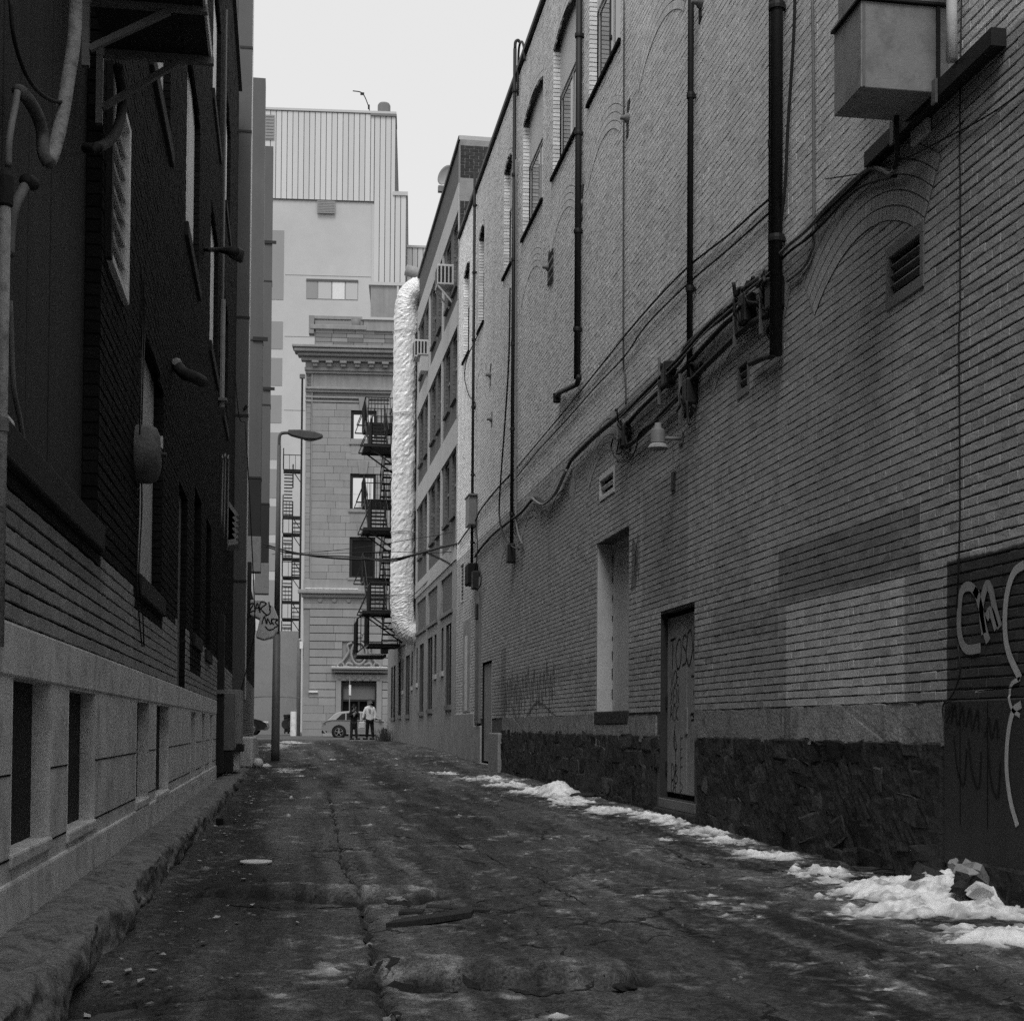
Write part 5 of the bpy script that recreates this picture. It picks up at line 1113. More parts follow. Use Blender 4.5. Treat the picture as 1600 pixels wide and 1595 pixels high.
for i, (za, zb_) in enumerate(((12.0, 10.2), (8.95, 7.18), (5.86, 4.19))):
    xa0, xa1, xb0 = 3.02, 4.25, 2.72
    deck(fe, xa0, xa1, 57.6, 59.6, za); deck(fe, xb0, 4.25, 52.6, 54.4, zb_)
    mb = MB(); rail(mb, (xa0, 57.6, za), (xa1, 57.6, za), 1.0, 10); rail(mb, (xa0, 57.6, za), (xa0, 59.6, za), 1.0, 8); rail(mb, (xa0, 59.6, za), (xa1, 59.6, za), 1.0, 8)
    mb.build('railing', 'black_metal', fe); mb = MB()
    rail(mb, (xb0+.28, 52.6, zb_), (xb0+.28, 54.4, zb_), 1.0, 6); rail(mb, (xb0+.28, 52.6, zb_), (4.2, 52.6, zb_), 1.0, 7)
    mb.build('railing', 'black_metal', fe)
    flight(fe, (3.38, 57.6, za), (3.38, 54.4, zb_), .72, 9)
    if i < 2: flight(fe, (3.92, 54.4, zb_), (3.92, 57.6, (8.95, 5.86)[i]), .6, 7)
    else: flight(fe, (3.92, 54.2, zb_), (3.92, 55.8, 3.2), .6, 5)
    for y in (52.8, 54.2): MB().bar((xb0+.2, y, zb_-.1), (4.28, y, zb_-1.05), .05).build('brace', 'black_metal', fe); MB().bar((xb0-.12, y, zb_-.06), (xb0+.3, y, zb_-.06), .05).build('outrigger', 'black_metal', fe); MB().bar((xb0-.12, y, zb_-.06), (xb0+.28, y, zb_+.85), .035).build('outrigger', 'black_metal', fe)
    for y in (57.8, 59.4): MB().bar((xa0, y, za-.08), (xa0-.32, y, za-.08), .05).build('outrigger', 'black_metal', fe); MB().bar((xa0-.32, y, za-.08), (xa0, y, za+.75), .035).build('outrigger', 'black_metal', fe)
deck(fe, 3.05, 4.25, 54.6, 56.6, 3.12)
mb = MB(); rail(mb, (3.05, 54.6, 3.12), (2.62, 54.3, 2.75), 1.25, 3, .03); rail(mb, (3.05, 56.6, 3.12), (3.05, 54.6, 3.12), 1.1, 6); mb.build('railing', 'black_metal', fe); mb = MB(); rail(mb, (2.62, 54.3, 2.75), (2.62, 56.2, 2.75), 1.2, 8, .03); mb.build('railing', 'black_metal', fe)
deck(fe, 2.6, 3.7, 54.2, 56.2, 2.7)
MB().box((2.62, 54.17, 2.66), (3.6, 54.2, 2.72)).build('edge_strip', 'light_metal', fe)

f2 = thing('fire_escape', 'thin far fire escape behind the street lamp, left of the stone building', 'fire escape', (.4, 112, 2))
q = lambda x, y: onY(x, y, 112)
X0, X1 = q(441, 900).x, q(469, 900).x
XM = (X0+X1)/2+.05
lv_ = [q(455, y).z for y in (736, 808, 835, 873, 902, 940, 967, 1004, 1056)]
for i, z in enumerate(lv_):
    deck(f2, X0, X1, 111.3, 112.6, z)
    mb = MB(); rail(mb, (X0, 111.3, z), (XM if i % 2 else X1, 111.3, z), 1.1, 3, .035)
    mb.tube([(X0, 111.3, z), (X0, 111.3, z+1.6)], .04, 4); mb.tube([(XM, 111.3, z-1.4), (XM, 111.3, z+.4)], .05, 4); mb.build('railing', 'black_metal', f2)
    MB().bar((XM, 111.4, z-.1), (X1, 111.4, z-1.0), .06).build('brace', 'black_metal', f2)
    if i:
        zt_ = lv_[i-1]; xa, xb = (X0+.06, XM-.03) if i % 2 else (XM+.03, X1-.06); n = max(4, int((zt_-z)/.27))
        mb = MB()
        for k in range(n): zz_ = z+(zt_-z)*(k+.5)/n; mb.box((xa, 111.5+k*.12, zz_-.035), (xb, 111.7+k*.12, zz_+.035))
        o = mb.build('treads', 'black_metal', f2); o['kind'] = 'stuff'

# ------------------------------------------------------------------ cars (built along +x, front at +x)
random.seed(81)
def car(name, label, paint, loc, rz, L=4.3):
    t = thing(name, label, 'car', loc, rz=rz); k = L/4.3
    side = [(0.05, .42), (0, .62), (.06, .80), (.22, .92), (.52, .98), (1.0, .98), (2.7, .95), (3.35, .90), (3.95, .76), (4.22, .62), (4.28, .42), (4.18, .24), (.2, .24)]
    mb = MB(); n = len(side)
    prof = [(-.80, .06), (-.86, .0), (.86, .0), (.80, .06)]
    vs = []
    for y, ins in prof: vs += [((x+(ins if x < 2 else -ins)*(1 if x < .3 or x > 4 else .3))*k, y, z-(ins*.5 if z > .7 else 0)) for x, z in side]
    fs = [tuple(range(n-1, -1, -1)), tuple(range(3*n, 4*n))]+[(r*n+i, r*n+(i+1) % n, (r+1)*n+(i+1) % n, (r+1)*n+i) for r in range(3) for i in range(n)]
    mb.add(vs, fs); body = mb.build('body', paint, t, smooth=False, bevel=.05, seg=3)
    roof = [(.25, .93), (.62, 1.30), (.9, 1.42), (1.5, 1.47), (2.1, 1.43), (2.45, 1.32), (3.3, .90)]
    mb = MB(); m_ = len(roof); vs = []
    for s_ in (-1, 1): vs += [(x*k, s_*(.80-.19*max(0, (z-.9)/.55)), z) for x, z in roof]
    fs = [tuple(range(m_-1, -1, -1)), tuple(range(m_, 2*m_))]+[(i, (i+1) % m_, m_+(i+1) % m_, m_+i) for i in range(m_)]
    mb.add(vs, fs); mb.build('cabin', paint, t, bevel=.05, seg=3)
    def sidept(x, z, s_): return (x*k, s_*(.80-.19*max(0, (z-.9)/.55)+.012), z)
    for s_ in (-1, 1):
        for w in ([(.72, .99), (1.02, 1.30), (1.20, 1.34), (1.20, .99)], [(1.26, .99), (1.26, 1.35), (1.95, 1.36), (1.95, .99)], [(2.03, .99), (2.03, 1.35), (2.38, 1.28), (2.98, .99)]):
            mb = MB(); mb.prism(w, lambda p: sidept(p[0], p[1], s_), lambda p: (sidept(p[0], p[1], s_)[0], sidept(p[0], p[1], s_)[1]-s_*.03, p[1])); mb.build('window', 'dark_glass', t)
        MB().box((2.9*k, s_*.82, .98), (3.06*k, s_*1.0, 1.10)).build('mirror', paint, t, bevel=.03)
        MB().box((1.22*k, s_*.858, .42), (2.9*k, s_*.864, .425)).build('door_line', 'rubber', t)
        MB().box((1.4*k, s_*.862, .80), (1.6*k, s_*.885, .83)).build('door_handle', paint, t); MB().box((2.3*k, s_*.862, .80), (2.5*k, s_*.885, .83)).build('door_handle', paint, t)
        MB().box((.035*k, s_*.5, .66), (.24*k, s_*.80, .86)).build('tail_lamp', 'lamp_red', t, bevel=.04); MB().box((4.0*k, s_*.45, .58), (4.24*k, s_*.78, .72)).build('headlight', 'light_metal', t, bevel=.04)
        for x in (.88, 3.42):
            MB().lathe([(.0, .0), (.385, .0), (.385, .03)], (x*k, s_*.845, .33), (0, s_, 0), 20).build('wheel_arch', 'rubber', t)
            w = MB().lathe([(.2, -.2), (.30, -.19), (.325, -.15), (.325, .0), (.30, .035), (.235, .03), (.22, .0)], (x*k, s_*.86, .325), (0, s_, 0), 24).build('wheel', 'rubber', t, smooth=True)
            mb = MB(); mb.lathe([(.22, .028), (.205, .03), (.205, -.05)], (x*k, s_*.86, .325), (0, s_, 0), 24)
            for j in range(5):
                a = 2*pi*j/5+.3; c_ = Vector((x*k, s_*.885, .325)); mb.bar(c_, c_+Vector((cos(a)*.21, 0, sin(a)*.21)), .055, .03)
            mb.lathe([(0, .04), (.05, .035), (.06, .0)], (x*k, s_*.86, .325), (0, s_, 0), 12); mb.build('rim', 'alloy', w)
            MB().lathe([(0, -.02), (.21, -.02)], (x*k, s_*.86, .325), (0, s_, 0), 16).build('rim_back', 'void', w)
    mb = MB(); mb.quad((.33*k, -.62, 1.0), (.33*k, .62, 1.0), (.60*k, .58, 1.27), (.60*k, -.58, 1.27)); o = mb.build('rear_window', 'dark_glass', t); o.location = (-.025, 0, .02)
    mb = MB(); mb.quad((3.14*k, -.68, .985), (3.14*k, .68, .985), (2.52*k, .58, 1.29), (2.52*k, -.58, 1.29)); o = mb.build('windscreen', 'dark_glass', t); o.location = (.025, 0, .02)
    MB().box((.36*k, -.6, 1.33), (.75*k, .6, 1.37)).build('spoiler', paint, t, bevel=.02)
    MB().box((.0, -.8, .26), (.3*k, .8, .42)).build('rear_bumper', 'rubber', t, bevel=.03)
    MB().box((-.01, -.26, .60), (.05, .26, .72)).build('number_plate', 'light_metal', t)
    return t
cp = onY(503, 1153, 79); car('parked_car', 'silver hatchback parked at the alley end behind the two people', 'car_silver', (cp.x, 79, cp.z), radians(-3), 4.45)
cp = onY(417, 1147, 80); car('parked_car', 'black car with its nose showing left of the lamp post', 'car_black', (cp.x-4.2, 81, cp.z-.02), radians(-4), 4.3)

# ------------------------------------------------------------------ people
def hand(J, E, wrist, d, nm):                           # palm and five short finger chains
    w = Vector(J[wrist][:3]); d = Vector(d).normalized(); s_ = Vector((0, 1, 0)) if abs(d.y) < .8 else Vector((1, 0, 0)); s_ = (s_-d*s_.dot(d)).normalized()
    p = w+d*.07; J[nm+'palm'] = (*p, .028); E.append((wrist, nm+'palm'))
    for k, ln in enumerate((.065, .08, .075, .055)):
        a = p+s_*(.027-.018*k)+d*.02; b = a+d*ln*.55; c = b+d*ln*.4+d.cross(s_)*.018
        for j, q_ in enumerate((a, b, c)): J[f'{nm}{k}{j}'] = (*q_, .010-.001*j)
        E += [(nm+'palm', f'{nm}{k}0'), (f'{nm}{k}0', f'{nm}{k}1'), (f'{nm}{k}1', f'{nm}{k}2')]
    a = w+d*.03+s_*.04; b = a+d*.045+s_*.012; J[nm+'t0'] = (*a, .012); J[nm+'t1'] = (*b, .010); E += [(wrist, nm+'t0'), (nm+'t0', nm+'t1')]
def person(label, px, H, coat, coat_len, trousers, hair_m, bend, face, armsL, armsR, y=66.0):
    p = onY(px, 1155.5, y); k = H/1.75; z0 = p.z
    t = thing('person', label, 'person', (p.x, y, z0))
    def skin(nm, J, Es, m, parent=t, sub=2):
        J = {a: (b[0]*k, b[1]*k, b[2]*k, tuple(c*k for c in b[3]) if isinstance(b[3], tuple) else b[3]*k) for a, b in J.items()}
        me = bpy.data.meshes.new(nm); keys = list(J); me.from_pydata([J[q][:3] for q in keys], [(keys.index(a), keys.index(b)) for a, b in Es], [])
        o = bpy.data.objects.new(nm, me); C.objects.link(o); o.parent = parent; WL[o.name] = WL[t.name]; me.materials.append(M[m])
        o.modifiers.new('skin', 'SKIN').use_smooth_shade = True
        for i, q in enumerate(keys):
            r = J[q][3]; me.skin_vertices[0].data[i].radius = r if isinstance(r, tuple) else (r, r)
        me.skin_vertices[0].data[0].use_root = True
        sb_ = o.modifiers.new('sub', 'SUBSURF'); sb_.levels = sb_.render_levels = sub; return o
    f = Vector(face).normalized(); bx = bend
    neck = (bx*.5, 0, 1.47); head = (bx*.7+f.x*.03, f.y*.03, 1.60)
    # continuous body: pelvis, legs with feet, torso, neck, head, arms, hands
    J = {'pelvis': (0, 0, .93, (.13, .10)), 'waist': (bx*.15, 0, 1.08, (.125, .095)), 'chest': (bx*.35, 0, 1.28, (.15, .105)), 'neck0': (bx*.45, 0, 1.43, .065), 'neck': (*neck, .052), 'jaw': (head[0], head[1], 1.56, (.068, .08)), 'head': (head[0], head[1], 1.64, (.078, .092)), 'crown': (head[0], head[1], 1.72, .055)}
    E = [('pelvis', 'waist'), ('waist', 'chest'), ('chest', 'neck0'), ('neck0', 'neck'), ('neck', 'jaw'), ('jaw', 'head'), ('head', 'crown')]
    J['nose'] = (head[0]+f.x*.105, head[1]+f.y*.105, 1.605, .014); E.append(('jaw', 'nose')); J['nose'] = (head[0]+f.x*.10, head[1]+f.y*.10, 1.60, .014)
    for s_, st in ((-1, -.03), (1, .05)):
        n_ = 'lr'[s_ > 0]
        J[n_+'hip'] = (s_*.09, 0, .88, .095); J[n_+'knee'] = (s_*.10+st*.3, -.02, .48, .062); J[n_+'ank'] = (s_*.10+st, .0, .09, .042); J[n_+'toe'] = (s_*.12+st+f.x*.15, f.y*.15, .035, .04)
        E += [('pelvis', n_+'hip'), (n_+'hip', n_+'knee'), (n_+'knee', n_+'ank'), (n_+'ank', n_+'toe')]
    arm = {}
    for s_, A in ((-1, armsL), (1, armsR)):
        n_ = 'lr'[s_ > 0]; J[n_+'sh'] = (bx*.42+s_*.19, 0, 1.40, .055); J[n_+'el'] = (*A[0], .043); J[n_+'wr'] = (*A[1], .030)
        E += [('neck0', n_+'sh'), (n_+'sh', n_+'el'), (n_+'el', n_+'wr')]; hand(J, E, n_+'wr', Vector(A[1])-Vector(A[0]), n_+'h')
    body = skin('body', J, E, 'skin')
    # clothes
    CJ = {'hem': (0, 0, coat_len, (.20, .15)), 'hip': (0, 0, .95, (.19, .135)), 'waist': (bx*.15, 0, 1.10, (.18, .13)), 'chest': (bx*.35, 0, 1.30, (.195, .135)), 'col': (bx*.45, 0, 1.47, .10), 'hood': (bx*.45-f.x*.06, -f.y*.06, 1.475, .08)}
    CE = [('hem', 'hip'), ('hip', 'waist'), ('waist', 'chest'), ('chest', 'col'), ('col', 'hood')]
    for s_, A in ((-1, armsL), (1, armsR)):
        n_ = 'lr'[s_ > 0]; e, w_ = Vector(A[0]), Vector(A[1]); w2 = e.lerp(w_, .93)
        CJ[n_+'sh'] = (bx*.42+s_*.185, 0, 1.39, .078); CJ[n_+'el'] = (*e, .066); CJ[n_+'cuff'] = (*w2, .05); CE += [('chest', n_+'sh'), (n_+'sh', n_+'el'), (n_+'el', n_+'cuff')]
    skin('coat', CJ, CE, coat)
    TJ = {'pelvis': (0, 0, .92, (.15, .115))}; TE = []
    for s_, st in ((-1, -.03), (1, .05)):
        n_ = 'lr'[s_ > 0]; TJ[n_+'hip'] = (s_*.085, 0, .85, .108); TJ[n_+'knee'] = (s_*.10+st*.3, -.02, .48, .085); TJ[n_+'ank'] = (s_*.10+st, 0, .09, .075); TE += [('pelvis', n_+'hip'), (n_+'hip', n_+'knee'), (n_+'knee', n_+'ank')]
    skin('trousers', TJ, TE, trousers)
    skin('hair', {'a': (head[0]-f.x*.02, head[1]-f.y*.02, 1.69, (.09, .10)), 'b': (head[0]-f.x*.045, head[1]-f.y*.045, 1.62, (.075, .085)), 'c': (head[0], head[1], 1.735, .05)}, [('a', 'b'), ('a', 'c')], hair_m)
    for s_, st in ((-1, -.03), (1, .05)):
        mb = MB(); x = s_*.11+st+f.x*.06; o = MB().box((p.x+(x-.05-abs(f.x)*.08)*k, y+(-.06-abs(f.y)*.08)*k, z0), (p.x+(x+.05+abs(f.x)*.08)*k, y+(.06+abs(f.y)*.08)*k, z0+.085*k)).build('shoe', 'cloth_black', t, bevel=.03)
    for s_ in (-1, 1):
        sd = Vector((-f.y, f.x, 0)); e = Vector((head[0], head[1], 1.63))+f*.083+sd*s_*.032
        MB().ball(Vector((p.x, y, z0))+e*k, .011, 8, 5).build('eye', 'void', body); e2 = Vector((head[0], head[1], 1.61))+sd*s_*.085
        MB().ball(Vector((p.x, y, z0))+e2*k, (.016, .022, .032), 8, 5).build('ear', 'skin', body)
    mo = Vector((head[0], head[1], 1.555))+f*.088; MB().ball(Vector((p.x, y, z0))+mo*k, (.022, .012, .006), 8, 4).build('mouth', 'lamp_red', body)
    return t, p, k
person('person in a long dark coat with raised hands beside the silver car', 552.5, 1.56, 'cloth_black', .50, 'cloth_trousers', 'hair_dark', .03, (.85, .5, 0), ((-.24, -.06, 1.16), (-.02, -.24, 1.30)), ((.22, -.05, 1.15), (.10, -.22, 1.36)))
_, pp, pk = person('person in a white hooded jacket and black trousers, holding a white bag', 577.5, 1.76, 'cloth_white', .76, 'cloth_black', 'hair_grey', -.02, (-.8, .6, 0), ((-.27, -.02, 1.16), (-.33, -.05, .92)), ((.24, -.02, 1.12), (.20, -.06, .88)))
mb = MB(); bx_, bz_ = pp.x-.36, pp.z+.50
mb.prism([(bx_-.16, bz_), (bx_+.15, bz_+.02), (bx_+.13, bz_+.32), (bx_-.12, bz_+.30)], lambda q: Vector((q[0], 65.88, q[1])), lambda q: Vector((q[0], 65.98, q[1])))
o = mb.build('carrier_bag', 'white_paint', None, bevel=.03, loc=(bx_, 65.93, bz_)); tag(o, 'white carrier bag hanging from the hand of the person in white', 'bag')
MB().tube([(bx_-.08, 65.93, bz_+.30), (bx_-.0, 65.93, bz_+.43), (bx_+.08, 65.93, bz_+.31)], .01, 5).build('handle', 'white_paint', o)

# ------------------------------------------------------------------ street things at the alley end
def bin_(label, px, w, y=93):
    p = onY(px, 1146, y); t = thing('wheelie_bin', label, 'bin', p)
    mb = MB(); mb.prism([(-w/2+.05, .1), (w/2-.05, .1), (w/2, 1.05), (-w/2, 1.05)], lambda q: p+Vector((q[0], -.3, q[1])), lambda q: p+Vector((q[0], .35, q[1]))); mb.build('body', 'cloth_black', t, bevel=.05)
    MB().lathe([(0, .0), (.30, .02), (.34, -.02)], p+Vector((0, -.31, .6)), (0, -1, 0), 18).build('round_door', 'board_dark', t)
    mb = MB(); mb.prism([(-.36, 1.06), (.42, 1.06), (.38, 1.14), (.1, 1.22), (-.36, 1.2)], lambda q: p+Vector((-w/2-.02, q[0], q[1])), lambda q: p+Vector((w/2+.02, q[0], q[1]))); mb.build('lid', 'cloth_black', t, bevel=.03)
    for s_ in (-1, 1): MB().lathe([(0, -.04), (.12, -.04), (.12, .04), (0, .04)], p+Vector((s_*(w/2-.08), .3, .12)), (1, 0, 0), 12).build('wheel', 'rubber', t)
bin_('large black wheelie bin standing at the foot of the far fire escape', 458, .78); bin_('narrow dark bin half hidden behind the large black bin', 448, .40, 94)
t = thing('parking_sign', 'thin sign pole with a narrow pale plate before the stone doorway', 'sign post', onY(546, 1150, 88))
a = onY(546.5, 1057, 88); b = onY(545.5, 1150, 88); MB().tube([(a.x, 88, b.z), (a.x, 88, a.z)], .03, 8).build('pole', 'cable_grey', t)
a2 = onY(545, 1086, 88); a3 = onY(548.5, 1070, 88); MB().box((a2.x, 87.92, a2.z), (a3.x, 87.96, a3.z)).build('plate', 'white_paint', t)
t = thing('wall_sign', 'pair of plain white boards on short posts at the office building corner', 'sign', onY(605, 1150, 61.5))
for xa, xb in ((600, 604.6), (606.4, 611)):
    a = onY(xa, 1138, 61.5); b = onY(xb, 1121, 61.5); MB().box((a.x, 61.45, a.z), (b.x, 61.5, b.z)).build('board', 'white_paint', t)
    MB().tube([((a.x+b.x)/2, 61.53, a.z-.45), ((a.x+b.x)/2, 61.53, b.z)], .05, 8).build('post', 'cable_grey', t)
# dry weeds at the wall corner
mb = MB()
for k in range(150):
    x, y = random.gauss(4.0, .16), random.uniform(58, 61.5); z = -.56; h_ = random.uniform(.15, .55); dx = random.gauss(0, .12)
    mb.quad((x-.008, y, z), (x+.008, y, z), (x+dx+.006, y, z+h_), (x+dx-.004, y, z+h_))
o = mb.build('weeds', 'leaf_dry'); o['kind'] = 'stuff'

# ------------------------------------------------------------------ pipes and cables on the right wall
random.seed(91)
def pipe(name, label, cat, pts, r, m, off=.07, brackets=(), n=10, sm=True, wall=RW, k=5, bend_back=False):
    P = [wall(x, y, off if len(q) < 3 else q[2]) for q in [tuple(q) for q in pts] for x, y in [q[:2]]]
    if sm and len(P) > 2: P = smooth_path(P, k)
    t = thing(name, label, cat, P[-1][:])
    MB().tube(P, r, n).build('run', m, t, smooth=True)
    for x, y in brackets:
        c = wall(x, y, off); s_ = -1 if wall is RW else 1
        MB().box((c.x-s_*(off+.01), c.y-r*1.4, c.z-.03), (c.x+s_*(r*1.25), c.y+r*1.4, c.z+.03)).build('bracket', m, t)
    return t
def upright(label, x0, y0, x1, y1, r, m, off=.07, nb=3, name='pipe', cat='pipe', z_top=None):   # a plumb pipe on the wall
    a, b = RW(x0, y0, off), RW(x1, y1, off); yy = (a.y+b.y)/2; zt_ = z_top or a.z
    t = thing(name, label, cat, (XR-off, yy, b.z)); MB().tube([(XR-off, yy, b.z), (XR-off, yy, zt_)], r, 12).build('run', m, t, smooth=True)
    for i in range(nb):
        z = b.z+(zt_-b.z)*(i+.5)/nb; MB().lathe([(r*1.3, -.03), (r*1.35, 0), (r*1.3, .03), (r, .03)], (XR-off, yy, z), n=12).build('collar', m, t); MB().box((XR-off, yy-.02, z-.02), (XR+.01, yy+.02, z+.02)).build('clip', m, t)
    return t, yy
t, y1 = upright('thick black drainpipe on the right wall left of the sheet metal box', 1213, 0, 1213, 555, .056, 'black_metal', .09, 4, z_top=11.5)
t, y1 = upright('slim dark conduit hugging the left side of the thick black drainpipe', 1203, 0, 1206, 440, .022, 'black_metal', .06, 3, z_top=11.5)
pipe('conduit', 'thin slanting dark conduit right of the thick black drainpipe', 'conduit', ((1243, -40), (1240, 60), (1231, 200), (1226, 300), (1215, 380)), .014, 'board_dark', .05)
t, y2 = upright('dark drainpipe running down to the cable knot above the wall lamp', 1078.5, 0, 1078.5, 602, .034, 'black_metal', .07, 4, z_top=12)
t, y3 = upright('dark drainpipe that kicks left near its foot, third from the wall lamp', 902, 0, 905, 588, .05, 'black_metal', .08, 5, z_top=12.5)
a = RW(905, 588, .08); b = RW(870, 622, .08); MB().tube([a, (a.x, a.y+.15, a.z-.08), (b.x, b.y-.2, b.z+.04), b], .04, 10).build('shoe', 'black_metal', t, smooth=True); MB().lathe([(.06, -.07), (.065, .07), (0, .07)], b, n=10).build('outlet', 'black_metal', t)
t, y4 = upright('tall black pipe rising above the parapet with a hooked end', 802, 70, 802, 868, .035, 'black_metal', .07, 6, z_top=13.02)
MB().tube(smooth_path([(XR-.07, y4, 13.02), (XR-.06, y4, 13.15), (XR-.01, y4, 13.19), (XR+.03, y4, 13.14)], 4), .03, 8).build('hook', 'black_metal', t, smooth=True)
MB().box((XR-.16, y4-.12, RW(804, 876, .07).z), (XR-.01, y4+.12, RW(804, 846, .07).z)).build('end_box', 'black_metal', t, bevel=.02)
pipe('conduit', 'pale conduit beside the tall black pipe, bending right at its foot', 'conduit', ((806.5, 250), (806.5, 420), (806, 480), (806, 700), (806, 800), (809, 830), (816, 850)), .018, 'cable_grey', .06)
pipe('conduit', 'thin grey riser left of the tall black pipe ending in a crook over the parapet', 'conduit', ((809, 150), (810, 90), (812, 70), (816, 66), (819, 78), (820, 95)), .022, 'cable_black', .05)
pipe('cable', 'long black cable looping down beside the tall black pipe', 'cable', ((797, 450), (795, 560), (789, 660), (783, 740), (780, 800), (786, 835), (799, 853), (812, 858)), .018, 'cable_black', .10, n=6)
t, y5 = upright('dark pipe near the far end of the brick wall holding a meter box', 741, 285, 738, 900, .034, 'black_metal', .07, 6, z_top=12.9)
c = RW(736, 801, .1); MB().box((XR-.2, y5-.45, c.z-.33), (XR-.02, y5+.25, c.z+.33)).build('meter_box', 'grey_metal', t, bevel=.015); MB().box((XR-.22, y5-.5, c.z+.335), (XR-.01, y5+.3, c.z+.37)).build('meter_lid', 'grey_metal', t)
c = RW(741, 893, .1); MB().box((XR-.24, y5-.7, c.z-.28), (XR-.02, y5-.05, c.z+.2)).build('junction_box', 'cloth_black', t, bevel=.03); MB().box((XR-.18, y5-1.05, c.z-.42), (XR-.02, y5-.72, c.z-.02)).build('junction_box', 'black_metal', t, bevel=.02)
MB().box((XR-.1, 32.3, RW(748, 968).z), (XR-.062, 32.6, RW(748, 945).z)).build('dark_box', 'black_metal', t)
pipe('conduit', 'hair-thin grey conduit dropping between the arched windows to the cable run', 'conduit', ((975, 0), (974.5, 200), (974, 400), (974, 562), (974.5, 580), (977, 590), (978, 632)), .011, 'mortar_grey', .03)
pipe('conduit', 'thin grey conduit left of the sheet metal box meeting the cable run', 'conduit', ((1269, -20), (1271, 120), (1271.5, 250), (1271, 370), (1266, 398), (1254, 420), (1230, 440)), .013, 'grey_metal', .035)
pipe('cable', 'single black cable hanging straight down the right wall to the dark paint', 'cable', ((1503, -30), (1500, 130), (1499, 250), (1500, 270), (1500, 480), (1498, 520), (1499, 640), (1500, 800), (1498, 880), (1495, 950)), .0055, 'cable_black', .022, n=5, sm=False)
pipe('cable', 'thin black cord rising from the box outlet toward the frame edge', 'cable', ((1290, 280), (1350, 270), (1410, 250), (1480, 215), (1545, 180), (1605, 138)), .006, 'cable_black', .03, n=5)
pipe('cable', 'black looped wire end at the edge of the dark paint', 'cable', ((1497, 1010), (1500, 1050), (1488, 1085), (1475, 1098), (1473, 1115), (1478, 1128), (1488, 1100), (1486, 1095), (1478, 1098)), .006, 'cable_black', .04, n=5)
for lab, pts, r, m, off in (
    ('thick upper bundle of the black cable run sagging along the brick wall', ((1200, 428), (1160, 456), (1140, 485), (1105, 512), (1075, 540), (1060, 566), (1030, 592), (1000, 622), (970, 648), (945, 668), (915, 695), (893, 718)), .035, 'cable_black', .08),
    ('thin pale wire running along the top of the black cable run', ((1205, 424), (1150, 468), (1100, 512), (1060, 558), (1010, 608), (965, 655)), .008, 'cable_grey', .12),
    ('second thin pale wire a little below the first on the cable run', ((1200, 435), (1150, 476), (1100, 521), (1060, 566), (1012, 614), (966, 660)), .008, 'cable_grey', .125),
    ('middle black cable of the run between drainpipe and wall lamp', ((1210, 462), (1170, 480), (1140, 500), (1110, 530), (1060, 585), (1040, 602), (1000, 640), (975, 670), (968, 690)), .026, 'cable_black', .07),
    ('lower black cable of the run ending in a cut stub by the wall lamp', ((1205, 490), (1170, 508), (1130, 545), (1085, 590), (1065, 615), (1040, 640), (1010, 672), (990, 690), (975, 696), (962, 682)), .030, 'cable_black', .075),
    ('black cable loop hanging below the cut stub', ((1060, 622), (1035, 650), (1000, 675), (994, 700), (985, 716), (973, 722), (962, 716), (955, 700), (958, 684)), .010, 'cable_black', .11),
    ('long dark cable continuing left from the run toward the far wall', ((893, 718), (880, 745), (868, 770), (850, 785), (835, 778), (815, 800), (795, 815), (770, 835), (750, 858), (742, 870)), .028, 'cable_black', .06),
    ('pale sagging hose end on the far left part of the cable run', ((832, 778), (838, 784), (848, 788), (860, 780), (870, 766), (885, 735)), .022, 'cable_grey', .09),
    ('upper of two thin dark cables crossing the wall above the run', ((1215, 300), (1180, 330), (1140, 366), (1072, 420), (1010, 485), (960, 545), (900, 620), (850, 680), (804, 735)), .012, 'cable_black', .04),
    ('lower of two thin dark cables crossing the wall above the run', ((1205, 330), (1140, 388), (1072, 446), (1010, 508), (975, 558), (930, 605), (880, 662), (840, 705), (802, 752)), .011, 'cable_black', .045),
    ('dark cable from the two thin ones on to the meter box', ((797, 742), (780, 760), (765, 778), (750, 798), (742, 815), (728, 832), (716, 850)), .020, 'cable_black', .05),
    ('white plastic hose curling from the box outlet to the cable run', ((1402, 258), (1398, 266), (1390, 272), (1380, 266), (1368, 262), (1356, 264), (1330, 285), (1290, 325), (1262, 358), (1230, 385), (1213, 404)), .016, 'cable_grey', .07),
    ('dark cable under the white hose between box and drainpipe', ((1400, 275), (1370, 282), (1345, 292), (1320, 312), (1290, 345), (1262, 372), (1235, 392), (1215, 412)), .012, 'cable_black', .05),
    ('thin loose wire hanging slack by the far meter box', ((748, 520), (730, 560), (726, 590), (733, 618), (742, 628), (742, 640)), .012, 'cable_black', .06),
    ('cable drooping from the far junction box along the pier', ((744, 815), (746, 860), (742, 890), (736, 912), (748, 918), (752, 905), (750, 890)), .014, 'cable_black', .10),
    ('short black feed from the drainpipe foot to the small square vent', ((1214, 548), (1205, 556), (1190, 560), (1178, 566), (1172, 568)), .03, 'cable_black', .07)):
    pipe('cable', lab, 'cable', pts, r, m, off, n=7)
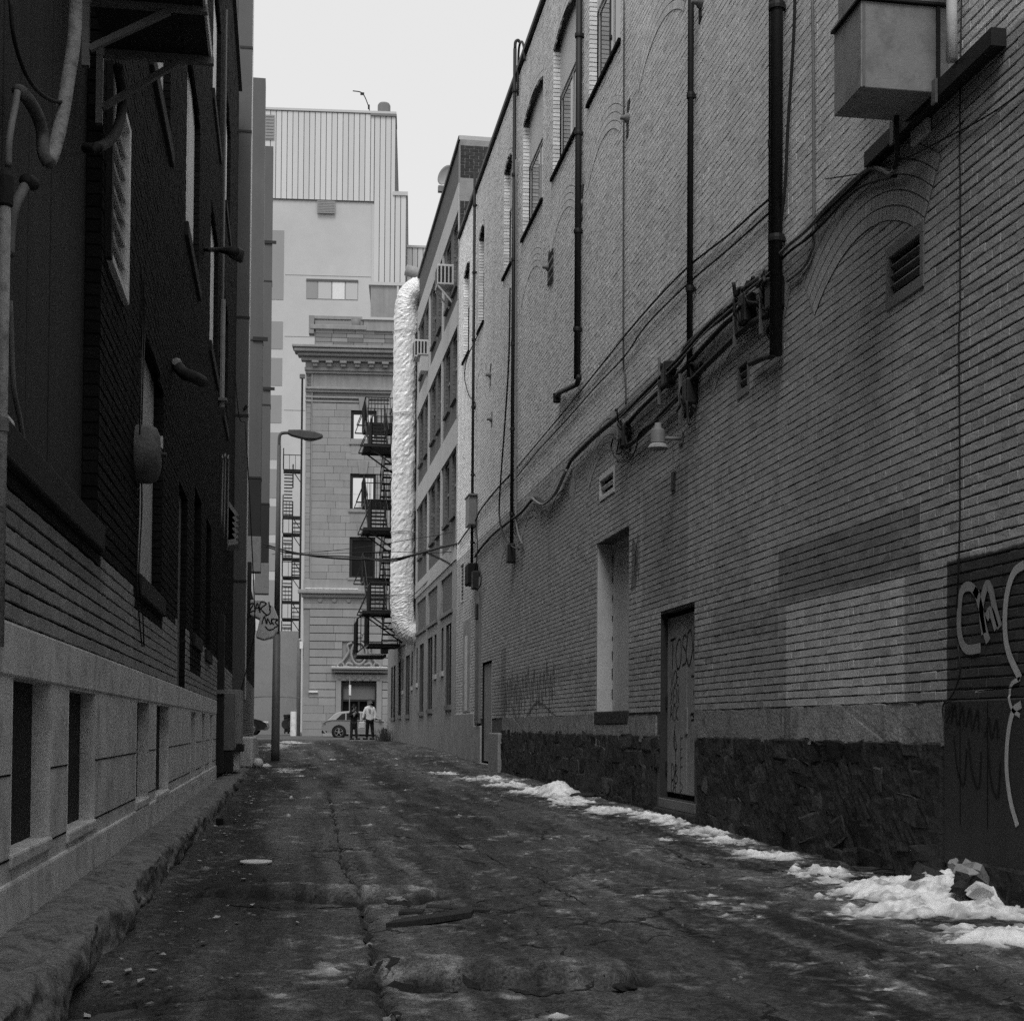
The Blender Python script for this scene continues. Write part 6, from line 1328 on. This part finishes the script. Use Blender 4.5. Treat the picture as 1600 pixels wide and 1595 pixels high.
# tangled clamps where the pipes meet the run
def clutter(label, px, py, n, sp, m='cable_black'):
    c = RW(px, py, .09); t = thing('cable_clamp', label, 'clamp', c)
    for k in range(n):
        a = c+Vector((random.uniform(-.06, .05), random.gauss(0, sp), random.gauss(0, sp))); P = [a]
        for _ in range(4): a = a+Vector((random.uniform(-.03, .03), random.gauss(0, sp*.7), random.gauss(0, sp*.7))); a.x = min(a.x, XR-.03); P.append(a)
        MB().tube(smooth_path(P, 4), random.uniform(.008, .02), 6).build('wire', m, t, smooth=True)
    MB().box((XR-.14, c.y-.1, c.z-.16), (XR-.015, c.y+.1, c.z+.12)).build('bracket', 'black_metal', t, bevel=.02)
    MB().bar((XR-.10, c.y+.3, c.z+.25), (XR-.10, c.y+.3, c.z-.3), .03).build('arm', 'grey_metal', t); return t
clutter('dense black knot of clamps where the thick drainpipe crosses the cables', 1208, 455, 9, .11); clutter('smaller clamp knot left of the thick drainpipe on the cable run', 1165, 480, 5, .09)
clutter('black knot of clamps at the foot of the second drainpipe', 1076, 610, 8, .11); clutter('tangle of wires and porcelain clips left of the wall lamp', 975, 680, 8, .11)
clutter('clamp bracket on the cable run midway to the wall lamp', 1042, 582, 3, .07)
# iron tie plates
def tie(label, px, py, w, h):
    c = RW(px, py, .02); t = thing('tie_plate', label, 'tie plate', c)
    MB().prism([(-w, h*.9), (w*.3, h), (w, h*.3), (w*.9, -h), (-w*.2, -h*.8), (w*.3, 0)], lambda q: c+Vector((-.0, q[0], q[1])), lambda q: c+Vector((.02, q[0], q[1]))).build('plate', 'black_metal', t, bevel=.006)
    MB().lathe([(0, .10), (.025, .10), (.03, .05), (.06, .03), (.065, .0)], c, (-1, 0, 0), 10).build('bolt', 'grey_metal', t, smooth=True)
tie('iron tie plate below the nearest arched window on the right wall', 981, 185, .10, .24); tie('iron tie plate just right of the drainpipe that kicks left', 909, 318, .12, .28); tie('iron tie plate beside a small slotted vent under the third arched window', 857, 418, .12, .28)
tie('iron tie plate on the far wall between two pipes', 766, 586, .12, .26); tie('iron tie plate at the very top beside the second drainpipe', 1095, 4, .10, .2); tie('small iron tie plate above the far end cable', 768, 655, .08, .16)
h = Hole(23.75, 24.05, 7.15, 7.65)
v = MB().box((XR-.025, RW(866, 430).y, RW(863, 433).z), (XR+.0, RW(859, 430).y, RW(863, 404).z)).build('vent', 'grey_metal', RB); c = RW(863, 418)
for k in range(4): MB().box((XR-.03, c.y-.2, c.z-.28+k*.15), (XR-.026, c.y+.2, c.z-.19+k*.15)).build('slat', 'void', v)
# wall lamp
c = RW(1028, 690, .28); wl = thing('wall_lamp', 'grey bell shaped wall lamp below the cable run above the graffiti door', 'wall lamp', c)
MB().lathe([(a_*.68, b_*.68) for a_, b_ in ((0, .30), (.05, .30), (.055, .22), (.10, .20), (.115, .17), (.115, .0), (.12, -.02))], c, n=20).build('housing', 'grey_metal', wl, smooth=True)
MB().lathe([(a_*.68, b_*.68) for a_, b_ in ((.10, -.02), (.135, -.05), (.165, -.10), (.17, -.12), (.15, -.11), (.11, -.05))], c, n=24).build('shade', 'lagging_pale', wl, smooth=True)
MB().tube([c+Vector((.07, 0, .04)), c+Vector((.27, -.0, .04))], .022, 8).build('arm', 'grey_metal', wl); MB().box((XR-.03, c.y-.08, c.z-.02), (XR-.012, c.y+.08, c.z+.10)).build('wall_plate', 'grey_metal', wl, bevel=.006)
pipe('cable', 'thin wire dropping from the wall lamp to a small faceplate', 'cable', ((1052, 690), (1051, 700), (1052, 725), (1054, 738)), .006, 'grey_metal', .03, n=5)
c = RW(1054.5, 752); t = MB().box((XR-.03, c.y-.06, c.z-.11), (XR-.005, c.y+.06, c.z+.11)).build('faceplate', 'dark_paint', None, bevel=.006, loc=c); tag(t, 'small dark faceplate under the wall lamp', 'faceplate')
# sheet metal box on its rail
yb, zb_ = 10.98, 4.93
pb = thing('duct_box', 'big stained sheet metal duct box bolted high on the right wall', 'duct box', (XR-.3, 10.3, zb_))
q0 = onY(1303, 180, 11.06); q1 = onY(1348, 137, 9.9)
xb0 = None
def solveX(px, py, y): return onY(px, py, y)
A0 = onX(1303, 182, XR-.62); A1 = onX(1345, 137, XR-.62)
bx0, by1, by0, bz0 = XR-.62, A0.y, A1.y, (A0.z+A1.z)/2
MB().box((bx0, by0, bz0), (XR-.01, by1, bz0+.575)).build('lower_box', 'sheet_metal', pb, bevel=.006)
MB().box((bx0-.02, by0-.02, bz0+.578), (XR-.01, by1+.02, bz0+.60)).build('flange', 'black_metal', pb, bevel=.005)
MB().box((bx0+.02, by0+.01, bz0+.603), (XR-.01, by1-.02, bz0+2.1)).build('upper_box', 'sheet_metal', pb, bevel=.006)
MB().box((XR-.10, by0-.015, bz0-.01), (XR-.075, by0-.002, bz0+.57)).build('seam', 'black_metal', pb)
MB().box((bx0+.012, by0-.004, bz0+.008), (bx0+.03, by0-.001, bz0+.57)).build('seam', 'grey_metal', pb)
ob = thing('pipe', 'bent drain hose leaving the underside of the sheet metal box', 'pipe', (XR-.25, by0+.3, bz0-.5))
a = onX(1401, 182, XR-.2); b = RW(1402, 240, .12); MB().tube(smooth_path([(a.x, a.y, bz0+.05), (a.x, a.y, a.z-.1), (b.x, b.y, b.z), RW(1398, 262, .08)], 5), .018, 8).build('run', 'board_dark', ob, smooth=True)
ra, rbb = RW(1268, 368, .05), RW(1563, 74, .05)
rl_ = thing('rail', 'long black angle iron rail slanting under the sheet metal box', 'rail', (XR-.05, 10, 4.2))
MB().box((XR-.11, rbb.y, 4.16), (XR-.01, RW(1372, 258).y, 4.27)).build('angle', 'black_metal', rl_); MB().box((XR-.04, RW(1372, 258).y, 4.18), (XR-.01, ra.y, 4.22)).build('angle', 'black_metal', rl_)
for px, py in ((1420, 205), (1487, 150)): c = RW(px, py); MB().box((XR-.13, c.y-.03, 4.12), (XR-.112, c.y+.03, 4.28)).build('bolt_plate', 'grey_metal', rl_)
wp = thing('pipe', 'pale wrapped pipe standing on the rail right of the sheet metal box', 'pipe', (XR-.12, 8.95, 4.3))
a = RW(1487, 140, .14); MB().tube([(a.x, a.y, 4.275), (a.x+.01, a.y+.02, 4.6), (a.x, a.y, 5.0), (a.x, a.y, 5.15)], [.04, .035, .04, .045], 8).build('run', 'white_paint', wp, smooth=True)
MB().lathe([(.05, 0), (.09, .12), (.09, .5), (.0, .52)], (a.x, a.y, 5.1), n=12).build('boot', 'board_dark', wp, smooth=True)
pc = RW(1440, 205, .03); t = MB().box((XR-.05, pc.y-.12, pc.z-.06), (XR-.012, pc.y+.14, pc.z+.05)).build('offcut', 'pale_metal', None, bevel=.01, loc=pc); tag(t, 'pale metal offcut wedged under the black rail', 'offcut')

# ------------------------------------------------------------------ wires across the alley
def wire(label, pts, r, m='cable_black'):
    P = smooth_path([onY(x, y, d_) for x, y, d_ in pts], 6); t = MB().tube(P, r, 6).build('wire', m, None, smooth=True, loc=P[0]); tag(t, label, 'wire')
wire('thickest black wire sagging across the alley from lamp to meter box', ((412, 850, 47), (450, 861, 46.5), (500, 870, 45), (560, 874, 43.5), (610, 874, 42), (650, 866, 40.5), (690, 855, 38.5), (720, 848, 36.6)), .030)
wire('black wire twisted just under the thickest one across the alley', ((412, 853, 47.1), (450, 864, 46.5), (495, 868, 45), (550, 870, 43.5), (610, 877, 42), (655, 864, 40.5), (700, 851, 38), (718, 852, 36.7)), .022)
wire('thin straight wire above the sagging bundle', ((425, 866, 47), (500, 862, 45), (580, 853, 43), (640, 843, 41), (700, 833, 38.5), (733, 823, 36.4)), .010)
wire('thin wire curving from the sagging bundle to the far pier', ((470, 866, 46), (540, 864, 44), (620, 862, 42), (668, 864, 40), (705, 862, 38), (728, 861, 36.6)), .010)
wire('heavy drop wire curving from the bundle down to the junction box', ((668, 864, 40), (690, 874, 39), (712, 885, 37.8), (728, 885, 36.6), (740, 874, 36), (748, 862, 35.4)), .028)
wire('thin slanting wire from the office wall up to the bundle end', ((644, 932, 48.5), (668, 908, 44.5), (690, 880, 41), (712, 852, 37.5)), .014)
wire('faint wire over the far grey wall left of the lamp', ((388, 1090, 60), (420, 1088, 63), (470, 1090, 66)), .02, 'cable_grey')
wire('long slack wire hanging down the nearest tall duct', ((383, 660, 32.6), (389, 760, 32.6), (394, 860, 32.6), (398, 960, 32.7), (397, 995, 32.8), (384, 1050, 32.9), (366, 1120, 32.9)), .014)
wire('thin cord along the left building corner', ((372, 0, 32.3), (370, 150, 32.3), (366, 300, 32.3), (363, 480, 32.3), (372, 640, 32.4), (383, 660, 32.6)), .012)

# ------------------------------------------------------------------ LEFT wall fittings
random.seed(101)
LWp = dict(wall=LW)
t = thing('downpipe', 'pale grey downpipe at the very left edge of the picture', 'pipe', (XL+.06, 6.0, .3))
a = LW(2, 700, .06); MB().tube([(XL+.06, a.y, .30), (XL+.06, a.y, 2.02)], .022, 12).build('run', 'lagging_pale', t, smooth=True); MB().lathe([(.022, -.03), (.028, -.026), (.028, .026), (.022, .03)], (XL+.06, a.y, LW(2, 663, .06).z), n=12).build('collar', 'sheet_metal', t)
MB().lathe([(.022, 0), (.03, .01), (.03, .12), (.022, .14)], (XL+.06, a.y, 2.0), n=12).build('socket', 'board_dark', t)
pipe('cable', 'grey cable hanging in the near boarded window', 'cable', ((16, 470), (19, 560), (22, 610), (30, 650), (37, 690)), .011, 'cable_grey', -.03, wall=LW)
t = MB().box((XL-.07, LW(10, 700).y-.05, 1.10), (XL-.0, LW(24, 700).y, 1.30)).build('concrete_block', 'base_concrete', None, bevel=.02, loc=(XL, 6.4, 1.1)); tag(t, 'pale rounded block on the sill behind the left edge downpipe', 'block')
pipe('pipe', 'pale insulated pipe rising out of frame to the shelf bracket', 'pipe', ((76, 254, .10), (84, 235, .11), (92, 205, .12), (100, 165, .13), (108, 115, .14), (115, 70, .15), (118, 20, .15), (116, -40, .15)), .032, 'lagging_pale', .1, wall=LW)
pipe('pipe', 'lagged pipe bending up left from the pale insulated pipe', 'pipe', ((76, 256, .10), (68, 240, .08), (66, 210, .07), (60, 185, .06), (48, 162, .04), (36, 146, .02), (28, 142, -.03)), .028, 'lagging', .08, wall=LW)
pipe('pipe', 'thin pale hose hanging left of the lagged pipe', 'pipe', ((27, 144, .03), (24, 165, .03), (18, 195, .03), (14, 225, .03), (13, 260, .03)), .014, 'cable_grey', .03, wall=LW)
pipe('pipe', 'drooping dark hose pair at a valve in the near boarded window', 'pipe', ((50, 282, .06), (44, 285, .05), (34, 300, .04), (22, 325, .03), (16, 360, .02), (14, 400, .02)), .022, 'board_grey', .05, wall=LW)
c = LW(46, 285, .06); t = MB().lathe([(0, -.04), (.03, -.035), (.03, .035), (0, .04)], c, (.3, 1, .2), 12).build('valve', 'board_dark', None, smooth=True, loc=c); tag(t, 'small dark round valve on the drooping hoses', 'valve')
pipe('cable', 'black wire drooping between the lagged pipe and the pale insulated pipe', 'cable', ((16, 0, .02), (22, 60, .03), (40, 115, .05), (65, 148, .07), (95, 160, .12), (110, 145, .14)), .009, 'cable_black', .05, wall=LW)
pipe('pipe', 'dark curved pipe behind the shelf brackets above the slatted louvre', 'pipe', ((184, 105, .12), (190, 140, .12), (190, 175, .12), (182, 205, .12), (165, 225, .11), (148, 232, .10), (135, 232, .0)), .030, 'board_dark', .12, wall=LW)
# shelf brackets and condenser
sh = thing('shelf_bracket', 'pair of triangular steel shelf brackets high on the left wall', 'bracket', (XL, 8.5, 3.5))
shelf_z = None
for y, (px0, py0) in ((8.22, (133, 112)), (8.82, (150, 188))):
    zb2 = onX(px0, py0, XL+.02).z; ztop = onY(158 if y > 8.5 else 140, 75 if y > 8.5 else -6, y).z; e = onY(334 if y > 8.5 else 325, 94 if y > 8.5 else 12, y)
    ztop = (ztop+e.z)/2; MB().box((XL+.012, y-.022, zb2), (XL+.05, y+.022, ztop-.045)).build('upright', 'grey_metal', sh)
    MB().box((XL+.012, y-.022, ztop-.042), (e.x, y+.022, ztop)).build('arm', 'grey_metal', sh)
    MB().bar((XL+.05, y, zb2+.10), (XL+.05+(e.x-XL)*.62, y, ztop-.045), .034).build('strut', 'grey_metal', sh); shelf_z = ztop; shelf_x = e.x
cu = thing('air_conditioner', 'condenser unit on the shelf brackets with riveted dark underside', 'air conditioner', (XL+.4, 8.5, shelf_z))
MB().box((XL+.06, 7.95, shelf_z+.004), (shelf_x-.03, 8.92, shelf_z+.04)).build('base_tray', 'board_dark', cu); MB().box((XL+.10, 8.0, shelf_z+.043), (shelf_x-.05, 8.88, shelf_z+.72)).build('casing', 'grey_metal', cu, bevel=.015)
MB().box((shelf_x-.028, 7.95, shelf_z+.002), (shelf_x-.014, 8.93, shelf_z+.09)).build('edge_plate', 'white_paint', cu)
mb = MB()
for k in range(9): mb.ball((XL+.52, 8.02+k*.1, shelf_z+.002), .008, 6, 4)
o = mb.build('rivet', 'void', cu)
MB().lathe([(.25, 0), (.25, .02), (0, .02)], (shelf_x-.05, 8.44, shelf_z+.38), (1, 0, 0), 20).build('fan_grille', 'black_metal', cu)
# domed exhaust cover
c = Vector((XL+.012, 11.42, 2.07)); ec = thing('exhaust_cover', 'rounded grey domed cover bolted on the left brick wall', 'exhaust cover', c)
MB().lathe([(.22, 0), (.225, .02), (.225, .10), (.20, .15), (.14, .178), (.06, .185), (0, .186)], c, (1, 0, 0), 28).build('dome', 'lagging', ec, smooth=True)
MB().lathe([(0, .225), (.018, .225), (.02, .18)], c, (1, 0, 0), 10).build('knob', 'black_metal', ec); MB().box((c.x+.17, c.y-.02, c.z+.05), (c.x+.195, c.y+.03, c.z+.14)).build('badge', 'pale_metal', ec)
for lab, dx in (('black wire hanging in front of the domed cover, the left one of two', 0), ('black wire hanging in front of the domed cover, the right one of two', 3)):
    pipe('cable', lab, 'cable', ((222+dx*.3, 420, .02), (223+dx, 520, .03), (220+dx, 600, .06), (218+dx, 700, .05), (217+dx*1.5, 800, .03), (214+dx, 900, .04), (217+dx*2, 960, .05), (222+dx, 1010, .05)), .006, 'cable_black', .03, n=5, wall=LW)
pipe('pipe', 'stubby dark flue pipe poking out of the left wall past the domed cover', 'pipe', ((278, 573, .06), (288, 584, .14), (300, 588, .22), (316, 596, .30)), .06, 'board_dark', .1, wall=LW)
c = LW(276, 568, .05); t = MB().lathe([(0, .06), (.04, .04), (.07, -.02), (0, -.02)], c, (.5, -.2, .7), 7).build('flue_collar', 'sheet_metal', None, loc=c); tag(t, 'pale torn collar at the root of the stubby flue pipe', 'collar')
pipe('pipe', 'thin dark arm with a drooping spotlight near the first tall duct', 'spotlight', ((322, 390, .03), (345, 391, .4), (366, 393, .85)), .03, 'board_dark', .1, wall=LW, sm=False)
c = onY(371, 398, 24.3); t = MB().lathe([(0, .12), (.09, .10), (.13, -.08), (.10, -.1), (0, -.06)], c, (.4, -.3, .8), 14).build('spotlight', 'black_metal', None, smooth=True, loc=c); tag(t, 'black spotlight head at the end of the thin arm by the first tall duct', 'spotlight')
t = thing('conduit', 'pale upright conduit on the left wall short of the first tall duct', 'conduit', (XL+.06, 27, 3)); a = LW(348, 500, .06); b = LW(349, 645, .06)
MB().tube([(XL+.06, a.y, LW(349, 650, .06).z), (XL+.06, a.y, LW(353, 500, .06).z)], .045, 8).build('run', 'sheet_metal', t); MB().tube([(XL+.06, a.y, LW(353, 498, .06).z), (XL+.06, a.y, 12)], .02, 6).build('run', 'cable_grey', t); MB().box((XL, a.y-.12, LW(349, 641, .06).z), (XL+.15, a.y+.12, LW(349, 639, .06).z+.02)).build('clamp', 'grey_metal', t)
for i, (x, y0, y1) in enumerate(((347, 716, 820), (351, 714, 840), (356, 717, 860))): pipe('cable', ('left', 'middle', 'right')[i]+' one of three thin pale cables dropping beside the louvre strip', 'cable', ((x, y0), (x+.5, y0-4), (x+1, y0+10), (x-1, y1)), .014, 'cable_grey', .05, n=5, wall=LW)
# toothed pale strip low on the left wall
t = thing('louvre_panel', 'narrow pale zigzag louvre panel on the far left wall beside the first duct', 'louvre', (XL, 28.2, 5))
a = LW(354, 800); b = LW(359, 870)
for k in range(6):
    z = b.z+(a.z-b.z)*k/6; MB().prism([(0, 0), (.22, .05), (0, .36)], lambda q: Vector((XL+.02+q[0], a.y, z+q[1])), lambda q: Vector((XL+.02+q[0], a.y+.9, z+q[1]))).build('slat', 'sheet_metal', t)
# roof things and the air conditioners on the office building
sd = onY(700, 276, 42); t = thing('satellite_dish', 'pale satellite dish peeking over the parapet of the office building', 'dish', (4.0, 42, 15))
c = Vector((sd.x-.02, 42, sd.z)); MB().lathe([(0, .0), (.15, .02), (.25, .06), (.30, .10), (.305, .09), (.25, .04), (0, -.02)], c, (-.75, -.6, .2), 24).build('reflector', 'bank_trim', t, smooth=True)
MB().tube([c+Vector((.05, .05, -.1)), (XR+.15, 42, 15.15)], .04, 8).build('mount', 'grey_metal', t); MB().box(c+Vector((-.28, -.2, -.52)), c+Vector((-.10, -.05, -.35))).build('feed', 'grey_metal', t)
def ac(label, y, z, brace):
    t = thing('air_conditioner', label, 'air conditioner', (XR-.2, y, z)); MB().box((XR-.42, y-.34, z), (XR+.1, y+.34, z+.55)).build('casing', 'pale_metal', t, bevel=.02)
    for k in range(4): MB().box((XR-.40+k*.1, y-.346, z+.06), (XR-.34+k*.1, y-.341, z+.49)).build('grille', 'board_dark', t)
    MB().box((XR-.425, y-.28, z+.06), (XR-.421, y+.28, z+.49)).build('back_grille', 'board_grey', t)
    if brace:
        for dy in (-.3, .3): MB().bar((XR-.4, y+dy, z-.02), (XR-.02, y+dy, z-.45), .04).build('brace', 'light_metal', t)
ac('window air conditioner on diagonal braces in the nearest top floor window', 38.7, 11.75, True); ac('window air conditioner in the top floor window nearer the foil duct', 45.6, 11.55, False)
t = thing('floodlight', 'black floodlight on a pale arm low on the office corner under the fire escape', 'floodlight', (4, 58, 2.2)); c = onY(600, 1016, 58)
MB().box(c+Vector((-.14, -.15, -.14)), c+Vector((.16, .1, .16))).build('head', 'black_metal', t, bevel=.04); MB().bar(c+Vector((.1, 0, 0)), (XR, 58.2, c.z+.25), .06).build('arm', 'light_metal', t); MB().box(c+Vector((-.2, -.17, .16)), c+Vector((.2, .1, .19))).build('visor', 'light_metal', t)
t = thing('air_conditioner', 'small pale vent unit in the upper far window by the foil duct', 'air conditioner', (4.2, 47.5, 11.4)); c = RW(662, 570, .15); MB().box(c+Vector((-.12, -.2, -.25)), c+Vector((.15, .2, .25))).build('casing', 'light_metal', t, bevel=.03); MB().box(c+Vector((-.2, -.22, .26)), c+Vector((.15, .22, .3))).build('hood', 'light_metal', t)

print('objects', len(bpy.data.objects), 'tris', sum(len(o.data.loop_triangles) if o.data.calc_loop_triangles() is None else 0 for o in bpy.data.objects if o.type == 'MESH'))
